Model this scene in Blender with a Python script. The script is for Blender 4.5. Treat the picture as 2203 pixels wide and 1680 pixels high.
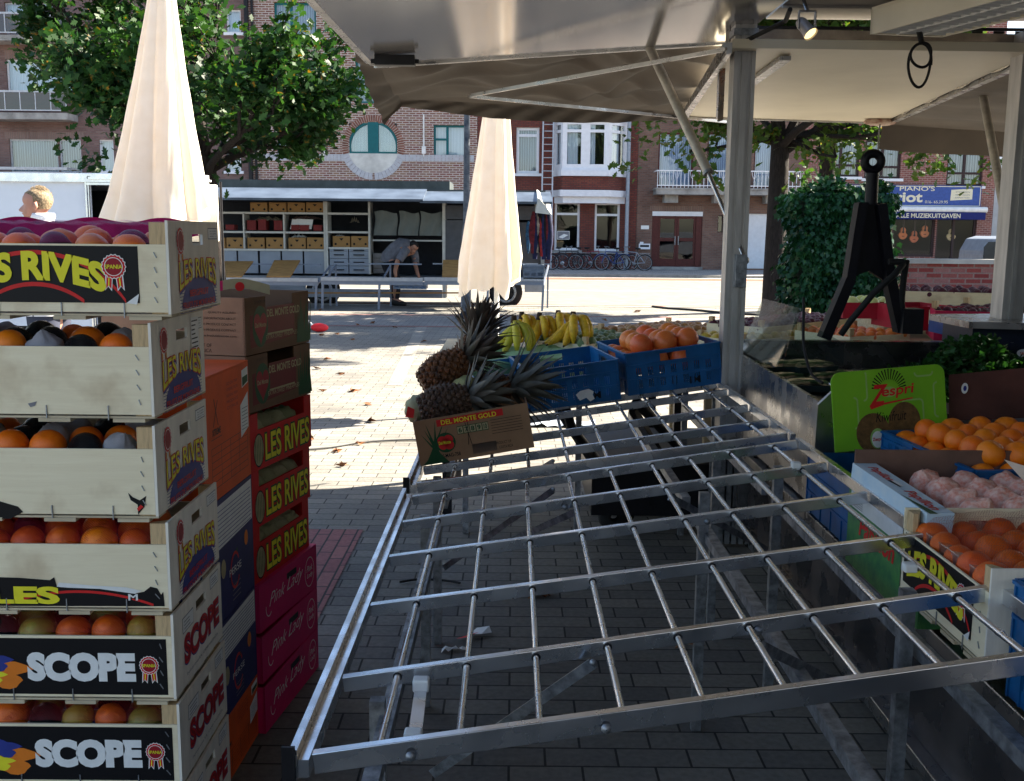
import bpy, bmesh, math, random
import numpy as np
from mathutils import Vector, Matrix, Euler
random.seed(7); np.random.seed(7)
for o in list(bpy.data.objects): bpy.data.objects.remove(o)
SC = bpy.context.scene; COL = SC.collection
R = math.radians
# ---------------------------------------------------------------- camera
H = 1.58; F = 2200.0; ROLL = R(0.5); PITCH = math.atan((840-501)/F)
cam = bpy.data.cameras.new('camera'); cam.sensor_width = 36; cam.lens = F/2203*36
cam.clip_start = 0.05; cam.clip_end = 400
camo = bpy.data.objects.new('camera', cam); COL.objects.link(camo)
camo.matrix_world = Matrix.Translation((0, 0, H)) @ Matrix.Rotation(R(90)-PITCH, 4, 'X') @ Matrix.Rotation(ROLL, 4, 'Z')
SC.camera = camo
SC.render.resolution_x = 1024; SC.render.resolution_y = 781
# ---------------------------------------------------------------- light
SUN_EL = R(38.5); TO_SUN = Vector((0.9*math.cos(SUN_EL), 0.436*math.cos(SUN_EL), math.sin(SUN_EL)))
w = bpy.data.worlds.new('World'); SC.world = w; w.use_nodes = True
nt = w.node_tree; nt.nodes.clear()
sky = nt.nodes.new('ShaderNodeTexSky'); sky.sky_type = 'NISHITA'; sky.sun_disc = False
sky.sun_elevation = SUN_EL; sky.sun_rotation = math.atan2(TO_SUN.x, TO_SUN.y)
bg = nt.nodes.new('ShaderNodeBackground'); bg.inputs[1].default_value = 0.05
wo = nt.nodes.new('ShaderNodeOutputWorld')
nt.links.new(sky.outputs[0], bg.inputs[0]); nt.links.new(bg.outputs[0], wo.inputs[0])
sd = bpy.data.lights.new('sun', 'SUN'); sd.energy = 5.0; sd.angle = R(0.53); sd.color = (1, 0.9, 0.74)
so = bpy.data.objects.new('sun', sd); COL.objects.link(so)
so.rotation_euler = TO_SUN.to_track_quat('Z', 'Y').to_euler(); so.location = (20, 8, 20)
SC.view_settings.view_transform = 'Standard'; SC.view_settings.look = 'None'
SC.view_settings.exposure = 2.8; SC.view_settings.gamma = 1
SC.render.engine = 'CYCLES'
# ---------------------------------------------------------------- pixel of the photo -> point of the place
def ray(x, y):
    u = (x-1101.5)/F; v = -(y-840)/F
    c, s = math.cos(ROLL), math.sin(ROLL)
    u, v = u*c - v*s, u*s + v*c
    return Vector((u, math.cos(PITCH)+v*math.sin(PITCH), -math.sin(PITCH)+v*math.cos(PITCH)))
def P(x, y, Y):
    d = ray(x, y); return Vector((0, 0, H)) + d*(Y/d.y)
def G(x, y, z=0.0, k=0.0):
    d = ray(x, y); return Vector((0, 0, H)) + d*((z-H)/(d.z-k*d.x))
def RC(x0, y0, x1, y1, Y):
    a = P(x0, (y0+y1)/2, Y); b = P(x1, (y0+y1)/2, Y); c = P((x0+x1)/2, y0, Y); d = P((x0+x1)/2, y1, Y)
    return a.x, b.x, d.z, c.z
# ---------------------------------------------------------------- materials
def nm(name):
    m = bpy.data.materials.new(name); m.use_nodes = True
    t = m.node_tree; return m, t, t.nodes['Principled BSDF']
def N(t, typ, **kw):
    n = t.nodes.new(typ)
    for k, v in kw.items():
        if k.startswith('i_'):
            key = k[2:]; key = int(key) if key.isdigit() else key.replace('_', ' ')
            n.inputs[key].default_value = v
        else: setattr(n, k, v)
    return n
def mixc(t, fac, a, b, typ='MIX'):
    n = t.nodes.new('ShaderNodeMix'); n.data_type = 'RGBA'; n.blend_type = typ
    if isinstance(fac, (int, float)): n.inputs[0].default_value = fac
    else: t.links.new(fac, n.inputs[0])
    for i, c in ((6, a), (7, b)):
        if isinstance(c, (tuple, list)): n.inputs[i].default_value = (*c, 1) if len(c) == 3 else c
        else: t.links.new(c, n.inputs[i])
    return n.outputs[2]
def ramp(t, sock, lo, hi):
    n = t.nodes.new('ShaderNodeMapRange'); n.inputs[1].default_value = lo; n.inputs[2].default_value = hi
    t.links.new(sock, n.inputs[0]); return n.outputs[0]
def coords(t, sc=(1, 1, 1), kind='Object'):
    tc = t.nodes.new('ShaderNodeTexCoord'); mp = t.nodes.new('ShaderNodeMapping'); mp.inputs[3].default_value = sc
    t.links.new(tc.outputs[kind], mp.inputs[0]); return mp.outputs[0]
def bump(t, b, sock, strength=0.3, dist=0.01):
    n = t.nodes.new('ShaderNodeBump'); n.inputs[0].default_value = strength; n.inputs[1].default_value = dist
    t.links.new(sock, n.inputs['Height']); t.links.new(n.outputs[0], b.inputs['Normal'])
CACHE = {}
def mat(name, col, rough=0.6, metal=0.0, var=0.15, sc=8, bmp=0.1, stretch=(1, 1, 1), spec=None, col2=None, bd=0.01, rvar=0.0):
    if name in CACHE: return CACHE[name]
    m, t, b = nm(name); b.inputs['Roughness'].default_value = rough; b.inputs['Metallic'].default_value = metal
    b.inputs['Specular IOR Level'].default_value = .3 if spec is None else spec
    c = coords(t, stretch)
    n = N(t, 'ShaderNodeTexNoise', i_Scale=sc, i_Detail=5.0, i_Roughness=0.6); t.links.new(c, n.inputs['Vector'])
    f = ramp(t, n.outputs[0], 0.3, 0.7)
    if col2 is None: col2 = tuple(x*(1-var*1.6) for x in col)
    t.links.new(mixc(t, f, col2, tuple(min(1, x*(1+var*0.4)) for x in col)), b.inputs['Base Color'])
    if bmp: bump(t, b, n.outputs[0], bmp, bd)
    if rvar:
        n2 = N(t, 'ShaderNodeTexNoise', i_Scale=sc*2.3, i_Detail=4.0); t.links.new(c, n2.inputs['Vector'])
        mr = t.nodes.new('ShaderNodeMapRange'); mr.inputs[1].default_value = .35; mr.inputs[2].default_value = .65
        mr.inputs[3].default_value = max(0.03, rough-rvar); mr.inputs[4].default_value = rough+rvar
        t.links.new(n2.outputs[0], mr.inputs[0]); t.links.new(mr.outputs[0], b.inputs['Roughness'])
    CACHE[name] = m; return m
def brickmat(name, c1, c2, mortar, w=0.22, h=0.065, ms=0.012, plane='XZ', third=None, off=0.5, rough=0.9, bmp=0.5, dirt=0.3):
    m, t, b = nm(name); b.inputs['Roughness'].default_value = rough
    geo = t.nodes.new('ShaderNodeNewGeometry'); sp = t.nodes.new('ShaderNodeSeparateXYZ'); t.links.new(geo.outputs['Position'], sp.inputs[0])
    cb = t.nodes.new('ShaderNodeCombineXYZ')
    if plane == 'XZ':
        ad = N(t, 'ShaderNodeMath', operation='ADD'); t.links.new(sp.outputs[0], ad.inputs[0]); t.links.new(sp.outputs[1], ad.inputs[1])
        t.links.new(ad.outputs[0], cb.inputs[0]); t.links.new(sp.outputs[2], cb.inputs[1])
    elif plane == 'XY': t.links.new(sp.outputs[0], cb.inputs[0]); t.links.new(sp.outputs[1], cb.inputs[1])
    elif plane == 'YX': t.links.new(sp.outputs[1], cb.inputs[0]); t.links.new(sp.outputs[0], cb.inputs[1])
    elif plane == 'ZX':
        t.links.new(sp.outputs[2], cb.inputs[0]); t.links.new(sp.outputs[0], cb.inputs[1])
    br = N(t, 'ShaderNodeTexBrick', i_Scale=1.0, i_Mortar_Size=ms, i_Mortar_Smooth=0.1, i_Bias=0.0, i_Brick_Width=w, i_Row_Height=h)
    br.offset = off; t.links.new(cb.outputs[0], br.inputs['Vector'])
    br.inputs['Color1'].default_value = (*c1, 1); br.inputs['Color2'].default_value = (*c2, 1); br.inputs['Mortar'].default_value = (*mortar, 1)
    out = br.outputs[0]
    if third:   # some bricks of a third colour: same brick grid, another random split
        b2 = N(t, 'ShaderNodeTexBrick', i_Scale=1.0, i_Mortar_Size=ms, i_Mortar_Smooth=0.1, i_Bias=-0.35, i_Brick_Width=w, i_Row_Height=h)
        b2.offset = off; mv = t.nodes.new('ShaderNodeVectorMath'); mv.operation = 'ADD'; mv.inputs[1].default_value = (w*40, h*60, 0)
        t.links.new(cb.outputs[0], mv.inputs[0]); t.links.new(mv.outputs[0], b2.inputs['Vector'])
        b2.inputs['Color1'].default_value = (0, 0, 0, 1); b2.inputs['Color2'].default_value = (1, 1, 1, 1); b2.inputs['Mortar'].default_value = (0, 0, 0, 1)
        tt = mixc(t, 0.7, (0, 0, 0), third)
        out = mixc(t, b2.outputs[0], out, third)
        out = mixc(t, br.outputs['Fac'], out, mortar)
    n = N(t, 'ShaderNodeTexNoise', i_Scale=0.9, i_Detail=6.0); t.links.new(geo.outputs['Position'], n.inputs['Vector'])
    n2 = N(t, 'ShaderNodeTexNoise', i_Scale=45.0, i_Detail=3.0); t.links.new(geo.outputs['Position'], n2.inputs['Vector'])
    d = mixc(t, ramp(t, n.outputs[0], 0.35, 0.75), (1, 1, 1), (1-dirt, 1-dirt, 1-dirt))
    d2 = mixc(t, ramp(t, n2.outputs[0], 0.3, 0.7), (0.8, 0.8, 0.8), (1.1, 1.1, 1.1))
    o = mixc(t, 1.0, out, d, 'MULTIPLY'); o = mixc(t, 1.0, o, d2, 'MULTIPLY')
    t.links.new(o, b.inputs['Base Color'])
    inv = N(t, 'ShaderNodeMath', operation='SUBTRACT'); inv.inputs[0].default_value = 1.0; t.links.new(br.outputs['Fac'], inv.inputs[1])
    ad = N(t, 'ShaderNodeMath', operation='MULTIPLY_ADD'); t.links.new(n2.outputs[0], ad.inputs[0]); ad.inputs[1].default_value = 0.35; t.links.new(inv.outputs[0], ad.inputs[2])
    bump(t, b, ad.outputs[0], bmp, 0.008)
    return m
def leafmat(name, cols, trans=0.35, rough=0.5):
    m, t, b = nm(name); b.inputs['Roughness'].default_value = rough; b.inputs['Specular IOR Level'].default_value = .18
    n = N(t, 'ShaderNodeTexNoise', i_Scale=1.6, i_Detail=4.0); t.links.new(coords(t), n.inputs['Vector'])
    n2 = N(t, 'ShaderNodeTexNoise', i_Scale=11.0, i_Detail=2.0); t.links.new(coords(t), n2.inputs['Vector'])
    c = mixc(t, ramp(t, n.outputs[0], 0.35, 0.65), cols[0], cols[1])
    if len(cols) > 2: c = mixc(t, ramp(t, n2.outputs[0], 0.64, 0.76), c, cols[2])
    t.links.new(c, b.inputs['Base Color'])
    tr = t.nodes.new('ShaderNodeBsdfTranslucent'); t.links.new(mixc(t, 1.0, c, (1.6, 1.7, 0.7), 'MULTIPLY'), tr.inputs[0])
    mx = t.nodes.new('ShaderNodeMixShader'); mx.inputs[0].default_value = trans
    t.links.new(b.outputs[0], mx.inputs[1]); t.links.new(tr.outputs[0], mx.inputs[2])
    t.links.new(mx.outputs[0], t.nodes['Material Output'].inputs[0]); return m
def clothmat(name, col, tcol, trans=0.4, bmp=0.15, sc=6, dirt=None):
    m, t, b = nm(name); b.inputs['Roughness'].default_value = 0.8
    n = N(t, 'ShaderNodeTexNoise', i_Scale=sc, i_Detail=6.0); t.links.new(coords(t), n.inputs['Vector'])
    c = mixc(t, ramp(t, n.outputs[0], 0.35, 0.75), col, dirt or tuple(x*0.85 for x in col))
    t.links.new(c, b.inputs['Base Color']); bump(t, b, n.outputs[0], bmp, 0.02)
    tr = t.nodes.new('ShaderNodeBsdfTranslucent'); tr.inputs[0].default_value = (*tcol, 1)
    mx = t.nodes.new('ShaderNodeMixShader'); mx.inputs[0].default_value = trans
    t.links.new(b.outputs[0], mx.inputs[1]); t.links.new(tr.outputs[0], mx.inputs[2])
    t.links.new(mx.outputs[0], t.nodes['Material Output'].inputs[0]); return m
def glassmat(name, tint=(0.9, 0.95, 0.95), refl=0.06, rough=0.02, wav=0.0, ior=1.5):
    m, t, b = nm(name); t.nodes.remove(b)
    tr = t.nodes.new('ShaderNodeBsdfTransparent'); tr.inputs[0].default_value = (*tint, 1)
    gl = t.nodes.new('ShaderNodeBsdfGlossy'); gl.inputs['Roughness'].default_value = rough
    lw = t.nodes.new('ShaderNodeLayerWeight'); pw = N(t, 'ShaderNodeMath', operation='POWER'); t.links.new(lw.outputs['Facing'], pw.inputs[0]); pw.inputs[1].default_value = 4.0
    ad = N(t, 'ShaderNodeMath', operation='MULTIPLY_ADD'); t.links.new(pw.outputs[0], ad.inputs[0]); ad.inputs[1].default_value = .75; ad.inputs[2].default_value = refl+.03; ad.use_clamp = True
    if wav:
        n = N(t, 'ShaderNodeTexNoise', i_Scale=wav, i_Detail=1.0); t.links.new(coords(t), n.inputs['Vector'])
        bn = t.nodes.new('ShaderNodeBump'); bn.inputs[0].default_value = 0.15; bn.inputs[1].default_value = 0.05
        t.links.new(n.outputs[0], bn.inputs['Height']); t.links.new(bn.outputs[0], gl.inputs['Normal'])
    mx = t.nodes.new('ShaderNodeMixShader'); t.links.new(ad.outputs[0], mx.inputs[0])
    t.links.new(tr.outputs[0], mx.inputs[1]); t.links.new(gl.outputs[0], mx.inputs[2])
    t.links.new(mx.outputs[0], t.nodes['Material Output'].inputs[0]); return m
def netmat(name, col, sc=95, thick=0.2):
    m, t, b = nm(name); b.inputs['Base Color'].default_value = (*col, 1); b.inputs['Roughness'].default_value = 0.4
    tc = t.nodes.new('ShaderNodeTexCoord'); sp = t.nodes.new('ShaderNodeSeparateXYZ'); t.links.new(tc.outputs['Object'], sp.inputs[0])
    outs = []
    for sg in (1, -1):
        a = N(t, 'ShaderNodeMath', operation='MULTIPLY_ADD'); t.links.new(sp.outputs[1], a.inputs[0]); a.inputs[1].default_value = sg; t.links.new(sp.outputs[0], a.inputs[2])
        a2 = N(t, 'ShaderNodeMath', operation='MULTIPLY_ADD'); t.links.new(sp.outputs[2], a2.inputs[0]); a2.inputs[1].default_value = sg*0.9; t.links.new(a.outputs[0], a2.inputs[2])
        s = N(t, 'ShaderNodeMath', operation='MULTIPLY'); t.links.new(a2.outputs[0], s.inputs[0]); s.inputs[1].default_value = sc
        f = N(t, 'ShaderNodeMath', operation='FRACT'); t.links.new(s.outputs[0], f.inputs[0])
        l = N(t, 'ShaderNodeMath', operation='LESS_THAN'); t.links.new(f.outputs[0], l.inputs[0]); l.inputs[1].default_value = thick; outs.append(l.outputs[0])
    mxx = N(t, 'ShaderNodeMath', operation='MAXIMUM'); t.links.new(outs[0], mxx.inputs[0]); t.links.new(outs[1], mxx.inputs[1])
    tr = t.nodes.new('ShaderNodeBsdfTransparent'); mx = t.nodes.new('ShaderNodeMixShader')
    t.links.new(mxx.outputs[0], mx.inputs[0]); t.links.new(tr.outputs[0], mx.inputs[1]); t.links.new(b.outputs[0], mx.inputs[2])
    t.links.new(mx.outputs[0], t.nodes['Material Output'].inputs[0]); return m
def curtainmat(name, c1, c2, freq=18, lace=0):
    m, t, b = nm(name); b.inputs['Roughness'].default_value = 0.9
    wv = N(t, 'ShaderNodeTexWave', i_Scale=freq/6.28, i_Distortion=1.5, i_Detail=2.0); wv.bands_direction = 'X'
    t.links.new(coords(t, (1, 0.1, 0.05)), wv.inputs['Vector'])
    t.links.new(mixc(t, wv.outputs[1], c1, c2), b.inputs['Base Color']); bump(t, b, wv.outputs[1], 0.5, 0.05); return m
# ---------------------------------------------------------------- mesh builder
class MB:
    def __init__(s): s.v = []; s.f = []; s.m = []; s.sm = []
    def add(s, vs, fs, mi=0, smooth=False):
        o = len(s.v); s.v += [tuple(p) for p in vs]
        for f in fs: s.f.append(tuple(i+o for i in f)); s.m.append(mi); s.sm.append(smooth)
        return s
    def hexa(s, p, mi=0):   # p: bottom 4 ccw then top 4
        return s.add(p, [(3, 2, 1, 0), (4, 5, 6, 7), (0, 1, 5, 4), (1, 2, 6, 5), (2, 3, 7, 6), (3, 0, 4, 7)], mi)
    def box(s, x0, x1, y0, y1, z0, z1, mi=0):
        return s.hexa([(x0, y0, z0), (x1, y0, z0), (x1, y1, z0), (x0, y1, z0), (x0, y0, z1), (x1, y0, z1), (x1, y1, z1), (x0, y1, z1)], mi)
    def obox(s, c, d, rot=None, mi=0):
        M = (rot.to_matrix() if rot else Matrix.Identity(3)); c = Vector(c); p = []
        for z in (-.5, .5):
            for x, y in ((-.5, -.5), (.5, -.5), (.5, .5), (-.5, .5)): p.append(c + M @ Vector((x*d[0], y*d[1], z*d[2])))
        return s.hexa(p, mi)
    def beam(s, a, b, w, h, up=(0, 0, 1), mi=0):
        a = Vector(a); b = Vector(b); d = (b-a).normalized(); u = Vector(up)
        sd = d.cross(u)
        if sd.length < 1e-4: sd = d.cross(Vector((0, 1, 0)))
        sd.normalize(); u = sd.cross(d).normalized(); sd *= w/2; u *= h/2
        return s.hexa([a-sd-u, a+sd-u, b+sd-u, b-sd-u, a-sd+u, a+sd+u, b+sd+u, b-sd+u], mi)
    def quad(s, p, mi=0): return s.add(p, [tuple(range(len(p)))], mi)
    def grid(s, pts, mi=0, smooth=True, closed=False):
        n = len(pts); k = len(pts[0]); fs = []
        for i in range(n-1):
            for j in range(k if closed else k-1):
                j2 = (j+1) % k; fs.append((i*k+j, i*k+j2, (i+1)*k+j2, (i+1)*k+j))
        return s.add([p for r in pts for p in r], fs, mi, smooth)
    def tube(s, pts, r, n=8, mi=0, caps=True):
        pts = [Vector(p) for p in pts]; rs = r if isinstance(r, (list, tuple)) else [r]*len(pts); rings = []
        ref = None
        for i, p in enumerate(pts):
            d = (pts[min(i+1, len(pts)-1)]-pts[max(i-1, 0)]).normalized()
            if ref is None: ref = d.orthogonal().normalized()
            a = (ref - d*ref.dot(d)); a = a.normalized() if a.length > 1e-5 else d.orthogonal().normalized(); ref = a; b = d.cross(a)
            rings.append([p+(a*math.cos(2*math.pi*j/n)+b*math.sin(2*math.pi*j/n))*rs[i] for j in range(n)])
        s.grid(rings, mi, True, True)
        if caps:
            s.add(rings[0], [tuple(range(n-1, -1, -1))], mi); s.add(rings[-1], [tuple(range(n))], mi)
        return s
    def lathe(s, prof, c=(0, 0, 0), n=16, mi=0, axis='Z', smooth=True):
        rings = []
        for r, z in prof:
            rg = []
            for j in range(n):
                a = 2*math.pi*j/n; x, y = r*math.cos(a), r*math.sin(a)
                q = (x, y, z) if axis == 'Z' else ((z, x, y) if axis == 'X' else (y, z, x))
                rg.append((c[0]+q[0], c[1]+q[1], c[2]+q[2]))
            rings.append(rg)
        return s.grid(rings, mi, smooth, True)
    def ball(s, c, r, n=12, m=8, mi=0, sq=(1, 1, 1)):
        rings = []
        for i in range(m+1):
            t = math.pi*i/m; t = min(max(t, 0.02), math.pi-0.02)
            rings.append([(c[0]+r*sq[0]*math.sin(t)*math.cos(2*math.pi*j/n), c[1]+r*sq[1]*math.sin(t)*math.sin(2*math.pi*j/n), c[2]+r*sq[2]*math.cos(math.pi*i/m)) for j in range(n)])
        return s.grid(rings, mi, True, True)
    def prism(s, poly, a, b, mi=0):  # poly: list of 3D pts, extruded by vector a->b (b = offset)
        p = [Vector(q)+Vector(a) for q in poly]; q2 = [x+Vector(b) for x in p]; n = len(p)
        s.add(p+q2, [tuple(range(n-1, -1, -1)), tuple(range(n, 2*n))]+[(i, (i+1) % n, n+(i+1) % n, n+i) for i in range(n)], mi); return s
    def build(s, name, mats, parent=None, world=True, label=None, bevel=0, fixn=False):
        me = bpy.data.meshes.new(name); M = XF.get(parent.name) if parent else None
        vs = s.v
        if M is not None and world: I = M.inverted(); vs = [I @ Vector(p) for p in vs]
        me.from_pydata([tuple(p) for p in vs], [], s.f)
        if not isinstance(mats, (list, tuple)): mats = [mats]
        for m in mats: me.materials.append(m)
        me.polygons.foreach_set('material_index', s.m); me.polygons.foreach_set('use_smooth', s.sm)
        if fixn:
            bm = bmesh.new(); bm.from_mesh(me); bmesh.ops.recalc_face_normals(bm, faces=bm.faces); bm.to_mesh(me); bm.free()
        me.update()
        o = bpy.data.objects.new(name, me); COL.objects.link(o)
        if parent: o.parent = parent; XF[o.name] = XF[parent.name]
        else: XF[o.name] = Matrix.Identity(4)
        if bevel:
            bv = o.modifiers.new('bevel', 'BEVEL'); bv.width = bevel; bv.segments = 2; bv.limit_method = 'ANGLE'
        if label: o['label'] = label
        return o
XF = {}
def tag(o, label=None, cat=None, group=None, kind=None):
    if label: o['label'] = label
    if cat: o['category'] = cat
    if group: o['group'] = group
    if kind: o['kind'] = kind
    return o
def thing(name, label, cat, loc=(0, 0, 0), rz=0, group=None, ry=0):
    o = bpy.data.objects.new(name, None); o.empty_display_size = 0.1; COL.objects.link(o)
    o.location = loc; o.rotation_euler = (0, ry, rz); XF[o.name] = Matrix.Translation(loc) @ Matrix.Rotation(rz, 4, 'Z') @ Matrix.Rotation(ry, 4, 'Y')
    return tag(o, label, cat, group)
def dup(o, loc=None, rot=None, label=None, scale=None, parent=None):
    c = o.copy(); COL.objects.link(c)
    if parent: c.parent = parent
    if loc is not None: c.location = loc
    if rot is not None: c.rotation_euler = rot
    if scale is not None: c.scale = scale if hasattr(scale, '__len__') else (scale,)*3
    if label: c['label'] = label
    for ch in list(o.children): dup(ch, parent=c)
    return c
# ---------------------------------------------------------------- flat frames, lettering
TC = {}
def textgeo(sx, bold=0.0):
    k = (sx, bold)
    if k in TC: return TC[k]
    cu = bpy.data.curves.new('t', 'FONT'); cu.body = sx; cu.offset = bold; cu.resolution_u = 4; cu.fill_mode = 'FRONT'
    o = bpy.data.objects.new('t', cu); COL.objects.link(o)
    dg = bpy.context.evaluated_depsgraph_get(); me = bpy.data.meshes.new_from_object(o.evaluated_get(dg))
    vs = [(p.co.x, p.co.y) for p in me.vertices]; fs = [tuple(p.vertices) for p in me.polygons]
    bpy.data.objects.remove(o); bpy.data.meshes.remove(me); bpy.data.curves.remove(cu)
    TC[k] = (vs, fs); return TC[k]
class FR:
    def __init__(s, O, U, V):
        s.O = Vector(O); s.U = Vector(U).normalized(); s.V = Vector(V).normalized(); s.N = s.U.cross(s.V)
    def p(s, x, y, o=0.0): return s.O + s.U*x + s.V*y + s.N*o
    def poly(s, mb, pts, mi, off=0.0006): mb.add([s.p(x, y, off) for x, y in pts], [tuple(range(len(pts)))], mi)
    def rect(s, mb, x0, y0, x1, y1, mi, off=0.0006): s.poly(mb, [(x0, y0), (x1, y0), (x1, y1), (x0, y1)], mi, off)
    def disc(s, mb, x, y, r, mi, off=0.0006, n=24, sq=1.0, a0=0, a1=360):
        s.poly(mb, [(x+r*math.cos(R(a0+(a1-a0)*i/n)), y+r*sq*math.sin(R(a0+(a1-a0)*i/n))) for i in range(n if a1-a0 >= 360 else n+1)], mi, off)
    def arc(s, mb, x, y, r0, r1, a0, a1, mi, off=0.0006, n=24, sq=1.0):
        a = [R(a0+(a1-a0)*i/n) for i in range(n+1)]
        mb.grid([[s.p(x+r*math.cos(t), y+r*sq*math.sin(t), off) for t in a] for r in (r0, r1)], mi, False)
    def text(s, mb, sx, x, y, w, h, mi, off=0.0012, bold=0.0, warp=None, shear=0.0):
        if not sx: return
        vs, fs = textgeo(sx, bold)
        v0, _ = textgeo(sx, 0.0)
        xa, xb = min(v[0] for v in v0), max(v[0] for v in v0); ya, yb = min(v[1] for v in v0), max(v[1] for v in v0)
        out = []
        for a, b in vs:
            u = (a-xa)/(xb-xa); v = (b-ya)/(yb-ya)
            px, py = x+u*w+shear*v*h, y+v*h
            if warp: px, py = warp(px, py, u, v)
            out.append(s.p(px, py, off))
        mb.add(out, fs, mi)
    def holes(s, mb, w, h, holes, th, mi=0, x0=0.0, y0=0.0):
        # a slab [x0,w]x[y0,h] of thickness th (behind the frame) with rectangular holes
        xs = sorted({x0, w} | {min(max(q, x0), w) for r in holes for q in (r[0], r[2])}); ys = sorted({y0, h} | {min(max(q, y0), h) for r in holes for q in (r[1], r[3])})
        def solid(i, j):
            if i < 0 or j < 0 or i >= len(xs)-1 or j >= len(ys)-1: return False
            cx, cy = (xs[i]+xs[i+1])/2, (ys[j]+ys[j+1])/2
            return not any(r[0] < cx < r[2] and r[1] < cy < r[3] for r in holes)
        for i in range(len(xs)-1):
            for j in range(len(ys)-1):
                if not solid(i, j): continue
                a, b, c, d = xs[i], xs[i+1], ys[j], ys[j+1]
                q = lambda x, y, o: s.p(x, y, o)
                mb.quad([q(a, c, 0), q(b, c, 0), q(b, d, 0), q(a, d, 0)], mi)
                mb.quad([q(a, c, -th), q(a, d, -th), q(b, d, -th), q(b, c, -th)], mi)
                if not solid(i-1, j): mb.quad([q(a, c, 0), q(a, d, 0), q(a, d, -th), q(a, c, -th)], mi)
                if not solid(i+1, j): mb.quad([q(b, c, 0), q(b, c, -th), q(b, d, -th), q(b, d, 0)], mi)
                if not solid(i, j-1): mb.quad([q(a, c, 0), q(a, c, -th), q(b, c, -th), q(b, c, 0)], mi)
                if not solid(i, j+1): mb.quad([q(a, d, 0), q(b, d, 0), q(b, d, -th), q(a, d, -th)], mi)
def jit(a): return random.uniform(-a, a)
# shared materials
M_alu = mat('aluminium', (0.72, 0.73, 0.76), 0.27, 1.0, 0.12, 5, 0.0, (1, 1, 1), rvar=0.07)
M_steel = mat('stainless_steel', (0.42, 0.41, 0.41), 0.3, 0.95, 0.2, 5, 0.03, rvar=0.1)
M_zinc = mat('galvanised_steel', (0.35, 0.37, 0.4), 0.5, 0.8, 0.4, 30, 0.1)
M_white = mat('white_paint', (0.78, 0.78, 0.76), 0.45, 0, 0.1, 5, 0.02)
M_black = mat('black_metal', (0.012, 0.012, 0.016), 0.45, 0.2, 0.3, 20, 0.1)
M_rubber = mat('black_rubber', (0.015, 0.015, 0.016), 0.75, 0, 0.3, 30, 0.1)
def woodmat(name, c1, c2, stain):
    m, t, b = nm(name); b.inputs['Roughness'].default_value = .7; b.inputs['Specular IOR Level'].default_value = .25
    oi = t.nodes.new('ShaderNodeObjectInfo'); tc = t.nodes.new('ShaderNodeTexCoord'); va = t.nodes.new('ShaderNodeVectorMath'); va.operation = 'MULTIPLY_ADD'; va.inputs[1].default_value = (9, 5, 7)
    cb = t.nodes.new('ShaderNodeCombineXYZ'); [t.links.new(oi.outputs['Random'], cb.inputs[q]) for q in range(3)]; t.links.new(cb.outputs[0], va.inputs[0]); t.links.new(tc.outputs['Object'], va.inputs[2])
    mp = t.nodes.new('ShaderNodeMapping'); mp.inputs[3].default_value = (1, 9, 16); t.links.new(va.outputs[0], mp.inputs[0])
    n = N(t, 'ShaderNodeTexNoise', i_Scale=5.0, i_Detail=7.0, i_Roughness=.65, i_Distortion=.6); t.links.new(mp.outputs[0], n.inputs['Vector'])
    col = mixc(t, ramp(t, n.outputs[0], .3, .7), c2, c1)
    n2 = N(t, 'ShaderNodeTexNoise', i_Scale=7.0, i_Detail=5.0); t.links.new(va.outputs[0], n2.inputs['Vector']); col = mixc(t, ramp(t, n2.outputs[0], .56, .8), col, stain)
    v = N(t, 'ShaderNodeTexVoronoi', i_Scale=4.5); t.links.new(va.outputs[0], v.inputs['Vector']); col = mixc(t, ramp(t, v.outputs[0], .035, .015), col, (.25, .12, .05))
    t.links.new(col, b.inputs['Base Color']); bump(t, b, n.outputs[0], .12, .004); CACHE[name] = m; return m
M_wood = woodmat('poplar_wood', (.87, .77, .55), (.78, .67, .46), (.52, .39, .24))
M_pine = mat('pine_block', (0.62, 0.44, 0.24), 0.7, 0, 0.25, 12, 0.1, (12, 12, 1.5))
M_card = mat('cardboard', (0.36, 0.22, 0.13), 0.85, 0, 0.15, 10, 0.08)
M_carddark = mat('dark_cardboard', (0.2, 0.11, 0.08), 0.85, 0, 0.2, 10, 0.08)
M_blue = mat('blue_plastic', (0.008, 0.11, 0.3), 0.38, 0, 0.25, 9, 0.05)
def ink(n, c, r=0.5): return mat('print_'+n, c, r, 0, 0.06, 30, 0, spec=0.2)
I_blk = ink('black', (0.004, 0.004, 0.006)); I_red = ink('red', (0.62, 0.02, 0.02)); I_yel = ink('yellow', (0.8, 0.72, 0.03))
I_wht = ink('white', (0.8, 0.8, 0.78)); I_blu = ink('blue', (0.03, 0.045, 0.24)); I_grn = ink('green', (0.012, 0.075, 0.025))
I_org = ink('orange', (0.75, 0.2, 0.02)); I_pnk = ink('pink', (0.6, 0.015, 0.12)); I_gry = ink('grey', (0.2, 0.2, 0.22)); I_dre = ink('dark_red', (0.3, 0.01, 0.02))
INK = [I_blk, I_red, I_yel, I_wht, I_blu, I_grn, I_org, I_pnk, I_gry, I_dre]
BLK, RED, YEL, WHT, BLU, GRN, ORG, PNK, GRY, DRE = range(10)
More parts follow.
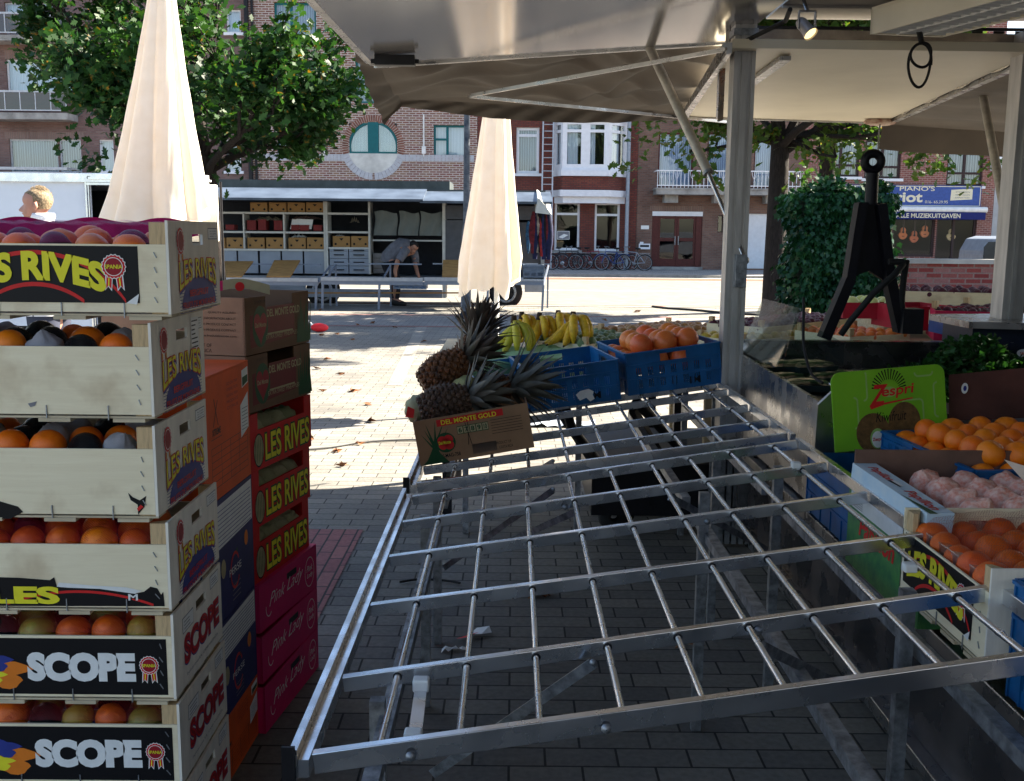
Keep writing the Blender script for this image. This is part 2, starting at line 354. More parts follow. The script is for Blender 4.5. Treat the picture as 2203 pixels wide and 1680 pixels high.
# ================================================================= GROUND
YF = 47.0     # facades
mb = MB(); mb.quad([(-90, -30, -0.16), (90, -30, -0.16), (90, 120, -0.16), (-90, 120, -0.16)])
tag(mb.build('ground', mat('earth', (0.12, 0.1, 0.08), 0.95)), kind='structure')
M_pav = brickmat('grey_pavers', (0.14, 0.133, 0.122), (0.22, 0.205, 0.175), (0.03, 0.028, 0.025), 0.22, 0.11, 0.004, 'XY', dirt=0.45, bmp=0.8)
M_pav2 = brickmat('pale_pavers', (0.175, 0.165, 0.148), (0.235, 0.22, 0.19), (0.15, 0.14, 0.12), 0.2, 0.1, 0.006, 'XY', dirt=0.2)
M_clk = brickmat('red_clinkers', (0.24, 0.085, 0.085), (0.3, 0.12, 0.11), (0.04, 0.03, 0.03), 0.2, 0.068, 0.005, 'YX', dirt=0.2, bmp=0.8)
M_clk2 = brickmat('red_clinker_row', (0.22, 0.07, 0.06), (0.28, 0.1, 0.08), (0.06, 0.04, 0.035), 0.2, 0.07, 0.006, 'XY', dirt=0.2)
M_side = brickmat('sidewalk_tiles', (0.3, 0.29, 0.27), (0.36, 0.34, 0.31), (0.1, 0.1, 0.09), 0.3, 0.3, 0.01, 'XY', dirt=0.35)
def asph(name, c): return mat(name, c, 0.9, 0, 0.18, 3, 0.3, bd=0.02)
M_kerb = mat('kerb_stone', (0.26, 0.25, 0.23), 0.85, 0, 0.2, 6, 0.1)
M_line = mat('road_paint', (0.5, 0.49, 0.46), 0.7, 0, 0.15, 12, 0)
mb = MB(); mb.box(-60, 60, -25, 22.3, -0.15, 0); tag(mb.build('plaza_paving', M_pav), kind='structure')
mb = MB(); mb.box(-60, 60, 22.3, 22.52, -0.15, 0.012); tag(mb.build('kerb', M_kerb), kind='structure')
mb = MB(); mb.box(-60, 60, 22.52, 40.2, -0.15, -0.1); tag(mb.build('road', asph('pale_asphalt', (0.15, 0.143, 0.13))), kind='structure')
mb = MB(); mb.box(-60, 60, 40.2, 40.42, -0.15, 0.008); tag(mb.build('far_kerb', M_kerb), kind='structure')
mb = MB(); mb.box(-60, 60, 40.42, YF+.2, -0.15, 0); tag(mb.build('sidewalk', M_side), kind='structure')
def sheet(name, x0, x1, y0, y1, z, m):
    mb = MB(); mb.quad([(x0, y0, z), (x1, y0, z), (x1, y1, z), (x0, y1, z)]); return tag(mb.build(name, m), kind='structure')
sheet('cycle_lane', -60, 60, 22.6, 24.3, -0.096, asph('red_asphalt', (0.18, 0.06, 0.04)))
sheet('far_cycle_lane', -60, 60, 37.4, 39.6, -0.096, asph('red_asphalt2', (0.18, 0.07, 0.045)))
mb = MB()
for i in range(-14, 15): mb.quad([(i*2.4+.3, 23.55, -.092), (i*2.4+1.5, 23.55, -.092), (i*2.4+1.5, 23.75, -.092), (i*2.4+.3, 23.75, -.092)])
for y in (30.4,): mb.quad([(-60, y, -.096), (60, y, -.096), (60, y+.25, -.096), (-60, y+.25, -.096)])
mb.quad([(-60, 37.1, -.092), (60, 37.1, -.092), (60, 37.3, -.092), (-60, 37.3, -.092)])
mb.quad([(-60, 39.65, -.096), (60, 39.65, -.096), (60, 40.15, -.096), (-60, 40.15, -.096)])
tag(mb.build('road_markings', M_line), kind='structure')
sheet('red_paving_patch', -2.4, -0.79, 3.2, 5.3, 0.004, M_clk)
sheet('red_paving_row', -60, 60, 17.2, 17.34, 0.004, M_clk2)
sheet('red_paving_row', -60, 60, 19.6, 19.74, 0.004, M_clk2)
sheet('grey_paving_row', -60, 60, 17.34, 19.6, 0.003, brickmat('mid_pavers', (0.16, 0.155, 0.15), (0.22, 0.21, 0.2), (0.06, 0.055, 0.05), 0.2, 0.1, 0.006, 'XY'))
mb = MB(); a, b, c, d = G(915, 712), G(930, 712), G(868, 798), G(843, 798)
mb.quad([(-1.3, 10.5, .004), (-1.14, 10.5, .004), (-1.44, 17.19, .004), (-1.62, 17.19, .004)]); tag(mb.build('pale_paving_row', M_pav2), kind='structure')
# fallen leaves, litter, cables
M_dry = mat('dry_leaf', (0.24, 0.09, 0.03), 0.8, 0, 0.5, 40, 0.1)
def leafshape(s):
    out = []
    for i in range(10):
        a = 2*math.pi*i/10; r = s*(1.0 if i % 2 == 0 else 0.55)*(1.3 if i in (0,) else 1); out.append((r*math.cos(a), r*.7*math.sin(a), 0.25*s*math.sin(a*2)+.3*s))
    return out
spots = [(690,722),(725,720),(800,697),(910,735),(735,806),(700,775),(680,795),(760,843),(695,842),(790,872),(805,908),(770,957),(660,962),(670,945),(720,975),(745,1004),(1180,1280),(1473,1390),(1625,1843-760),(1000,700),(850,705),(1150,1282),(770,700),(760,732),(690,668),(1250,700),(1370,672),(1300,690),(1480,705)]
for i, (x, y) in enumerate(spots):
    p = G(x, y); s = random.uniform(.035, .06)*(1+p.y*.03); mb = MB(); mb.add([Vector(q)+p for q in [Matrix.Rotation(random.random()*6, 3, 'Z') @ Vector(v) for v in leafshape(s)]], [tuple(range(10))])
    tag(mb.build('fallen_leaf', M_dry), 'dry brown fallen leaf lying on the paving of the square', 'leaf', 'fallen leaves on the paving')
def cord(name, pts, r, label, m=M_rubber):
    P0 = [Vector(p) for p in pts]; out = []
    for i in range(len(P0)-1):
        a, b, c, d = P0[max(i-1, 0)], P0[i], P0[i+1], P0[min(i+2, len(P0)-1)]
        for k in range(6):
            t = k/6; out.append(0.5*((2*b)+(c-a)*t+(2*a-5*b+4*c-d)*t*t+(3*b-a-3*c+d)*t**3))
    out.append(P0[-1]); mb = MB(); mb.tube(out, r, 6); o = mb.build(name, m); return tag(o, label, 'cable')
gp = lambda x, y, z=.012: G(x, y, z)
cord('power_cable', [gp(1404, 660), gp(1440, 664), gp(1500, 668), gp(1560, 674), gp(1640, 678)], .035, 'thick black power cable lying across the shaded paving near the road')
cord('thin_cable', [gp(640, 968), gp(700, 963), gp(790, 950), gp(900, 946), gp(960, 955)], .009, 'thin grey cable lying on the sunlit paving left of the fruit table', mat('grey_cord', (.12, .12, .12), .6))
cord('short_cord', [gp(860, 1252), gp(905, 1246), gp(960, 1249), gp(990, 1254)], .006, 'short black cord on the dark paving under the empty rack')
mb = MB(); p = G(1025, 1370); mb.add([p+Vector(v) for v in ((-.03, 0, .01), (.02, -.02, .02), (.06, .01, .015), (.05, .04, .03), (.0, .045, .02))], [(0, 1, 2, 3, 4)], 0)
mb.add([p+Vector(v) for v in ((-.08, -.04, .008), (-.03, -.05, .02), (.01, -.01, .025), (-.02, 0, .01))], [(0, 1, 2, 3)], 1)
tag(mb.build('paper_scrap', [I_wht, I_red]), 'torn red and white paper scrap lying under the empty rack', 'litter')
mb = MB(); p = G(978, 1405); mb.add([p+Vector((a*.013-.05, jit(.012), abs(jit(.015))+.004)) for a in range(8)]+[p+Vector((a*.013-.05, .03+jit(.01), abs(jit(.015))+.004)) for a in range(8)], [(i, i+1, i+9, i+8) for i in range(7)], 0)
tag(mb.build('paper_scrap', [I_wht]), 'small crumpled white paper on paving under the rack', 'litter')
# red and white clamp thing on the square
r = thing('ratchet_clamp', 'red and white hand clamp lying on the shaded square beside the box stacks', 'clamp', tuple(G(690, 712)))
q = G(690, 714); mb = MB(); mb.ball(q+Vector((-.02, 0, .07)), .07, sq=(2.1, 1, 1)); mb.build('grip', ink('clampred', (.7, .03, .04)), r)
mb = MB(); mb.tube([q+Vector((-.12, 0, .09)), q+Vector((-.22, 0, .2)), q+Vector((-.28, 0, .36))], .022, 6); mb.build('lever', M_white, r)
mb = MB(); mb.ball(q+Vector((-.24, 0, .06)), .06, sq=(2, 1, 1)); mb.build('clamp_jaw', M_zinc, r)
# ================================================================= BUILDINGS
M_glass = glassmat('window_glass', (0.8, 0.86, 0.88), 0.12, 0.02, 0.7)
M_gdark = glassmat('dark_window_glass', (0.35, 0.4, 0.5), 0.03, 0.02, 0.7)
M_gshop = glassmat('shop_glass', (0.85, 0.88, 0.92), 0.0, 0.02)
M_cur = curtainmat('grey_net_curtain', (0.3, 0.34, 0.4), (0.12, 0.14, 0.18))
M_curw = curtainmat('white_curtain', (0.75, 0.8, 0.86), (0.5, 0.55, 0.62), 30)
M_curb = curtainmat('blue_curtain', (0.45, 0.52, 0.7), (0.2, 0.25, 0.4), 22)
M_cdk = curtainmat('dark_curtain', (0.12, 0.14, 0.17), (0.03, 0.035, 0.045), 14)
M_teal = mat('teal_frame', (0.0, 0.11, 0.125), 0.45, 0, 0.1, 6, 0)
M_wf = mat('white_window_frame', (0.72, 0.74, 0.78), 0.4, 0, 0.06, 6, 0)
M_brn = mat('brown_frame', (0.035, 0.016, 0.018), 0.45, 0, 0.2, 10, 0)
M_redb = mat('red_brown_wood', (0.09, 0.016, 0.014), 0.45, 0, 0.25, 14, 0)
M_conc = mat('weathered_concrete', (0.36, 0.35, 0.33), 0.9, 0, 0.35, 1.6, 0.2)
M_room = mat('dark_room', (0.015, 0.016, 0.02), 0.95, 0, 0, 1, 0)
M_rail = mat('balcony_metal', (0.5, 0.52, 0.55), 0.5, 0.2, 0.15, 8, 0)
class Bld:
    def __init__(s, name, label, x0, x1, ztop, wall, Y=YF):
        a = P(x0, 480, Y).x; b = P(x1, 480, Y).x
        s.X0, s.X1, s.zt, s.wall, s.Y, s.h = a, b, ztop, wall, Y, []
        s.root = thing(name, label, 'building', ((a+b)/2, Y, 0)); s.fr = FR((a, Y, 0), (1, 0, 0), (0, 0, 1))
    def rc(s, r): a, b, c, d = RC(*r, s.Y); return a, b, max(c, 0.02), d
    def hole(s, r):
        a, b, c, d = s.rc(r); s.h.append((a-s.X0, c, b-s.X0, d)); return a, b, c, d
    def win(s, r, fm, mul=(), tra=(), cur=None, fw=0.07, sill=None, glass=None, name='window', tralow=None, curtop=0.0, lab=None):
        a, b, c, d = s.hole(r); Y = s.Y; m = MB(); y0, y1 = Y+.1, Y+.17
        m.box(a, b, y0, y1, c, c+fw); m.box(a, b, y0, y1, d-fw, d); m.box(a, a+fw, y0, y1, c+fw, d-fw); m.box(b-fw, b, y0, y1, c+fw, d-fw)
        for q in mul: x = a+(b-a)*q; m.box(x-fw*.6, x+fw*.6, y0-.003, y1, c+fw, d-fw)
        for q in tra:
            x0, x1, q = (0, 1, q) if isinstance(q, (int, float)) else q
            z = c+(d-c)*q; m.box(a+(b-a)*x0+fw*.6, a+(b-a)*x1-fw*.6, y0-.006, y1, z-fw*.5, z+fw*.5)
        o = m.build(name, fm, s.root, label=lab)
        g = MB(); g.quad([(a+fw*.5, Y+.14, c+fw*.5), (b-fw*.5, Y+.14, c+fw*.5), (b-fw*.5, Y+.14, d-fw*.5), (a+fw*.5, Y+.14, d-fw*.5)]); g.build('pane', glass or M_glass, o)
        if cur:
            k = MB(); n = max(6, int((b-a)/.09)); z1 = d-curtop*(d-c)
            k.grid([[(a+(b-a)*i/n, Y+.25+.03*math.sin(i*1.9)+.015*math.sin(i*.7), z) for i in range(n+1)] for z in (c, z1)]); k.build('curtain', cur, o)
        if sill: k = MB(); k.box(a-.12, b+.12, Y-.09, Y+.095, c-.12, c-.001); k.build('sill', sill, o)
        return o, (a, b, c, d)
    def close(s):
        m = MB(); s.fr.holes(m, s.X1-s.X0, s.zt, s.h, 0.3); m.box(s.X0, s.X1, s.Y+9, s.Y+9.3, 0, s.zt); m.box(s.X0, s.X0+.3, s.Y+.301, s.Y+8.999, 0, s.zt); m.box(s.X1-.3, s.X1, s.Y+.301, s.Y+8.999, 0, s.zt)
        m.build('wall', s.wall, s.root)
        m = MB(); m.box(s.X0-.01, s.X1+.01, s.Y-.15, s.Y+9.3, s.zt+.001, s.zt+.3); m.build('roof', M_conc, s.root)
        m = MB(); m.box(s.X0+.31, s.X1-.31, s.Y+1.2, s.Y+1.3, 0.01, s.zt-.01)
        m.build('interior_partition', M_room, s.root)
    def band(s, r, m, out=.012, name='lintel', depth=.1):
        a, b, c, d = s.rc(r); k = MB(); k.box(a, b, s.Y-out, s.Y+depth, c, d); return k.build(name, m, s.root)
# ---- 1 apartment block at the left
BR1 = brickmat('mauve_brick', (0.17, 0.09, 0.082), (0.24, 0.145, 0.13), (0.17, 0.135, 0.125), 0.22, 0.075, 0.012, dirt=0.35)
BR1s = brickmat('mauve_soldier_brick', (0.23, 0.14, 0.125), (0.28, 0.19, 0.17), (0.17, 0.15, 0.14), 0.5, 0.08, 0.014, 'ZX', off=0.0)
b1 = Bld('apartment_building', 'brown-pink brick apartment block with balconies and net curtains behind the left tree', -420, 546, 12.5, BR1)
b1.win((14, 128, 123, 197), M_wf, (), (), M_curw); b1.win((124, 128, 166, 197), M_wf, (), (), M_curw)
b1.win((21, 299, 125, 371), M_rail, (), (), M_cur); b1.win((128, 299, 175, 371), M_rail, (), (), M_cur)
b1.win((11, 5, 62, 84), M_rail, (), (), M_curw); b1.win((66, 5, 120, 84), M_rail, (), (), M_cur)
for y0, y1 in ((20, 70), (150, 210), (300, 368)):
    b1.win((214, y0, 245, y1), M_wf, (), (), M_curw, sill=M_wf); b1.win((330, y0, 440, y1), M_wf, (.5,), (), M_cur, sill=M_wf); b1.win((487, y0, 518, y1), M_wf, (), (), M_curw, sill=M_wf)
for y0, y1 in ((108, 127), (284, 299)): b1.band((10, y0, 180, y1), BR1s)
for y in (20, 150, 310):
    b1.win((-180, y, -60, y+62), M_wf, (.5,), (), M_curw, sill=M_wf)
    b1.win((-380, y, -260, y+62), M_wf, (.5,), (), M_cur, sill=M_wf)
M_amber = glassmat('amber_glass', (0.35, 0.13, 0.05), 0.05, 0.1)
for yr, y0, y1, pan in ((70, 85, 97, 1), (194, 248, 262, 1), (359, 372, 386, 0)):
    a, b, c, d = b1.rc((-30, y0, 168, y1)); Y = YF
    k = MB(); k.box(a, b, Y-1.1, Y-.002, c, d); bo = k.build('balcony', M_conc, b1.root)
    zr = RC(0, yr-3, 10, yr+2, Y-1.1)[2] if yr != 70 else d+.9
    k = MB(); k.box(a+.02, b-.02, Y-1.08, Y-1.02, zr-.03, zr+.05); k.box(a+.02, b-.02, Y-1.07, Y-1.03, d+.08, d+.13)
    x = a+.05
    while x < b: k.box(x, x+.04, Y-1.07, Y-1.03, d+.13, zr-.03); x += (b-a)/6-.02
    k.box(b-.06, b-.02, Y-1.019, Y-.01, zr-.03, zr+.05)
    k.build('railing', M_rail, bo)
    if pan: k = MB(); k.quad([(a+.05, Y-1.05, d+.12), (b-.05, Y-1.05, d+.12), (b-.05, Y-1.05, zr-.03), (a+.05, Y-1.05, zr-.03)]); k.build('glass_panel', M_amber, bo)
b1.close()
k = MB(); x = P(539, 300, YF).x; k.tube([(x, YF-.12, 0), (x, YF-.12, 12.4)], .1, 8); k.tube([(x+.25, YF-.1, 0), (x+.25, YF-.1, 12.4)], .06, 8); k.build('downpipe', M_black, b1.root)
# ---- 2 brick building with the round window
BR2 = brickmat('mixed_brick', (0.17, 0.075, 0.06), (0.27, 0.16, 0.095), (0.5, 0.44, 0.4), 0.3, 0.098, 0.018, dirt=0.15, third=(0.22, 0.06, 0.06))
b2 = Bld('brick_house', 'mixed brick house with teal frames and a round window behind the stall trailer', 546.5, 1026, 12.2, BR2)
gb = mat('grey_glazed_brick', (0.46, 0.47, 0.5), 0.7, 0, 0.12, 5, 0.05)
b2.win((933, 269, 1010, 337), M_teal, (.38,), ((0, .38, .55),), M_curw, .09); b2.win((596, 282, 677, 333), M_teal, (.55,), (), M_curw, .09)
for x0, x1 in ((590, 680), (765, 842), (933, 1010)): b2.win((x0, 130, x1, 222), M_teal, (.4,), (), M_cur, .09); b2.win((x0, 5, x1, 85), M_teal, (.4,), (), M_cur, .09)
for x0, x1 in ((560, 660), (700, 780), (820, 900), (940, 1000)): b2.win((x0, 455, x1, 545), M_teal, (.5,), (), M_cdk, .09, glass=M_gdark)
cx, _, _, cz = RC(803, 316, 804, 317, YF); S_ = 2200/YF*.985
r_in, r_out = 52/S_, 64/S_; zs = RC(800, 331, 801, 333, YF)[2]
b2.h.append((cx-r_in*.95-b2.X0, zs, cx+r_in*.95-b2.X0, cz+r_in*.92))
def ringpart(mb, x, z, r0, r1, a0, a1, n, y0, y1, gap, mi=0):
    for i in range(n):
        t0 = R(a0+(a1-a0)*(i+gap/2)/n); t1 = R(a0+(a1-a0)*(i+1-gap/2)/n)
        p = [(x+r*math.cos(t), y, z+r*math.sin(t)) for y in (y0, y1) for r, t in ((r0, t0), (r1, t0), (r1, t1), (r0, t1))]
        mb.hexa(p, mi)
k = MB(); th = math.degrees(math.asin((zs-cz)/r_out)); ringpart(k, cx, cz, r_in, r_out, th, 180-th, 44, YF-.03, YF+.2, .22)
k.build('brick_arch', mat('arch_brick', (0.25, 0.11, 0.085), .9, 0, .35, 3, .1), b2.root)
k = MB(); ringpart(k, cx, cz, r_in, r_out, th, 180-th, 60, YF-.02, YF+.19, 0); k.build('arch_mortar', mat('mortar', (.5, .46, .4), .9), b2.root)
k = MB(); ringpart(k, cx, cz, r_in+.02, r_out+.06, 180-th, 268, 9, YF-.035, YF+.1, .06); ringpart(k, cx, cz, r_in+.02, r_out+.06, 272, 360+th, 9, YF-.035, YF+.1, .06); k.build('ring_blocks', gb, b2.root)
k = MB(); n = 24; k.prism([(cx+r_in*1.02*math.cos(t), YF-.02, cz+r_in*1.02*math.sin(t)) for t in [math.radians(180-th+(180+2*th)*i/n) for i in range(n+1)]], (0, 0, 0), (0, .015, 0)); k.build('plaster_disc', mat('pale_plaster', (.62, .62, .58), .9, 0, .25, 1.2, .1), b2.root)
k = MB(); a0 = math.degrees(math.asin((zs-cz)/r_in)); pts = [(r_in*math.cos(R(t)), r_in*math.sin(R(t))) for t in np.linspace(a0, 180-a0, 28)]
for i in range(27):
    (x0, z0), (x1, z1) = pts[i], pts[i+1]; k.hexa([(cx+x0*q, y, cz+(z0 if q == 1 else max(z0*q, zs-cz))) if 0 else (cx+x0*q, y, cz+z0*q) for y, q in ()] or [(cx+x0, YF+.02, cz+z0), (cx+x1, YF+.02, cz+z1), (cx+x1*.9, YF+.02, cz+z1*.9), (cx+x0*.9, YF+.02, cz+z0*.9), (cx+x0, YF+.15, cz+z0), (cx+x1, YF+.15, cz+z1), (cx+x1*.9, YF+.15, cz+z1*.9), (cx+x0*.9, YF+.15, cz+z0*.9)])
k.box(cx-.24, cx+.24, YF-.01, YF+.15, zs+.005, cz+r_in*.96); k.box(cx-r_in*.93, cx-.241, YF+.01, YF+.15, zs+.005, zs+.14); k.box(cx+.241, cx+r_in*.93, YF+.01, YF+.15, zs+.005, zs+.14)
wo_ = k.build('round_window', M_teal, b2.root)
k = MB(); k.prism([(cx+x*.97, YF+.1, cz+z*.97) for x, z in pts], (0, 0, 0), (0, .01, 0)); k.build('pane', M_glass, wo_)
k = MB(); k.grid([[(cx-r_in+2*r_in*i/30, YF+.33+.03*math.sin(i*1.9), z) for i in range(31)] for z in (zs, cz+r_in)]); k.build('curtain', M_curw, wo_)
for r in ((547, 331, 741, 345), (865, 333, 1020, 347)):
    a, b, c, d = b2.rc(r); n = max(1, int((b-a)/.16)); k = MB()
    for i in range(n): k.box(a+(b-a)*i/n+.006, a+(b-a)*(i+1)/n-.006, YF-.015, YF+.05, c, d)
    k.build('grey_brick_band', gb, b2.root)
for x in (697, 912):
    a, b, c, d = b2.rc((x-5, 315, x+5, 331)); k = MB(); k.box(a+.02, b-.02, YF-.16, YF-.001, c, d); k.tube([((a+b)/2, YF-.05, d), ((a+b)/2, YF-.05, d+1.4)], .035, 6); k.tube([((a+b)/2, YF-.08, c-.12), ((a+b)/2, YF-.08, c)], .03, 6); k.build('wall_lamp', M_white, b2.root)
b2.close()
# ---- 3 red brick house with the white bay
BR3 = brickmat('dark_red_brick', (0.15, 0.03, 0.022), (0.21, 0.055, 0.035), (0.07, 0.04, 0.035), 0.24, 0.08, 0.012, dirt=0.4)
b3 = Bld('brick_house', 'dark red brick house with a white bay window above bicycles', 1026.5, 1369, 12.8, BR3)
b3.win((1040, 274, 1085, 373), M_wf, (), (.83,), M_cdk, .12, M_wf); b3.win((1111, 274, 1160, 373), M_wf, (), (.83,), M_cur, .12, M_wf)
b3.win((1040, 60, 1160, 170), M_wf, (.5,), (.8,), M_cur, .12, M_wf)
o, _ = b3.win((1193, 434, 1247, 538), M_wf, (), (.75,), None, .1, M_conc, M_gdark); b3.win((1279, 436, 1333, 540), M_wf, (), (.75,), None, .1, M_conc, M_gdark)
b3.win((1050, 440, 1095, 575), M_wf, (), (.8,), M_cdk, .1)
fr = FR(P(1198, 515, YF-.0), (1, 0, 0), (0, 0, 1)); k = MB(); fr = FR((P(1199, 515, YF).x, YF+.12, P(1199, 515, YF).z), (1, 0, 0), (0, 0, 1))
fr.rect(k, 0, 0, .56, .38, WHT, 0); fr.rect(k, .02, .02, .54, .36, GRY, .004); fr.poly(k, [(.05, .1), (.3, .25), (.5, .2), (.25, .05)], WHT, .008); k.build('picture', INK, o)
x0 = P(1191, 370, YF).x; x1 = P(1348, 370, YF).x
def bay(z0, z1, off, m, name, inset=0.0):
    p = [(x0+inset, YF-.001), (x0+inset+.35, YF-off), (x1-inset-.9, YF-off), (x1-inset, YF-.001)]
    k = MB(); k.prism([(x, y, z0) for x, y in p], (0, 0, 0), (0, 0, z1-z0)); return k.build(name, m, b3.root)
Z = lambda y: P(1270, y, YF-.7).z
bay(Z(409), Z(379), .8, BR3, 'bay_brickwork'); bay(Z(379)+.002, Z(366), .95, M_wf, 'bay_sill', -.05); bay(Z(437), Z(423), .75, M_wf, 'bay_cornice', .05); bay(Z(423)+.002, Z(409)-.002, .95, M_wf, 'bay_cornice', -.08)
bay(Z(262), Z(240), .9, M_wf, 'bay_cornice'); 
zb, zt = Z(366)+.003, Z(262)-.003
corners = [(x0, YF-.002), (x0+.35, YF-.8), (x1-.9, YF-.8), (x1, YF-.002)]
for (xa, ya), (xb, yb), nn in ((corners[0], corners[1], 1), (corners[1], corners[2], 2), (corners[2], corners[3], 1)):
    for i in range(nn):
        A = Vector((xa+(xb-xa)*i/nn, ya+(yb-ya)*i/nn, zb)); B = Vector((xa+(xb-xa)*(i+1)/nn, ya+(yb-ya)*(i+1)/nn, zb)); L = (B-A).length; fr = FR(A, B-A, (0, 0, 1)); k = MB()
        fr.holes(k, L, zt-zb, [(.2, .25, L-.2, (zt-zb)*.78), (.2, (zt-zb)*.84, L-.2, zt-zb-.12)], .1); o = k.build('bay_window', M_wf, b3.root)
        g = MB(); g.quad([fr.p(.15, .2, -.06), fr.p(L-.15, .2, -.06), fr.p(L-.15, zt-zb-.1, -.06), fr.p(.15, zt-zb-.1, -.06)]); g.build('pane', M_glass if nn == 1 or i else M_glass, o)
        g = MB(); nn2 = 10; wd = .4 if i == 1 else .75
        g.grid([[fr.p(.15+(L-.3)*wd*j/nn2, z, -.16-.02*math.sin(j*2)) for j in range(nn2+1)] for z in (.2, zt-zb-.1)]); g.build('curtain', M_curw, o)
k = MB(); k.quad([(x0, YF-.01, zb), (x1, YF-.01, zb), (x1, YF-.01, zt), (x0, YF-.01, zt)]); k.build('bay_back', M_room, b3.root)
k = MB(); xx = P(1349, 400, YF).x; k.tube([(xx, YF-.3, .4), (xx, YF-.3, 12.5)], .09, 10); k.tube([(xx, YF-.3, .02), (xx, YF-.3, .4)], .12, 10); k.build('downpipe', mat('zinc_pipe', (.3, .34, .4), .5, .3), b3.root)
b3.close()
# ladder against the red house
ld = thing('ladder', 'aluminium ladder leaning on the red brick house beside the white bay', 'ladder', (P(1178, 400, YF).x, YF-1, 0))
for i, xx in enumerate((1168, 1190)):
    k = MB(); k.beam((P(xx-3, 430, YF-1.2).x, YF-1.3, .05), (P(xx+1, 270, YF-.2).x, YF-.2, 7.2), .06, .1); k.build('rail', M_rail, ld)
for i in range(24):
    t = (i+.6)/24.5; y = YF-1.3+1.1*t; z = .05+7.15*t; k = MB(); k.tube([(P(1165.5+3.6*t, 400, YF).x, y, z), (P(1187+3.6*t, 400, YF).x, y, z)], .02, 6); k.build('rung', M_rail, ld)
# ---- 4 brown house with white railing balcony
BR4 = brickmat('brown_brick', (0.16, 0.08, 0.058), (0.23, 0.125, 0.09), (0.17, 0.13, 0.11), 0.22, 0.075, 0.012, dirt=0.4)
b4 = Bld('brick_house', 'brown brick house with double glass door, garage and white balcony railing', 1369.5, 1722, 12.0, BR4)
for r in ((1416, 285, 1492, 404), (1521, 285, 1592, 404), (1622, 285, 1664, 404)): b4.win(r, M_redb, (.5,) if r[1]-r[0] > 0 and r[2]-r[0] > 60 else (), (), M_curb, .08)
for r in ((1416, 60, 1492, 200), (1521, 60, 1592, 200)): b4.win(r, M_redb, (.5,), (), M_curb, .08)
b4.win((1544, 463, 1556, 500), M_brn, (), (), None, .04)
a, b, c, d = b4.hole((1402, 455, 1510, 578)); k = MB(); k.box(a, b, YF-.02, YF+.2, d-.2, d); k.build('door_lintel', M_wf, b4.root)
k = MB(); k.box(a, b, YF-.4, YF+.3, .001, .12); k.build('door_step', M_conc, b4.root)
c = .121; md = (a+b)/2; g = .75
for q0, q1 in ((a, a+.28), (a+.285, md-.005), (md+.005, b-.285), (b-.28, b)):
    fr = FR((q0, YF+.1, c), (1, 0, 0), (0, 0, 1)); W = q1-q0; Hh = d-.2-c; k = MB()
    if W > .35: fr.holes(k, W, Hh, [(.1, .35, W-.1, 1.15), (.1, 1.3, W-.1, Hh-.12)], .06); o = k.build('door', M_redb, b4.root); g = MB(); g.quad([fr.p(.08, .3, -.03), fr.p(W-.08, .3, -.03), fr.p(W-.08, Hh-.1, -.03), fr.p(.08, Hh-.1, -.03)]); g.build('pane', M_gdark, o); g = MB(); g.box(q1-.09 if q0 < md-.5 else q0+.05, q1-.05 if q0 < md-.5 else q0+.09, YF+.03, YF+.099, 1.1, 1.5); g.build('handle', M_zinc, o)
    else: k.box(q0, q1, YF+.05, YF+.16, c, d-.2); k.build('door_frame', M_redb, b4.root)
a, b, c, d = b4.hole((1601, 460, 1712, 578)); k = MB(); n = 26
for i in range(n): z0 = c+(d-c)*i/n; k.hexa([(a, YF+.12, z0), (b, YF+.12, z0), (b, YF+.16, z0), (a, YF+.16, z0), (a, YF+.10, z0+(d-c)/n), (b, YF+.10, z0+(d-c)/n), (b, YF+.16, z0+(d-c)/n), (a, YF+.16, z0+(d-c)/n)])
k.build('garage_door', M_wf, b4.root)
a, b, c, d = b4.rc((1405, 407, 1712, 421)); k = MB(); k.box(a, b, YF-1.1, YF-.001, c, d-.08); k.box(a-.03, b+.03, YF-1.13, YF-.002, d-.079, d)
for q in (1440, 1545, 1655): xx = P(q, 410, YF).x; k.box(xx-.3, xx+.3, YF-.7, YF-.003, c-.35, c-.001); 
bo = k.build('balcony', M_conc, b4.root); k = MB(); zt2 = P(1500, 366, YF-1.1).z
k.box(a+.02, b, YF-1.09, YF-1.03, zt2-.05, zt2); k.box(a+.02, b, YF-1.08, YF-1.04, d+.08, d+.12); k.box(a, a+.06, YF-1.029, YF-.01, zt2-.05, zt2)
i = 0; x = a+.03
while x < b: k.box(x, x+.025, YF-1.07, YF-1.05, d+.0, zt2-.051); (i % 4 == 1) and k.tube([(x-.1, YF-1.06, zt2-.06), (x-.04, YF-1.06, zt2-.3), (x+.01, YF-1.06, zt2-.38), (x+.06, YF-1.06, zt2-.3), (x+.12, YF-1.06, zt2-.06)], .012, 4); x += .17; i += 1
k.build('railing', M_wf, bo)
b4.band((1398, 443, 1515, 454), brickmat('soldier4', (.22, .13, .1), (.27, .17, .13), (.15, .12, .1), .5, .08, .012, 'ZX', off=0))
a, b, c, d = b4.rc((1379, 485, 1396, 493)); k = MB(); k.box(a, b, YF-.03, YF-.001, c, d); k.build('name_plate', I_wht, b4.root)
a, b, c, d = b4.rc((1374, 524, 1398, 536)); k = MB(); k.box(a, b, YF-.12, YF-.001, c, d); k.box(a+.05, b-.05, YF-.125, YF-.12, c+.1, d-.06, 1); k.box(a+.05, a+.2, YF-.1, YF-.001, d+.001, d+.08); k.build('mailbox', [M_wf, I_blk], b4.root)
b4.close()
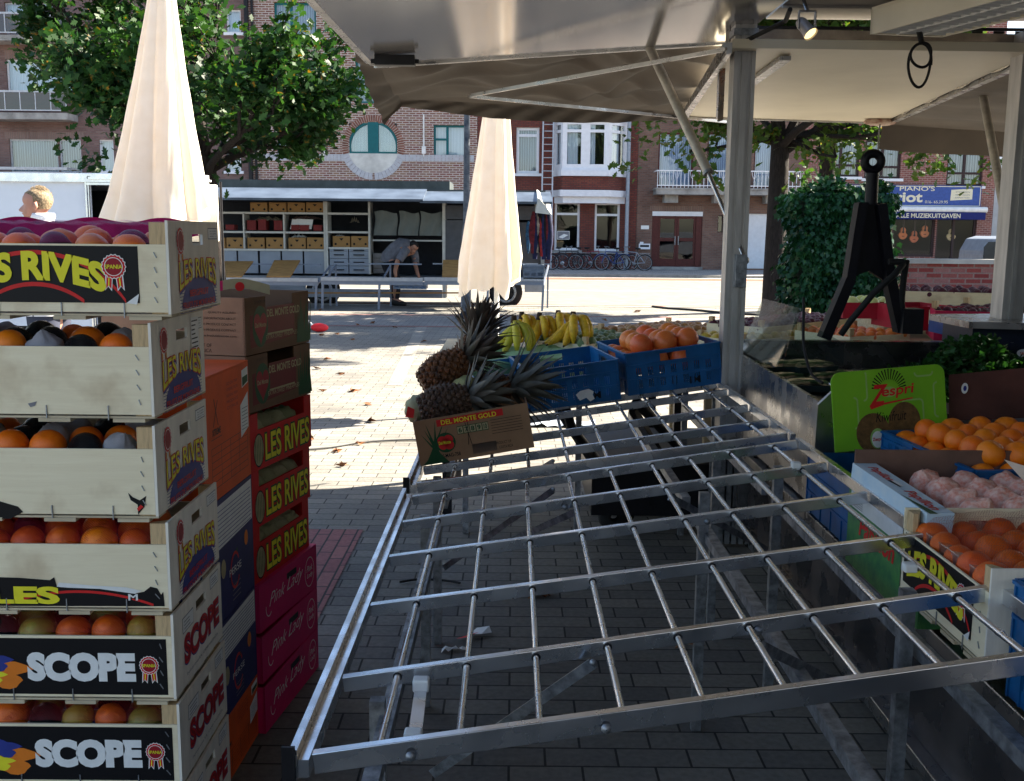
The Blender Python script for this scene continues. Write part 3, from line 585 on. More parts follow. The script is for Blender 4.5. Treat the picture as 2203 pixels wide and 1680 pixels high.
# ---- 5 music shop
BR5 = brickmat('salmon_brick', (0.2, 0.06, 0.045), (0.28, 0.1, 0.075), (0.33, 0.22, 0.19), 0.24, 0.085, 0.014, dirt=0.15, third=(0.14, 0.05, 0.05))
b5 = Bld('music_shop', 'salmon brick music shop with dark window frames under the blue sign', 1722.5, 2134, 12.4, BR5)
for r in ((2038, 308, 2116, 400), (1861, 300, 1939, 384), (1771, 297, 1850, 380)):
    b5.win(r, M_brn, (.5,), (.3,), M_cur, .1, M_wf); b5.win((r[0], 80, r[2], 190), M_brn, (.5,), (.3,), M_cur, .1, M_wf)
b5.band((2030, 294, 2122, 307), brickmat('soldier5', (.3, .11, .085), (.38, .17, .13), (.42, .33, .28), .5, .085, .014, 'ZX', off=0), .01)
b5.win((1919, 462, 2011, 552), M_brn, (), (), None, .1, glass=M_gshop, name='shop_window'); b5.win((2013, 462, 2099, 578), M_brn, (.45,), (), None, .1, glass=M_gshop, name='shop_window')
b5.win((1740, 462, 1830, 578), M_brn, (.5,), (), None, .1, glass=M_gshop, name='shop_window')
b5.close()
a, b, c, d = RC(1767, 398, 2112, 444, YF-.25); si = thing('shop_sign', "blue PIANO'S shop sign with cream lettering above the music shop window", 'sign', ((a+b)/2, YF-.2, c))
k = MB(); k.box(a, b, YF-.2, YF-.001, c, d); k.build('sign_board', mat('sign_blue', (.04, .085, .3), .5), si)
fr = FR((a, YF-.2, c), (1, 0, 0), (0, 0, 1)); px = lambda x: P(x, 420, YF-.2).x-a; W = b-a; Hh = d-c; I_crm = ink('cream', (.72, .66, .48)); INK2 = INK+[I_crm]; CRM = 10
k = MB(); fr.text(k, "PIANO'S", px(1935), Hh*.74, px(2010)-px(1935), Hh*.2, CRM, .004, .01); fr.text(k, 'riot', px(1928), Hh*.22, px(1984)-px(1928), Hh*.42, CRM, .004, .03); fr.text(k, '016- 65.29.95', px(1991), Hh*.16, px(2040)-px(1991), Hh*.13, CRM, .004)
fr.poly(k, [(px(2045), Hh*.3), (px(2092), Hh*.36), (px(2092), Hh*.86), (px(2046), Hh*.8)], CRM, .004)
for i, s_ in enumerate(('- STEMMEN', '- HERSTELLEN', '- EXPERTISES')): fr.text(k, s_, px(2051), Hh*(.66-.13*i), px(2086)-px(2051), Hh*.07, GRY, .008)
e = .03
for r_ in ((e, e, W-e, e+.03), (e, Hh-e-.03, W-e, Hh-e), (e, e, e+.03, Hh-e), (W-e-.03, e, W-e, Hh-e)): fr.rect(k, *r_, CRM, .003)
k.build('lettering', INK2, si)
aw = thing('shop_awning', 'rolled white awning with navy valance lettered ALLE MUZIEKUITGAVEN over the shop window', 'awning', (P(2000, 450, YF-.6).x, YF-.6, P(2000, 460, YF-.6).z))
a, b, c, d = RC(1905, 444, 2125, 457, YF-.6); k = MB(); k.tube([(a, YF-.5, (c+d)/2), (b, YF-.5, (c+d)/2)], (d-c)/2, 10); k.box(a, b, YF-.45, YF-.003, c+.05, d-.05); k.build('cassette', M_white, aw)
a, b, c2, d2 = RC(1908, 457, 2120, 472, YF-.6); k = MB(); k.box(a, b, YF-.62, YF-.6, c2, c+.02); k.build('valance', mat('navy_cloth', (.012, .02, .13), .8), aw)
fr = FR((a, YF-.62, c2), (1, 0, 0), (0, 0, 1)); k = MB(); fr.text(k, 'ALLE MUZIEKUITGAVEN', P(1928, 460, YF-.6).x-a, .07, P(2066, 460, YF-.6).x-P(1928, 460, YF-.6).x, .19, CRM, .004, .02); k.build('lettering', INK2, aw)
def guitar(x, y, col, n):
    c = P(x, y, YF+.24); t = thing('guitar', n, 'guitar', tuple(c)); k = MB()
    out = []
    for i in range(28):
        a_ = 2*math.pi*i/28; z = .27*math.cos(a_); w_ = .2*math.sin(a_)*(1-.28*math.exp(-((z-.06)/.07)**2))*(1.05 if z < 0 else .8); out.append((c.x+w_, c.y, c.z+z))
    k.prism(out, (0, 0, 0), (0, .09, 0)); k.build('body', mat('guitar%.2f' % col[1], tuple(min(.9, q*1.5) for q in col), .35, 0, .2, 3, 0), t)
    k = MB(); k.box(c.x-.03, c.x+.03, c.y-.012, c.y+.02, c.z+.1, c.z+.62); k.box(c.x-.045, c.x+.045, c.y-.012, c.y+.02, c.z+.621, c.z+.74); k.build('neck', M_brn, t)
    k = MB(); fr = FR((c.x, c.y-.002, c.z), (1, 0, 0), (0, 0, 1)); fr.disc(k, 0, .06, .05, BLK, .001); fr.rect(k, -.06, -.14, .06, -.11, BLK, .001); k.build('sound_hole', INK, t)
guitar(1943, 502, (.5, .12, .03), 'orange guitar hanging leftmost in the music shop window')
guitar(1967, 509, (.42, .09, .03), 'orange guitar hanging lowest between two others in the shop window')
guitar(1990, 498, (.48, .13, .04), 'smaller orange guitar third from the left in the shop window')
guitar(2047, 505, (.6, .42, .2), 'pale wood guitar hanging in the right pane of the music shop')
# ---- 6 grey building far right
b6 = Bld('grey_building', 'pale grey rendered building with a wall unit right of the music shop', 2134.5, 2640, 9.5, mat('grey_render', (.42, .43, .44), .9, 0, .2, 1.2, .1))
b6.win((2160, 478, 2200, 575), M_wf, (), (.8,), None, .08, glass=M_gdark); b6.win((2260, 300, 2330, 390), M_wf, (.5,), (), M_cur, .08)
b6.band((2136, 368, 2300, 376), M_conc, .15, 'ledge'); b6.close()
a, b, c, d = RC(2143, 326, 2190, 366, YF-.5); k = MB(); k.box(a, b, YF-.5, YF-.002, c, d); 
for i in range(5): k.box(a+.5, a+.9, YF-.51, YF-.5, c+.25+i*.09, c+.29+i*.09, 1)
tag(k.build('ventilation_unit', [M_wf, I_gry]), 'white ventilation unit on the ledge of the grey building', 'wall unit')
# ================================================================= TREES, IVY
L_tree = leafmat('oak_leaves', ((0.008, 0.03, 0.009), (0.026, 0.072, 0.016), (0.24, 0.11, 0.012)), 0.26)
L_tree2 = leafmat('autumn_oak_leaves', ((0.02, 0.055, 0.013), (0.07, 0.11, 0.02), (0.28, 0.11, 0.015)), 0.35)
L_ivy = leafmat('ivy_leaves', ((0.004, 0.022, 0.01), (0.012, 0.05, 0.018), (0.05, 0.13, 0.03)), 0.1, 0.3)
M_bark = mat('bark', (0.026, 0.019, 0.016), 0.95, 0, 0.4, 14, 0.9, (3, 3, 0.6), bd=0.03)
OAK = np.array([(0, 0, 0), (.14, .1, .02), (.34, .12, .03), (.3, .3, .02), (.6, .2, .04), (.62, .42, .02), (.82, .22, .03), (1.05, .05, -.05), (1.05, -.05, -.05), (.82, -.22, .03), (.62, -.42, .02), (.6, -.2, .04), (.3, -.3, .02), (.34, -.12, .03), (.14, -.1, .02)])
IVY = np.array([(0, 0, 0), (-.1, .35, .0), (.2, .3, .05), (.4, .62, -.02), (.55, .28, .05), (1.05, 0, -.06), (.55, -.28, .05), (.4, -.62, -.02), (.2, -.3, .05), (-.1, -.35, 0)])
def leaves(name, pts, dirs, size, template, m, parent=None, sv=0.3, flat=0.6):
    n = len(pts); k = len(template); pts = np.asarray(pts); d = np.asarray(dirs, float)
    d = d/np.linalg.norm(d, axis=1)[:, None]
    up = np.random.normal(size=(n, 3))*(1-flat)+np.array([0, 0, 1])*flat; s = np.cross(up, d); s /= np.linalg.norm(s, axis=1)[:, None]+1e-9; u = np.cross(d, s)
    sz = size*(1+np.random.uniform(-sv, sv, n))
    V = pts[:, None, :] + sz[:, None, None]*(template[None, :, 0, None]*d[:, None, :]+template[None, :, 1, None]*s[:, None, :]+template[None, :, 2, None]*u[:, None, :])
    V = V.reshape(-1, 3)
    if parent is not None:
        I = np.array(XF[parent.name].inverted()); V = V @ I[:3, :3].T + I[:3, 3]
    me = bpy.data.meshes.new(name); me.vertices.add(len(V)); me.vertices.foreach_set('co', V.ravel())
    me.loops.add(n*k); me.loops.foreach_set('vertex_index', np.arange(n*k)); me.polygons.add(n)
    me.polygons.foreach_set('loop_start', np.arange(n)*k); me.polygons.foreach_set('loop_total', np.full(n, k)); me.materials.append(m); me.update(calc_edges=True); me.validate()
    o = bpy.data.objects.new(name, me); COL.objects.link(o)
    if parent: o.parent = parent; XF[o.name] = XF[parent.name]
    else: XF[o.name] = Matrix.Identity(4)
    return o
def tree(base, th, r0, cr, cz, nl, label, lm, size=.16, seed=1, lean=(0, 0), lowz=None, yr=1.0, extra=()):
    rnd = random.Random(seed); npst = np.random.get_state(); np.random.seed(seed)
    t = thing('tree', label, 'tree', base); k = MB(); b = Vector(base)
    top = b+Vector((lean[0], lean[1], th)); k.tube([b-Vector((0, 0, .1)), b+Vector((0, 0, .25)), b.lerp(top, .5), top], [r0*1.35, r0*1.08, r0*.98, r0*.85], 14); tr = k.build('trunk', M_bark, t)
    tips = []; C = Vector((base[0]+lean[0], base[1]+lean[1], cz)); k = MB()
    def grow(p, d, L, r, dep, ex=False):
        pts = [p]; q = p
        for i in range(4):
            d = (d+Vector((rnd.uniform(-.22, .22), rnd.uniform(-.22, .22), rnd.uniform(-.1, .2)))).normalized(); q = q+d*L/4
            if dep < 9 and not ex and ((q.x-C.x)/cr)**2+((q.y-C.y)/cr)**2+((q.z-C.z)/cr)**2 > .95 and dep: q = pts[-1]+(C-pts[-1]).normalized()*.05
            pts.append(q)
            if dep >= 1: tips.append((q.copy(), d.copy()))
        k.tube(pts, [r*(1-.13*i) for i in range(5)], 6 if dep else 8)
        if dep >= 3: return
        for j in range(3 if dep else 4):
            i = rnd.choice((2, 3, 4)); nd = (d*.8+Vector((rnd.uniform(-1, 1), rnd.uniform(-1, 1), rnd.uniform(-.45, .6)))).normalized()
            grow(pts[i], nd, L*rnd.uniform(.5, .75), r*.5, dep+1)
    for i in range(7):
        a = 2*math.pi*i/7+rnd.uniform(-.3, .3); grow(top-Vector((0, 0, .1+.25*rnd.random())), Vector((math.cos(a), math.sin(a), rnd.uniform(.25, 1.2))).normalized(), cr*rnd.uniform(.6, .85), r0*.42, 0)
    grow(top-Vector((0, 0, .2)), Vector((0, 0, 1)), cr*1.1, r0*.7, 0)
    for e, l in extra: e = Vector(e); grow(top, (e-top).normalized(), (e-top).length, r0*.25, 2, True)
    ok = [(p, d) for p, d in tips if ((p.x-C.x)/cr)**2+((p.y-C.y)/(cr*yr))**2+((p.z-C.z)/(cr*.95))**2 < 1.25 and (lowz is None or p.z > lowz)]
    for e, l in extra:
        for _ in range(l): ok.append((Vector(e)+Vector((rnd.gauss(0, .35), rnd.gauss(0, .3), rnd.gauss(0, .22))), Vector((rnd.gauss(0, 1), rnd.gauss(0, 1), -.3)).normalized()))
    k.build('limbs', M_bark, t)
    P_ = []; D_ = []
    while len(P_) < nl:
        p, d = rnd.choice(ok)
        for _ in range(9): P_.append((p.x+rnd.gauss(0, .14), p.y+rnd.gauss(0, .14), p.z+rnd.gauss(0, .12))); D_.append((d.x+rnd.gauss(0, .8), d.y+rnd.gauss(0, .8), d.z+rnd.gauss(-.35, .6)))
    leaves('crown', P_, D_, size, OAK, lm, t, flat=.45); np.random.set_state(npst); return t
tx, _, _, _ = RC(452, 400, 470, 420, 16)
b = P(461, 420, 16); tree((b.x, 16, 0), 2.7, .155, 2.6, 4.8, 17000, 'green street tree with yellowing leaves behind the large closed parasol', L_tree, .13, 3, lean=(-.1, 0), extra=(((-6.1, 15.6, 3.0), 6), ((-3.7, 15.5, 2.75), 4), ((-6.6, 15.9, 3.9), 6), ((-5.4, 15.3, 3.0), 6), ((-4.2, 15.2, 3.0), 6)))
b = P(1672, 450, 19.5); tree((b.x, 19.5, 0), 3.4, .195, 3.7, 6.9, 24000, 'autumn oak tree with thick dark trunk beside the ivy-covered block', L_tree2, .15, 8, extra=(((3.1, 18.6, 3.1), 8), ((2.0, 18.3, 3.45), 6), ((4.0, 18.6, 3.3), 6), ((7.0, 18.8, 3.35), 8), ((8.3, 18.5, 3.2), 8), ((8.9, 19, 3.5), 8), ((5.9, 18.7, 2.7), 4), ((7.5, 18.6, 3.0), 6)))
tree((13.5, 19.5, 0), 4.0, .2, 3.7, 7.6, 9000, 'tall street tree added beyond the brick garden wall to shade the square', L_tree2, .17, 21, lowz=4.6)  # added out of view so its crown shades the square
tree((6.6, 22.0, 0), 4.6, .18, 3.5, 8.4, 12000, 'tall slim street tree added at the kerb to shade the square', L_tree2, .17, 31, lowz=5.2)  # extra tree, put in for the shadow it casts on the paving
# ivy-covered cabinet
iv = thing('ivy_block', 'dense dark ivy covering a tall square block left of the brick garden wall', 'ivy', (P(1805, 500, 14).x, 14, 0))
a, b, c, d = RC(1728, 402, 1912, 700, 14); d -= .08; M_dk = mat('dark_core', (.01, .02, .012), .95)
k = MB(); k.box(a+.06, b-.06, 14.1, 14.85, 0, d-.08); k.build('core', M_dk, iv)
pts = []; dr = []
for _ in range(13000):
    f = random.random(); z = (random.random()**.8)*(d)
    bul = .05*math.sin(z*7)+.06*math.sin(z*3+f*9)
    if f < .5: x = random.uniform(a, b); pts.append((x, 14.06-abs(random.gauss(0, .05))-bul*.6, z)); dr.append((jit(.6), -.5, -1))
    elif f < .68: pts.append((b+bul+abs(random.gauss(0, .06)), random.uniform(14, 14.95), z)); dr.append((.6, jit(.6), -1))
    elif f < .8: pts.append((a-bul-abs(random.gauss(0, .06)), random.uniform(14, 14.95), z)); dr.append((-.6, jit(.6), -1))
    else: x = random.uniform(a, b); pts.append((x, random.uniform(14, 14.95), d-.06+abs(random.gauss(0, .08))+.07*math.sin(x*9))); dr.append((jit(1), jit(1)-.3, .3))
leaves('foliage', pts, dr, .07, IVY, L_ivy, iv, flat=0.0)
# brick garden wall
BRW = brickmat('garden_brick', (0.16, 0.02, 0.02), (0.22, 0.04, 0.035), (0.2, 0.13, 0.12), 0.24, 0.08, 0.012, third=(0.3, 0.17, 0.16), dirt=.2)
a, b, c, d = RC(1905, 568, 2320, 660, 15.5); gw = thing('garden_wall', 'low red brick garden wall with stone coping behind the fruit crates', 'wall', ((a+b)/2, 15.5, 0))
k = MB(); k.box(a, b, 15.5, 15.75, 0, d); k.build('brickwork', BRW, gw); k = MB(); k.box(a-.05, b, 15.43, 15.82, d+.001, d+.07); k.build('coping', M_conc, gw)
a, b, c, d = RC(1818, 582, 1870, 700, 15.2); eb = thing('electricity_cabinet', 'grey-white electricity cabinet with a warning triangle between ivy and brick wall', 'cabinet', ((a+b)/2, 15.2, 0))
k = MB(); k.box(a, b, 15.2, 15.45, 0, d); k.build('housing', mat('cabinet_grey', (.55, .56, .55), .6, 0, .35, 3, .05), eb)
fr = FR((a, 15.2, 0), (1, 0, 0), (0, 0, 1)); k = MB(); w_ = b-a; fr.poly(k, [(w_*.25, d-.42), (w_*.75, d-.42), (w_*.5, d-.17)], BLK, .002); fr.poly(k, [(w_*.31, d-.4), (w_*.69, d-.4), (w_*.5, d-.21)], YEL, .004)
fr.poly(k, [(w_*.5, d-.25), (w_*.46, d-.33), (w_*.5, d-.33), (w_*.48, d-.39), (w_*.54, d-.31), (w_*.5, d-.31)], BLK, .006); fr.rect(k, w_*.35, d-.1, w_*.65, d-.05, BLK, .002); k.build('warning_sign', INK, eb)
# parked van seen at the right
a, b, c, d = RC(2112, 508, 2300, 650, 21); v = thing('parked_van', 'pale van with a dark rounded rear window parked behind the brick wall', 'van', (a+1, 21, -.0))
k = MB(); k.box(a+.02, a+3.6, 20.6, 22.2, .3, d-.35); k.prism([(a, 20.6, .9), (a+.03, 20.6, d-.3), (a+.15, 20.6, d-.06), (a+.35, 20.6, d), (a+3.5, 20.6, d), (a+3.5, 20.6, .9)], (0, 0, 0), (0, 1.6, 0)); k.build('body', mat('van_pale_blue', (.2, .24, .3), .35), v, bevel=.03)
k = MB(); a1, b1_, c1, d1 = RC(2117, 520, 2155, 573, 20.58); k.prism([(a1, 20.59, c1), (b1_, 20.59, c1), (b1_, 20.59, d1-.06), (b1_-.08, 20.59, d1), (a1+.08, 20.59, d1), (a1, 20.59, d1-.1)], (0, 0, 0), (0, .02, 0)); k.build('window', mat('tinted', (.02, .03, .04), .1), v)
for x in (a+.7, a+2.9): k = MB(); k.lathe([(.02, -.1), (.3, -.1), (.34, -.05), (.34, .05), (.3, .1), (.02, .1)], (x, 20.7, .34), 20, axis='Y'); k.build('wheel', M_rubber, v)
# ================================================================= LAMP POST
b = G(1003, 685); lp = thing('lamp_post', 'dark peeling lamp post between the closed parasol and the market trailer', 'lamp post', tuple(b))
k = MB(); k.tube([(b.x, b.y, .05), (b.x, b.y, 1.6)], .085, 14); k.tube([(b.x, b.y, 1.6), (b.x, b.y, 1.75), (b.x+.02, b.y, 6.5)], [.085, .06, .05], 12); k.build('pole', mat('peeling_paint', (.02, .03, .05), .5, 0, .2, 9, .3, col2=(.14, .15, .17)), lp)
k = MB(); k.lathe([(.2, 0), (.2, .04), (.13, .06), (.09, .14)], (b.x, b.y, 0), 14); k.build('base', M_black, lp)
k = MB(); k.tube([(b.x, b.y, 6.5), (b.x, b.y-.5, 6.8), (b.x, b.y-1.0, 6.85)], .04, 8); k.ball((b.x, b.y-1.2, 6.82), .2, sq=(.8, 1.6, .5)); k.build('lamp_head', M_black, lp)
# ================================================================= MARKET TRAILER ACROSS
YT = 22.75
tr = thing('market_trailer', 'long open grey market trailer with shelves of boxes parked across the square', 'trailer', (-5, 24, -.1))
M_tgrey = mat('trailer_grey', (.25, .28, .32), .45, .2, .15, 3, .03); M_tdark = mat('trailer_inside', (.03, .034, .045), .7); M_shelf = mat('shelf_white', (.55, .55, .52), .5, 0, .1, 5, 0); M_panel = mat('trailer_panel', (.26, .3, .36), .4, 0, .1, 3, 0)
tx_ = lambda x, Y=YT: P(x, 520, Y).x
tz = lambda y, x=800, Y=YT: P(x, y, Y).z
X0, X1 = tx_(300), tx_(1172)
k = MB(); k.box(X0, X1, 25.2, 25.3, .5, 2.42); k.box(X0, X0+.08, YT, 25.19, .5, 2.42); k.box(X1-.08, X1, YT+.02, 25.19, .5, 2.42); k.box(X0+.081, X1-.081, YT+.05, 25.19, .5, .6); k.build('hull', M_tgrey, tr)
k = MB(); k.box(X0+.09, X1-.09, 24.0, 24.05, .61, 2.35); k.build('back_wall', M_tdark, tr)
k = MB(); k.box(X0, X1, YT-.05, 25.35, 2.425, 2.5); k.box(X0+.2, tx_(963), 23.5, 25.0, 2.501, 2.72); k.build('roof', mat('roof_grey', (.07, .085, .09), .5, .1, .2, 4, .05), tr)
for x0, x1, z0 in ((300, 912, 2.30), (905, 1186, 2.27)):
    k = MB(); a, b = tx_(x0, 21.9), tx_(x1, 21.9); k.hexa([(a, 21.7, z0-.09), (b, 21.7, z0-.09), (b, YT, z0+.17), (a, YT, z0+.17), (a, 21.7, z0-.04), (b, 21.7, z0-.04), (b, YT, z0+.21), (a, YT, z0+.21)]); k.build('awning_flap', mat('flap_blue_grey', (.085, .11, .15), .35, .1, .35, 2, .03), tr)
k = MB(); a = tx_(1150, 22); k.hexa([(a, 21.65, 2.0), (a+.35, 21.65, 1.96), (a+.35, YT, 2.2), (a, YT, 2.3), (a+.05, 21.65, 2.3), (a+.1, 21.65, 2.28), (a+.1, YT, 2.5), (a+.05, YT, 2.52)]); k.build('flap_end', M_shelf, tr)
# shelves: columns at px, rows
k = MB(); zr = [tz(y) for y in (435, 458, 497, 535)]
def bar(x0, x1, y, t=3.2, Y=YT+.06, mi=0, d=.5): a, b = tx_(x0), tx_(x1); z = tz(y, (x0+x1)/2); k.box(a, b, Y, Y+d, z-t/190, z+t/190, mi)
for y in (458, 499.5, 537.5): bar(439, 698, y, 4); 
for y in (459.5, 499.5, 534): bar(705, 793, y, 4)
for y in (517.5,): bar(801, 951, y, 3)
def col(x, y0, y1, t=3, Y=YT+.05): a = tx_(x); k.box(a-t/190, a+t/190, Y-.01, Y+.49, tz(y1), tz(y0))
for x in (524, 610.5): col(x, 459, 537)
for x in (698, 794): col(x, 434, 590, 4)
for x in (702,): col(x, 434, 590, 5)
col(955, 434, 640, 7); col(439, 434, 560)
k.build('shelf', M_shelf, tr)
for i, (x0, x1) in enumerate(((439, 505), (509, 551), (556, 600), (604, 648), (652, 697))):
    k = MB(); k.box(tx_(x0), tx_(x1), YT+.1, YT+.14, tz(590), tz(539)); k.box(tx_(x0)+.03, tx_(x1)-.03, YT+.095, YT+.1, tz(557), tz(556)); k.build('cupboard_door', M_panel, tr)
for i in range(4):
    for j in range(2):
        z1 = 537+(i*16 if i else 0)-(0 if i else 0); y0 = [537, 541.5, 557, 573][i]; y1 = [541, 556, 572, 589][i]; x0, x1 = ((708, 748), (750, 792))[j]
        k = MB(); k.box(tx_(x0), tx_(x1), YT+.04, YT+.3, tz(y1), tz(y0)); k.tube([(tx_(x0)+.1, YT+.03, (tz(y0)+tz(y1))/2), (tx_(x0)+.12, YT, (tz(y0)+tz(y1))/2), (tx_(x1)-.12, YT, (tz(y0)+tz(y1))/2), (tx_(x1)-.1, YT+.03, (tz(y0)+tz(y1))/2)], .012, 5, 1); k.build('drawer', [M_panel, I_blk], tr)
k = MB(); k.box(tx_(300), tx_(951), YT, YT+.06, tz(640), tz(622)); k.box(tx_(439), tx_(655), YT+.02, YT+.08, tz(622)+.002, tz(604)); k.build('skirt', M_tgrey, tr)
k = MB(); k.box(tx_(958), tx_(1100), YT+.03, YT+.08, tz(600), tz(472)); k.box(tx_(958), tx_(1168), YT+.031, YT+.07, tz(470), tz(440)); k.box(tx_(1114), tx_(1168), YT+.3, YT+.35, tz(600), tz(475)); k.build('rear_door', mat('door_dark_grey', (.07, .075, .09), .5), tr)
for x in (690, 1089):
    c = Vector((tx_(x), YT+.2, .27)); k = MB(); k.lathe([(.05, -.12), (.3, -.12), (.37, -.08), (.37, .08), (.3, .12), (.05, .12)], c, 28, axis='Y'); wh = k.build('wheel', M_rubber, tr)
    k = MB(); k.lathe([(.02, -.1), (.12, -.1), (.2, -.125), (.235, -.135), (.24, -.1)], c, 24, axis='Y'); [k.lathe([(.004, -.14), (.022, -.14), (.022, -.1)], c+Vector((.16*math.cos(i*.785), 0, .16*math.sin(i*.785))), 8, 1, axis='Y') for i in range(8)]; k.build('rim', [M_zinc, I_blk], wh)
k = MB(); k.box(tx_(1130), tx_(1172), YT+.1, YT+.4, .28, .52); k.build('bumper', M_tgrey, tr)
# cardboard boxes on the trailer's shelves
M_box = mat('tan_box', (.34, .19, .07), .85, 0, .1, 6, .05)
def sbox(x0, x1, yt, yb, n, hrt=True):
    a, b = tx_(x0), tx_(x1); z1, z0 = tz(yt, x0), tz(yb, x0)+.01; Y = YT+.12; t = thing('cardboard_box', n, 'box', ((a+b)/2, Y, z0), group='cardboard boxes on the trailer shelves')
    k = MB(); k.box(a+.01, b-.01, Y, Y+.35, z0, z1); k.build('carton', M_box, t)
    fr = FR((a, Y, z0), (1, 0, 0), (0, 0, 1)); w_, h_ = b-a, z1-z0; k = MB(); fr.disc(k, w_*.18, h_*.3, .025, BLK, .002, 12); fr.disc(k, w_*.82, h_*.3, .025, BLK, .002, 12); fr.poly(k, [(w_*.38, h_*.82), (w_*.5, h_*.6), (w_*.62, h_*.82)], BLK, .002); k.build('holes', INK, t)
for i, (x0, x1) in enumerate(((537, 575), (577, 616), (617, 656), (657, 696))): sbox(x0, x1, 435, 457, ('leftmost', 'second', 'third', 'rightmost')[i]+' tan box on the top shelf under the trailer awning')
for i, (x0, x1) in enumerate(((439, 482), (483, 522), (528, 567), (569, 609), (617, 656), (657, 696))): sbox(x0, x1, 511, 536, ('leftmost tan box on the lower shelf beside the wooden crate', 'second tan box from the left on the lower trailer shelf', 'third tan box from the left on the lower trailer shelf', 'fourth tan box from the left on the lower trailer shelf', 'browner box with white cloth on top on the lower trailer shelf', 'tan box on the lower shelf just left of the drawers column')[i])
sbox(713, 752, 508, 533, 'left tan box directly above the grey drawers'); sbox(753, 792, 508, 533, 'right tan box directly above the grey drawers')
M_rbox = mat('dark_red_box', (.17, .02, .02), .7)
for i, (x0, x1, y0) in enumerate(((484, 502, 487), (530, 549, 477), (554, 571, 475), (588, 606, 477), (625, 642, 486), (643, 663, 486), (673, 691, 486))):
    k = MB(); k.box(tx_(x0), tx_(x1), YT+.1, YT+.4, tz(497), tz(y0)); k.box(tx_(x0)-.01, tx_(x1)+.01, YT+.09, YT+.41, tz(y0)+.001, tz(y0)+.012); tag(k.build('red_box', M_rbox), ('low', 'wide', 'narrow', 'tall', 'small', 'flat', 'rightmost')[i]+' dark red box on the middle shelf of the trailer', 'box', 'dark red boxes on the trailer shelf')
k = MB(); k.hexa([(tx_(622), YT+.12, tz(494)), (tx_(668), YT+.12, tz(494)), (tx_(668), YT+.14, tz(494)), (tx_(622), YT+.14, tz(494)), (tx_(626), YT+.2, tz(471)), (tx_(671), YT+.2, tz(473)), (tx_(671), YT+.22, tz(473)), (tx_(626), YT+.22, tz(471))]); tag(k.build('white_card', M_white), 'white card leaning among red boxes on the middle trailer shelf', 'card')
def rag(x0, x1, y0, y1, m, label, n=10):
    k = MB(); rows = []
    for j in range(5):
        rows.append([(tx_(x0+(x1-x0)*i/n), YT+.12+.3*j/4, tz(y1)+ (tz(y0)-tz(y1))*max(0.05, math.sin(math.pi*i/n)**.5*math.sin(math.pi*(j+.6)/5.2)*(.65+.35*math.sin(i*2.3+j*1.7)))) for i in range(n+1)])
    k.grid(rows); tag(k.build('cloth_heap', m), label, 'cloth')
rag(440, 475, 464, 497, clothmat('cream_cloth', (.5, .48, .42), (.3, .3, .25)), 'cream bag at the left end of the middle trailer shelf')
rag(540, 608, 464, 478, mat('mixed_cloth', (.32, .28, .2), .9, 0, .6, 20, .3), 'heap of beige and black clothes over red boxes on the middle shelf'); rag(620, 690, 462, 474, mat('mixed_cloth2', (.2, .12, .1), .9, 0, .6, 20, .3), 'heap of dark clothes behind the white card on the middle shelf'); rag(622, 655, 503, 513, M_white, 'crumpled white cloth on the browner box on lower shelf'); rag(718, 735, 503, 509, M_white, 'small white cloth on left box above the drawers'); rag(751, 768, 463, 480, mat('tan_hat', (.3, .25, .18), .9), 'tan hat hanging in the dark upper compartment above the drawers')
M_tarp = clothmat('grey_green_tarp', (.17, .19, .18), (.1, .1, .1), .1, .4, 5)
for i, (x0, x1) in enumerate(((804, 853), (857, 900), (903, 951))):
    rows = []
    for j in range(7):
        t = j/6; rows.append([(tx_(x0+(x1-x0)*u/10)+.02*math.sin(t*5), YT+.15+.03*math.sin(u*1.1+t*4+i), tz(455)*(1-t)+tz(506)*t+.03*math.sin(u*.5+i)*(1-t)) for u in range(11)])
    k = MB(); k.grid(rows); tag(k.build('hanging_tarp', M_tarp), ('left', 'middle', 'right')[i]+' grey-green cloth panel hanging inside the trailer above the bending man', 'cloth')
for y in (545, 556, 567, 578):
    k = MB(); k.box(tx_(800), tx_(846), YT+.2, YT+.45, tz(y+10), tz(y)); tag(k.build('clear_drawer_box', mat('clear_plastic_grey', (.14, .15, .17), .2)), {545: 'topmost', 556: 'second', 567: 'third', 578: 'lowest'}[y]+' grey plastic drawer box stacked behind the bending man', 'box')
# hanging clothes / umbrellas at the end of the trailer
cols = [(.12, .01, .015), (.006, .01, .05), (.3, .25, .2), (.004, .004, .008), (.3, .02, .02), (.01, .015, .07), (.006, .006, .01)]
for i in range(9):
    x = 1150+i*3.6; y0, y1 = 450+random.uniform(0, 8), 545+random.uniform(-12, 15); k = MB(); rows = []
    sp = 1 if i != 0 else 0
    for j in range(7):
        t = j/6; xx = x+(-3 if i < 3 else 2)*t; r_ = .05+.07*math.sin(math.pi*min(1, t*1.1))
        c = P(xx, y0+(y1-y0)*t, 21.9); rows.append([c+Vector((r_*math.cos(a)*.9, r_*math.sin(a)*.6*(1+.3*math.sin(3*a+i)), 0)) for a in [q*math.pi/4 for q in range(8)]])
    k.grid(rows, closed=True); tag(k.build('hanging_garment', mat('garment%d' % (i % 7), cols[i % 7], .85, 0, .4, 15, .3)), 'dark blue, red and white garment hanging in a bunch at the trailer end', 'garment', 'garments hanging at the trailer end')
c0, c1 = P(1192-5, 505, 22.0), P(1192, 548, 22.0)
k = MB(); a = P(1190-3, 506, 22); c = P(1192, 543, 22); 
c = P(1192, 507, 22); k = MB(); cc = P(1191.0, 505, 22); xx = tx_(1192)
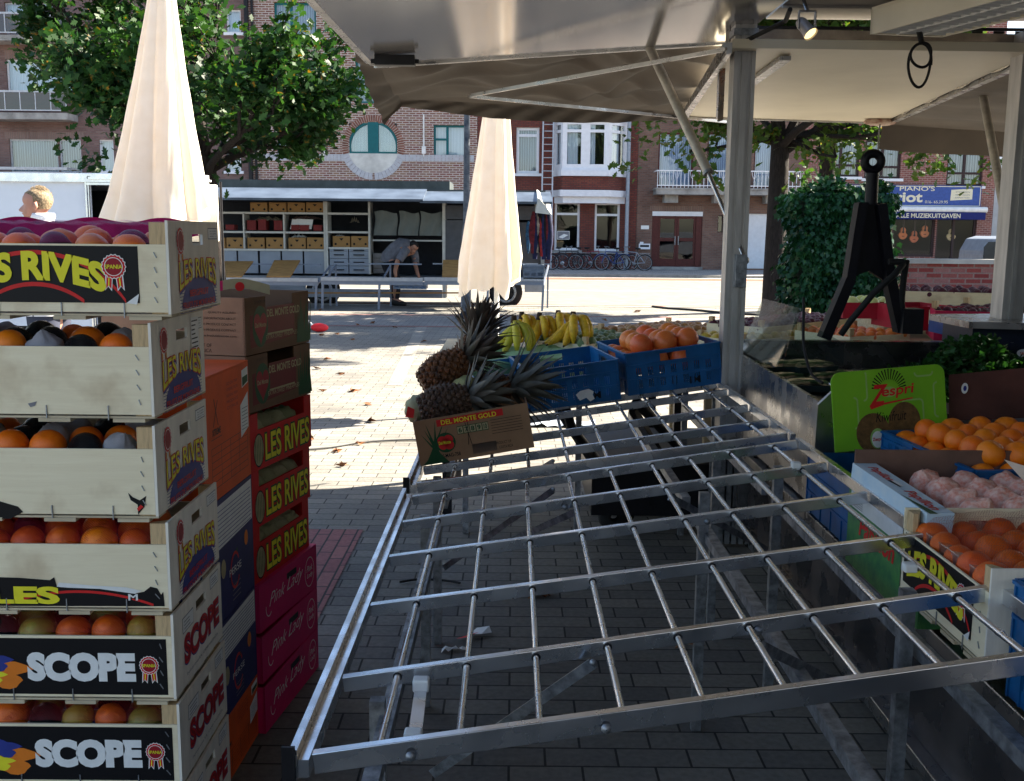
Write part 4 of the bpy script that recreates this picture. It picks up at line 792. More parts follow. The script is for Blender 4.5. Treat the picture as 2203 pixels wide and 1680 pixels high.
um = thing('folded_umbrella', 'blue folded umbrella hanging from the rail inside the trailer end', 'umbrella', tuple(P(1191-54, 520, 22.4))); p = P(1137, 475, 22.4); k = MB(); k.tube([p, p-Vector((0, 0, .1)), p-Vector((0, 0, .35)), p-Vector((0, 0, .62)), p-Vector((0, 0, .7))], [.01, .05, .06, .03, .01], 8); k.build('canopy', mat('umb_blue', (.03, .12, .25), .6, 0, .5, 12, .2), um)
# trestle tables in front
M_tr = mat('table_metal', (.2, .23, .29), .45, .3, .1, 6, 0)
def trestle(x0, x1, label, legs, Y=21.0):
    a, b = P(x0, 600, Y).x, P(x1, 600, Y).x; zt = P((x0+x1)/2, 597, Y).z; zb = P((x0+x1)/2, 604.5, Y).z; t = thing('trestle_table', label, 'table', ((a+b)/2, Y, 0), group='trestle tables before the trailer')
    k = MB(); k.box(a, b, Y, Y+.05, zb, zt); k.build('front_beam', mat('beam_light', (.42, .43, .45), .5), t)
    k = MB(); zt2 = P((x0+x1)/2, 566, Y+.9).z; k.box(a+.1, b-.1, Y+.9, Y+.95, zt2-.03, zt2); k.build('rear_rail', M_tr, t); k = MB(); k.box(a, b, Y+.02, Y+.07, zb-.08, zb-.001); k.build('tie_bar', M_tr, t)
    for x in legs:
        xx = P(x, 620, Y).x; k = MB(); k.beam((xx, Y+.03, zb-.081), (xx-.02, Y+.03, 0), .045, .045, (0, 1, 0)); k.build('leg', M_tr, t)
        k = MB(); k.beam((xx+.12, Y+.9, zt2-.03), (xx+.12, Y+.95, 0), .035, .035, (0, 1, 0)); k.build('leg', M_tr, t)
        k = MB(); k.beam((xx, Y+.05, zb-.08), (xx+.13, Y+.9, zt2-.04), .03, .03, (0, 0, 1)); k.build('side_arm', M_tr, t)
trestle(300, 683, 'left long trestle table with two plywood boards on top', (480, 680)); trestle(690, 909, 'middle trestle table left of the bending man', (694, 816)); trestle(913, 1003, 'short trestle table in front of the bending man', (995,)); trestle(1035, 1170, 'right trestle table carrying a blue-grey crate at the trailer end', (1050, 1169))
M_ply = mat('plywood', (.36, .19, .06), .6, 0, .25, 5, .05, (1, 4, 1))
for n, (x0, x1, x2, x3, yt, yb) in zip(('plywood board lying at the left of the long trestle table', 'plywood board lying at the right end of the long trestle table'), ((465, 520, 545, 478, 564, 597), (573, 625, 646, 590, 562, 597))):
    zt_ = P(600, 597, 21).z; k = MB(); p = [P(x0, yb, 21.02), P(x1, yb, 21.02), P(x2, yt, 22.0), P(x3, yt, 22.0)]; k.hexa([*p, *[q+Vector((0, 0, .025)) for q in p]]); tag(k.build('plywood_board', M_ply), n, 'board')
p = [P(951, 597, 21.05), P(1003, 597, 21.05), P(1001, 559, 21.7), P(953, 559, 21.7)]; k = MB(); k.hexa([*p, *[q+Vector((0, .03, .0)) for q in p]]); tag(k.build('plywood_board', M_ply), 'upright plywood board beside the closed parasol, partly sunlit', 'board')
def smallcrate(x0, x1, y0, y1, Y, m, label, name='plastic_crate'):
    a, b, c, d = RC(x0, y0, x1, y1, Y); t = thing(name, label, 'crate', ((a+b)/2, Y, c)); k = MB(); fr = FR((a, Y, c), (1, 0, 0), (0, 0, 1)); w_, h_ = b-a, d-c; n = max(2, int(w_/.12))
    fr.holes(k, w_, h_, [(w_*(i+.15)/n, h_*.2, w_*(i+.85)/n, h_*.45) for i in range(n)], .02); k.box(a, a+.02, Y+.021, Y+.4, c, d); k.box(b-.02, b, Y+.021, Y+.4, c, d); k.box(a, b, Y+.401, Y+.42, c, d); k.box(a+.021, b-.021, Y+.021, Y+.4, c, c+.02); k.build('crate_shell', m, t)
    k = MB(); k.box(a-.015, b+.015, Y-.015, Y-.001, d-.05, d-.001); k.build('rim', m, t)
smallcrate(846, 917, 608, 622, 21.3, mat('crate_bluegrey', (.18, .24, .33), .5), 'blue-grey plastic crate below the beam in front of the bending man')
smallcrate(1126, 1170, 570, 600, 21.0, mat('crate_grey2', (.12, .15, .2), .5), 'dark grey crate standing on the right trestle table')
k = MB(); k.beam(P(474, 630, 21.9), P(1000, 630, 21.9), .04, .03); tag(k.build('wooden_plank', M_ply), 'long thin brown plank lying low beneath the trestle tables', 'plank')
# ================================================================= PEOPLE
def skin_body(name, pts, edges, m, parent, sub=2):
    me = bpy.data.meshes.new(name); me.from_pydata([tuple(p[0]) for p in pts], edges, []); o = bpy.data.objects.new(name, me); COL.objects.link(o)
    sk = o.modifiers.new('s', 'SKIN'); sk.use_smooth_shade = True
    for i, (p, r) in enumerate(pts):
        rr = r if isinstance(r, tuple) else (r, r); me.skin_vertices[0].data[i].radius = rr
    me.skin_vertices[0].data[0].use_root = True
    sb = o.modifiers.new('b', 'SUBSURF'); sb.levels = sub; sb.render_levels = sub
    dg = bpy.context.evaluated_depsgraph_get(); m2 = bpy.data.meshes.new_from_object(o.evaluated_get(dg)); bpy.data.objects.remove(o)
    I = XF[parent.name].inverted(); m2.transform(I); m2.materials.clear()
    for q in (m if isinstance(m, list) else [m]): m2.materials.append(q)
    o = bpy.data.objects.new(name, m2); COL.objects.link(o); o.parent = parent; XF[o.name] = XF[parent.name]
    for p in m2.polygons: p.use_smooth = True
    return o
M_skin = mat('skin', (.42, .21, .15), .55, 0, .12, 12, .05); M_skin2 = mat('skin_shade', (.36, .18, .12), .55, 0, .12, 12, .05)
def headmesh(k, C, h, face, up=Vector((0, 0, 1)), mi=0, hair=False, tilt=0):
    # profile lofted head: face = direction looked at; h = height chin-crown
    f = Vector(face).normalized(); u = (Vector(up)-f*Vector(up).dot(f)).normalized(); s = f.cross(u); C = Vector(C)
    prof = [(0, .12, -.02, .05), (.03, .40, -.02, .14), (.08, .45, .0, .2), (.14, .44, -.1, .25), (.19, .46, -.18, .28), (.22, .47, -.22, .29), (.25, .45, -.25, .3), (.29, .47, -.29, .31), (.34, .44, -.33, .33), (.42, .42, -.38, .345), (.5, .39, -.42, .36), (.56, .42, -.44, .365), (.64, .44, -.45, .37), (.74, .42, -.44, .36), (.84, .36, -.39, .32), (.92, .25, -.29, .25), (.97, .13, -.17, .15), (1, .02, -.05, .04)]
    rings = []; n = 20
    for z, xf, xb, wd in prof:
        if hair and z < .3: continue
        g = 1.0; ring = []
        for j in range(n):
            a = 2*math.pi*j/n; ca, sa = math.cos(a), math.sin(a); x = (xf if ca > 0 else -xb)*abs(ca)**.85*(1 if ca > 0 else -1); y = wd*sa
            if not hair:
                if j == 0:
                    x += {.29: .1, .34: .15, .42: .1, .5: .04, .22: .035, .19: .005, .25: .02, .08: .02}.get(z, 0)
                if j in (2, n-2) and z == .5: x -= .035
            else:
                x = x*1.05-.015; y *= 1.07
                if ca > .15 and z < .8: x = min(x, .15+.0*z); y *= .98
                if ca > 0 and z < .8: x = -.02+.2*max(0, z-.5)
            zz = z*(1.02 if hair else 1)
            ring.append(C+(f*x+s*y+u*zz)*h)
        rings.append(ring)
    k.grid(rings, mi, True, True)
    k.add(rings[-1], [tuple(range(n))], mi); k.add(rings[0], [tuple(range(n-1, -1, -1))], mi)
    return f, u, s
# man at the left, head and shoulders above the crates
hb = P(60, 472, 8.2); pl = thing('person', 'fair-haired man in a white collar looking left in front of the white van', 'person', (hb.x+.06, 8.2, 0))
k = MB(); face = Vector((-1, -.12, -.02)); f, u, s = headmesh(k, hb+Vector((.085, 0, -.005)), .245, face)
neck = hb+Vector((.12, 0, .03))
bx, by, hz = neck.x, 8.2, hb.z
body = skin_body('body', [(Vector((bx, by, hz-.72)), (.16, .13)), (Vector((bx, by, hz-.45)), (.15, .13)), (Vector((bx, by, hz-.2)), (.17, .13)), (Vector((bx-.01, by, hz-.06)), .075), (Vector((bx-.02, by, hz+.06)), .065),
  (Vector((bx, by-.2, hz-.17)), .075), (Vector((bx-.04, by-.26, hz-.45)), .055), (Vector((bx-.2, by-.24, hz-.62)), .04), (Vector((bx, by+.2, hz-.17)), .075), (Vector((bx-.03, by+.26, hz-.45)), .055), (Vector((bx-.2, by+.24, hz-.62)), .04),
  (Vector((bx, by-.1, hz-.85)), .1), (Vector((bx, by-.1, hz-1.25)), .07), (Vector((bx, by-.1, .08)), .05), (Vector((bx-.15, by-.1, .05)), .045), (Vector((bx, by+.1, hz-.85)), .1), (Vector((bx, by+.1, hz-1.25)), .07), (Vector((bx, by+.1, .08)), .05), (Vector((bx-.15, by+.1, .05)), .045)],
  [(0, 1), (1, 2), (2, 3), (3, 4), (2, 5), (5, 6), (6, 7), (2, 8), (8, 9), (9, 10), (0, 11), (11, 12), (12, 13), (13, 14), (0, 15), (15, 16), (16, 17), (17, 18)], M_skin, pl)
hd = k; C0 = hb+Vector((.085, 0, -.005))
for sg in (-1, 1): hd.tube([C0+(f*-.02+s*sg*.36+u*.33)*.245, C0+(f*-.07+s*sg*.41+u*.42)*.245, C0+(f*-.06+s*sg*.41+u*.52)*.245, C0+(f*.0+s*sg*.37+u*.5)*.245], [.012, .02, .02, .01], 6)
hd.build('head', M_skin, pl)
k = MB(); headmesh(k, C0, .245, face, hair=True)
for _ in range(420):
    a = random.random()*6.28; t = random.random()**.6; q = Vector((-.1+.4*math.cos(a)*t, .33*math.sin(a)*t)); p = C0+(f*q.x+s*q.y+u*(.62+.42*math.sqrt(max(0, 1-t*t))))*.245; k.tube([p, p+Vector((jit(.01)-.004, jit(.01), .012+random.random()*.01))], [.0022, .0008], 3, caps=False)
k.build('hair', mat('blond_hair', (.3, .22, .13), .7, 0, .55, 90, .8), pl)
k = MB(); k.lathe([(.08, -.01), (.092, .02), (.088, .05), (.08, .045)], (bx, by, hz), 20)
sh = k; rows = []
for z, rx, ry in ((hz-.75, .19, .23), (hz-.5, .18, .24), (hz-.28, .19, .27), (hz-.17, .17, .27), (hz-.1, .13, .18), (hz-.04, .09, .09), (hz+.015, .082, .082)):
    rows.append([(bx+rx*math.cos(a), by+ry*math.sin(a), z) for a in [q*math.pi/10 for q in range(20)]])
sh.grid(rows, closed=True)
for sg in (-1, 1): sh.tube([(bx, by+sg*.2, hz-.17), (bx-.02, by+sg*.26, hz-.35), (bx-.04, by+sg*.27, hz-.48)], [.085, .08, .075], 10)
sh.build('shirt', mat('white_shirt', (.75, .75, .78), .8, 0, .05, 6, .1), pl)
k = MB(); rows = []
for sg in (-1, 1): k.tube([(bx, by+sg*.1, hz-.74), (bx, by+sg*.1, hz-1.2), (bx, by+sg*.1, .1)], [.13, .1, .075], 10)
k.build('trousers', mat('dark_trousers', (.03, .035, .06), .8), pl)
# bending man
q = lambda x, y, dy=0: P(x, y, 22.35+dy)
mp = thing('person', 'dark-haired man in a grey shirt bending over a crate behind the trestle beam', 'person', tuple(G(860, 656)))
skin_body('body', [(q(836, 560), (.17, .15)), (q(848, 545), (.17, .17)), (q(870, 533, -.02), (.17, .19)), (q(880, 535, -.02), (.1, .1)), (q(886, 540, -.02), .06), (q(891, 542, -.02), .085),
   (q(872, 538, -.2), .075), (q(855, 562, -.28), .058), (q(850, 583, -.3), .045), (q(852, 597, -.32), .035), (q(893, 545, .15), .07), (q(893, 570, .1), .05), (q(899, 590, -.1), .04), (q(902, 598, -.15), .033),
   (q(842, 573, -.12), .12), (q(852, 606, -.16), .085), (q(849, 645, -.15), .06), (q(865, 652, -.2), .055), (q(838, 573, .12), .12), (q(850, 606, .1), .085), (q(846, 645, .12), .06), (q(862, 652, .08), .055)],
   [(0, 1), (1, 2), (2, 3), (3, 4), (4, 5), (2, 6), (6, 7), (7, 8), (8, 9), (2, 10), (10, 11), (11, 12), (12, 13), (0, 14), (14, 15), (15, 16), (16, 17), (0, 18), (18, 19), (19, 20), (20, 21)], M_skin2, mp)
k = MB(); face = Vector((.55, -.25, -.8)); hc = q(881, 536, -.02); hh = .25
up = Vector((.8, -.15, .5)); fdir = face.normalized(); upn = (up-fdir*up.dot(fdir)).normalized(); f, u, s = headmesh(k, hc-upn*.03, hh, face, up); k.build('head', M_skin2, mp)
k = MB(); headmesh(k, hc-upn*.03, hh, face, up, hair=True); k.build('hair', mat('dark_hair', (.012, .009, .008), .6, 0, .4, 60, .5), mp)
def sleeve(k, pts, rs): k.tube(pts, rs, 12)
k = MB(); k.tube([q(834, 566), q(840, 554), q(852, 541), q(866, 532), q(877, 532), q(883, 536)], [.185, .21, .215, .22, .18, .09], 14)
sleeve(k, [q(874, 536, -.17), q(866, 548, -.26), q(858, 560, -.3)], [.1, .095, .09]); sleeve(k, [q(889, 541, .14), q(894, 556, .16), q(894, 566, .12)], [.1, .085, .08]); k.build('shirt', mat('grey_shirt', (.13, .13, .15), .85, 0, .25, 8, .3), mp)
k = MB()
for dy, dx in ((-.12, 0), (.12, -3)): k.tube([q(838+dx, 562, dy), q(842+dx, 578, dy), q(853+dx, 608, dy), q(850+dx, 642, dy)], [.17, .15, .11, .09], 12)
k.build('trousers', mat('black_trousers', (.012, .012, .018), .85, 0, .2, 8, .2), mp)
for dy in (-.15, .12):
    k = MB(); p = q(853, 651, dy); k.tube([p+Vector((-.09, 0, .02)), p+Vector((0, -.02, .0)), p+Vector((.14, -.04, -.02)), p+Vector((.22, -.05, -.03))], [.07, .075, .06, .035], 10); k.build('shoe', M_rubber, mp)
# ================================================================= BICYCLES
def bike(x, y, s, label, fc, rot=0, extra=0):
    c = G(x, y, 0); c = Vector((P(x, 560, 45.0).x, 45.0+extra, 0)); t = thing('bicycle', label, 'bicycle', tuple(c), rot); XF_ = XF[t.name]; r = .34
    fm = mat('frame_'+str(fc), fc, .4, .2, .1, 5, 0); d = .54*s
    def W(p): return tuple(p)
    for sx in (-d, d):
        k = MB(); k.tube([(sx+r*math.cos(a), 0, r+r*math.sin(a)) for a in [i*math.pi/12 for i in range(25)]], .022, 5, caps=False); wl = k.build('wheel', M_rubber, t, world=False)
        k = MB(); k.tube([(sx+(r-.035)*math.cos(a), 0, r+(r-.035)*math.sin(a)) for a in [i*math.pi/12 for i in range(25)]], .014, 4, caps=False)
        for i in range(12): k.tube([(sx, 0, r), (sx+r*.9*math.cos(i*.524), 0, r+r*.9*math.sin(i*.524))], .003, 3, caps=False)
        k.build('rim', M_zinc, wl, world=False)
        k = MB(); k.tube([(sx+(r+.04)*math.cos(a), 0, r+(r+.04)*math.sin(a)) for a in [.3+i*.2 for i in range(11)]], .02, 4); k.build('mudguard', M_zinc if fc[0] > .1 else fm, t, world=False)
    k = MB(); bb = (-.05, 0, .3); st = (-.18*s, 0, .78); hd_ = (.36*s, 0, .82); hl = (.4*s, 0, .66)
    for a, b in ((bb, st), (st, hd_), (bb, hl), (hd_, hl), (hl, (d, 0, r)), (bb, (-d, 0, r)), (st, (-d, 0, r))): k.tube([a, b], .02, 6)
    k.build('frame', fm, t, world=False)
    k = MB(); k.tube([hd_, (.34*s, 0, 1.0)], .015, 5); k.tube([(.28*s, -.27, 1.0), (.37*s, -.15, 1.03), (.37*s, .15, 1.03), (.28*s, .27, 1.0)], .015, 5); k.build('handlebar', M_zinc, t, world=False)
    k = MB(); k.tube([st, (-.2*s, 0, .92)], .014, 5); k.ball((-.22*s, 0, .95), .06, 10, 6, sq=(2.2, 1.4, .7)); k.build('saddle', M_rubber, t, world=False)
    k = MB(); k.lathe([(.02, -.02), (.09, -.02), (.09, .0)], (bb[0], -.03, bb[2]), 12, axis='Y'); k.tube([bb, (.02, -.08, .14)], .01, 4); k.box(-.03, .07, -.14, -.06, .12, .15); k.build('pedal_crank', M_zinc, t, world=False)
    k = MB(); k.box(-.75*s, -.3*s, -.06, .06, .73, .75); k.tube([(-.7*s, 0, .73), (-d, 0, r)], .008, 4); k.build('luggage_rack', M_zinc, t, world=False); return t
bike(1212, 581, 1, 'black city bicycle leftmost under the picture window of the red house', (.02, .02, .03), .05); bike(1236, 580, .95, 'dark bicycle with white rear mudguard beside the leftmost bicycle', (.05, .05, .06), math.pi-.1, .5)
bike(1274, 580, .9, 'red-framed bicycle between the two ground floor windows of the red house', (.25, .02, .04), 0.1, .6); bike(1318, 583, .95, 'blue bicycle with bright mudguards in the middle of the cluster', (.03, .06, .2), math.pi+.25, -.1)
bike(1336, 582, 1, 'dark bicycle crossing the blue one beneath the grey downpipe', (.03, .04, .07), .35, .25); bike(1362, 583, .95, 'silver city bicycle rightmost near the double glass door', (.3, .32, .36), math.pi-.2, .1)
# ================================================================= VAN AT LEFT + MESH
vx = lambda x, Y=12: P(x, 430, Y).x
vn = thing('box_van', 'white box van with an open dark side door behind the fair-haired man', 'van', (vx(100), 12.5, 0))
zt = P(100, 377, 12).z; k = MB(); fr = FR((vx(-500), 12, .45), (1, 0, 0), (0, 0, 1)); a = vx(-500); W = vx(262)-a
fr.holes(k, W, zt-.45, [(vx(193)-a, .0, vx(251)-a, P(220, 397, 12).z-.45)], .06); k.box(vx(-500), vx(262), 14.2, 14.26, .45, zt); k.box(vx(262)-.06, vx(262), 12.061, 14.199, .45, zt); k.box(vx(-500), vx(-500)+.06, 12.061, 14.199, .45, zt); k.box(vx(-500), vx(262), 12.0, 14.26, zt+.001, zt+.03); k.build('body', mat('van_white', (.62, .66, .74), .35, 0, .06, 2, 0), vn)
k = MB(); z0 = P(100, 391, 12).z; k.box(vx(-500), vx(262)+.02, 11.96, 11.999, z0, zt+.02); k.build('top_rail', M_alu, vn)
k = MB(); k.box(vx(186), vx(189.5), 11.97, 11.999, .45, z0-.002); k.box(vx(192), vx(194), 11.975, 11.999, .45, z0-.002); k.box(vx(189), vx(262), 11.97, 11.999, P(220, 398, 12).z-.001, P(220, 393, 12).z); k.build('door_frame', M_alu, vn)
k = MB(); k.box(vx(189)+.08, vx(262)-.07, 12.1, 14.1, .5, .52); k.box(vx(-450), vx(250), 13.9, 14.0, .6, zt-.1); k.build('inside', M_room, vn)
k = MB(); q0 = P(190, 382, 11.95); 
for dx in (0, .33): k.ball(q0+Vector((dx, 0, 0)), .02, 8, 6, 1)
k.box(q0.x, q0.x+.33, 11.93, 11.959, q0.z-.02, q0.z+.01); k.build('latch', [M_alu, I_blk], vn)
for x in (-420, 60, 200): k = MB(); k.lathe([(.05, -.1), (.28, -.1), (.34, -.06), (.34, .06), (.28, .1), (.05, .1)], (vx(x), 12.15, .34), 22, axis='Y'); k.build('wheel', M_rubber, vn)
# ================================================================= PARASOLS
M_um = clothmat('cream_parasol_cloth', (.85, .81, .74), (.9, .78, .64), .33, .12, 9, (.76, .7, .61))
def parasol(label, cx, Y, zt, zb, prof, seed, shift, pole, nf=9):
    rnd = random.Random(seed); t = thing('closed_parasol', label, 'parasol', (cx, Y, 0)); n = 168; rows = []; m = 40
    fa = [rnd.uniform(.55, 1.25) for _ in range(nf)]; hz = [rnd.uniform(-.1, .14) for _ in range(nf)]; ph = rnd.random()*6
    for i in range(m+1):
        t_ = i/m; row = []
        for j in range(n):
            a = 2*math.pi*j/n; aw = a+.22*math.sin(2*a+ph)+.12*math.sin(3*a+2*ph)+.18*t_*math.sin(a+ph); q = (aw/(2*math.pi)*nf) % nf; f = int(q) % nf; fr_ = q-int(q)
            bump_ = math.sin(math.pi*fr_)**.8; sm = fa[f]*bump_
            r_ = prof(t_)*(.66+.36*sm*(.35+.65*t_**.6)+.03*math.sin(31*t_*bump_+4*a)*bump_*t_*(1-t_)+.012*math.sin(13*a+4*t_)*t_*bump_)
            zb_ = zb+hz[f]*bump_*1.1+.012*math.sin(9*a+ph)+.03*(1-bump_); z = zt+(zb_-zt)*t_
            if t_ > .9: r_ *= 1+.12*math.sin(11*a+ph)*(t_-.9)*10*.5
            row.append((cx+shift*t_+r_*math.cos(a), Y+r_*math.sin(a)*.85, z))
        rows.append(row)
    k = MB(); k.grid(rows, closed=True); k.build('canopy', M_um, t)
    k = MB(); k.tube([(cx+pole, Y, 0.02), (cx+pole, Y, zt+.05)], .022, 10); k.build('pole', M_white, t)
    k = MB(); k.lathe([(.26, 0), (.26, .05), (.05, .08), (.03, .3)], (cx+pole, Y, 0), 16); k.build('base', M_conc, t)
    # loose flap hanging in front
    return t
c1 = P(350, 200, 6.5)
parasol('large closed cream parasol standing behind the citrus crates', c1.x+.05, 6.5, 3.45, 1.6, lambda t: .035+.29*t**1.2, 5, -.12, 0, 8)
c2 = P(1070, 400, 9); parasol('closed cream parasol hanging with crumpled hem above the pineapples', c2.x, 9, 3.0, 1.08, lambda t: .1+.23*t**1.15-(.04*max(0, t-.9)/.1), 12, -.09, .0, 8)
# white board on a thin pole
bd = thing('white_board', 'plain white board with a clip on a thin black pole right of the large parasol', 'board', (P(440, 440, 6.8).x, 6.8, 0))
a, b, c, d = RC(392, 397, 468, 520, 6.8); k = MB(); k.box(a, b, 6.8, 6.83, c, d); k.build('panel', mat('board_white', (.82, .8, .72), .5, 0, .02, 3, 0), bd, bevel=.01)
k = MB(); k.tube([(b+.012, 6.85, 0), (b+.012, 6.85, d+.02)], .009, 8); k.build('pole', M_black, bd)
k = MB(); k.box(b-.09, b-.06, 6.79, 6.84, d-.005, d+.06); k.box(b-.1, b-.045, 6.785, 6.845, d+.02, d+.03); k.build('clip', M_white, bd)
# ================================================================= FRUIT AND CRATES
def fruitmat(name, col, col2, bmp=.25, rough=.38, sc=150):
    m, t, b = nm(name); b.inputs['Roughness'].default_value = rough
    c = coords(t); n = N(t, 'ShaderNodeTexNoise', i_Scale=14.0, i_Detail=4.0); t.links.new(c, n.inputs['Vector'])
    oi = t.nodes.new('ShaderNodeObjectInfo'); ad = N(t, 'ShaderNodeMath', operation='ADD'); t.links.new(n.outputs[0], ad.inputs[0])
    ms = N(t, 'ShaderNodeMath', operation='MULTIPLY_ADD'); t.links.new(oi.outputs['Random'], ms.inputs[0]); ms.inputs[1].default_value = .5; ms.inputs[2].default_value = -.25; t.links.new(ms.outputs[0], ad.inputs[1])
    n3 = N(t, 'ShaderNodeTexNoise', i_Scale=3.1, i_Detail=9.0, i_Roughness=.75); va = t.nodes.new('ShaderNodeVectorMath'); va.operation = 'ADD'; t.links.new(c, va.inputs[0]); t.links.new(oi.outputs['Location'], va.inputs[1]); t.links.new(va.outputs[0], n3.inputs['Vector'])
    t.links.new(mixc(t, ramp(t, n3.outputs[0], .64, .76), mixc(t, ramp(t, ad.outputs[0], .25, .75), col, col2), tuple(q*.35 for q in col)), b.inputs['Base Color'])
    v = N(t, 'ShaderNodeTexVoronoi', i_Scale=float(sc)); t.links.new(c, v.inputs['Vector']); bump(t, b, v.outputs[0], bmp, .002); return m
F_or = fruitmat('orange_peel', (.85, .15, .003), (.92, .24, .005)); F_gf = fruitmat('grapefruit_peel', (.7, .1, .025), (.74, .24, .04), .12, .4); F_cl = fruitmat('clementine_peel', (.68, .085, .005), (.78, .16, .006))
F_dk = mat('black_foil', (.01, .01, .013), .18, 0, .3, 40, .8); F_ts = mat('white_tissue', (.68, .66, .72), .7, 0, .12, 30, .8, bd=.02); F_gl = fruitmat('green_citrus', (.2, .2, .03), (.42, .26, .03)); F_pu = mat('purple_net_fruit', (.12, .01, .04), .4, 0, .5, 60, .5)
F_ps = mat('pink_tissue', (.85, .62, .52), .5, 0, .2, 3, .5, col2=(.75, .2, .12)); F_gr = fruitmat('avocado_skin', (.1, .17, .06), (.16, .24, .1), .4, .5, 60); F_br = fruitmat('pear_skin', (.28, .13, .04), (.36, .2, .06), .2, .5, 80)
F_mel = fruitmat('melon_skin', (.4, .38, .22), (.3, .33, .16), .5, .7, 90); F_app = fruitmat('pale_apple', (.5, .6, .2), (.62, .68, .3), .05, .3)
FM = {}
def fmesh(m, kind='round'):
    key = (m.name, kind)
    if key in FM: return FM[key]
    k = MB(); n, mm = 20, 14; rows = []
    for i in range(mm+1):
        t = math.pi*i/mm; t = min(max(t, .03), math.pi-.03); row = []
        for j in range(n):
            a = 2*math.pi*j/n; r_ = 1.0
            if kind == 'round': r_ *= 1-.1*math.exp(-(t/.28)**2)-.04*math.exp(-((math.pi-t)/.25)**2)
            if kind == 'tissue': r_ *= 1+.05*math.sin(5*a+3*t)+.04*math.sin(9*a-4*t)+.04*math.sin(7*t)+(.25*math.exp(-(t/.22)**2)); 
            if kind == 'rib': r_ *= 1-.09*abs(math.cos(5*a))**6; 
            row.append((r_*math.sin(t)*math.cos(a), r_*math.sin(t)*math.sin(a), r_*math.cos(t)*(.94 if kind == 'round' else 1)))
        rows.append(row)
    k.grid(rows, closed=True)
    if kind == 'round': k.lathe([(.001, .86), (.05, .87), (.07, .845)], (0, 0, 0), 7)
    me = bpy.data.meshes.new('fruit'); me.from_pydata(k.v, [], k.f); me.materials.append(m); me.polygons.foreach_set('use_smooth', k.sm)
    FM[key] = me; return me
def fruit(name, c, r, m, label, cat, group, kind='round', sq=None):
    o = bpy.data.objects.new(name, fmesh(m, kind)); COL.objects.link(o); o.location = c; o.scale = (r, r, r) if sq is None else (r*sq[0], r*sq[1], r*sq[2]); o.rotation_euler = (jit(1.2), jit(1.2), jit(3)); XF[o.name] = Matrix.Identity(4)
    if kind == 'tissue': o.rotation_euler = (jit(.8)+.9, jit(.8), jit(.5))
    return tag(o, label, cat, group)
def badge(fr, k, x, y, r, off, txt='SPANIA', rib=YEL, sq=1.0):
    pts = [(x+(r*(1.0 if i % 2 else 1.1))*math.cos(2*math.pi*i/36), y+(r*(1.0 if i % 2 else 1.1))*sq*math.sin(2*math.pi*i/36)) for i in range(36)]
    for sx in (-1, 1):
        fr.poly(k, [(x+sx*r*.1, y-r*.7), (x+sx*r*.75, y-r*.6), (x+sx*r*.85, y-r*2.05), (x+sx*r*.55, y-r*1.7), (x+sx*r*.25, y-r*2.1)], WHT, off)
        fr.poly(k, [(x+sx*r*.18, y-r*.7), (x+sx*r*.65, y-r*.6), (x+sx*r*.72, y-r*1.85), (x+sx*r*.52, y-r*1.6), (x+sx*r*.3, y-r*1.9)], RED, off+.0004)
        fr.poly(k, [(x+sx*r*.38, y-r*.7), (x+sx*r*.48, y-r*.7), (x+sx*r*.55, y-r*1.62), (x+sx*r*.45, y-r*1.66)], rib, off+.0008)
    fr.poly(k, pts, WHT, off+.0008); fr.poly(k, [(x+(a-x)*.92, y+(b-y)*.92) for a, b in pts], RED, off+.0012)
    fr.disc(k, x, y, r*.72, DRE, off+.0016, 24, sq); fr.arc(k, x, y, r*.74, r*.8, 0, 360, WHT if rib == YEL else YEL, off+.002, 24, sq)
    fr.text(k, txt, x-r*.74, y-r*.17, r*1.48, r*.34, YEL, off+.0024, .02)
def rives_arc(fr, k, x, y, w, h, rise, off, big=0, colfill=YEL, colout=RED, bold=.012, s='LES RIVES', grow=0.5):
    def wp(px, py, u, v): return px, y+rise*(1-(2*u-1)**2)+v*h*(1+grow*(abs(2*u-1)**1.5))-grow*.25*h*abs(2*u-1)
    if big: fr.text(k, s, x+.004, y, w, h, BLU, off, .05, lambda px, py, u, v: (px, wp(px, py, u, v)[1]-.005))
    if colout is not None: fr.text(k, s, x, y, w, h, colout, off+.0005, .045, wp)
    fr.text(k, s, x, y, w, h, colfill, off+.001, bold, wp)
CL, CW = .6, .375
SH = {'topmost': 'the topmost crate of the left stack', 'second': 'the second citrus crate from the top', 'third': 'the third citrus crate from the top', 'fourth': 'the fourth citrus crate from the top', 'fifth': 'the upper SCOPE crate', 'sixth': 'the lower SCOPE crate', 'lowest': 'the lowest crate of the left stack', 'crate': 'the netted crate at the counter edge'}
M_wood_in = mat('poplar_shadow', (.6, .5, .34), .8, 0, .2, 7, .08, (1, 8, 14))
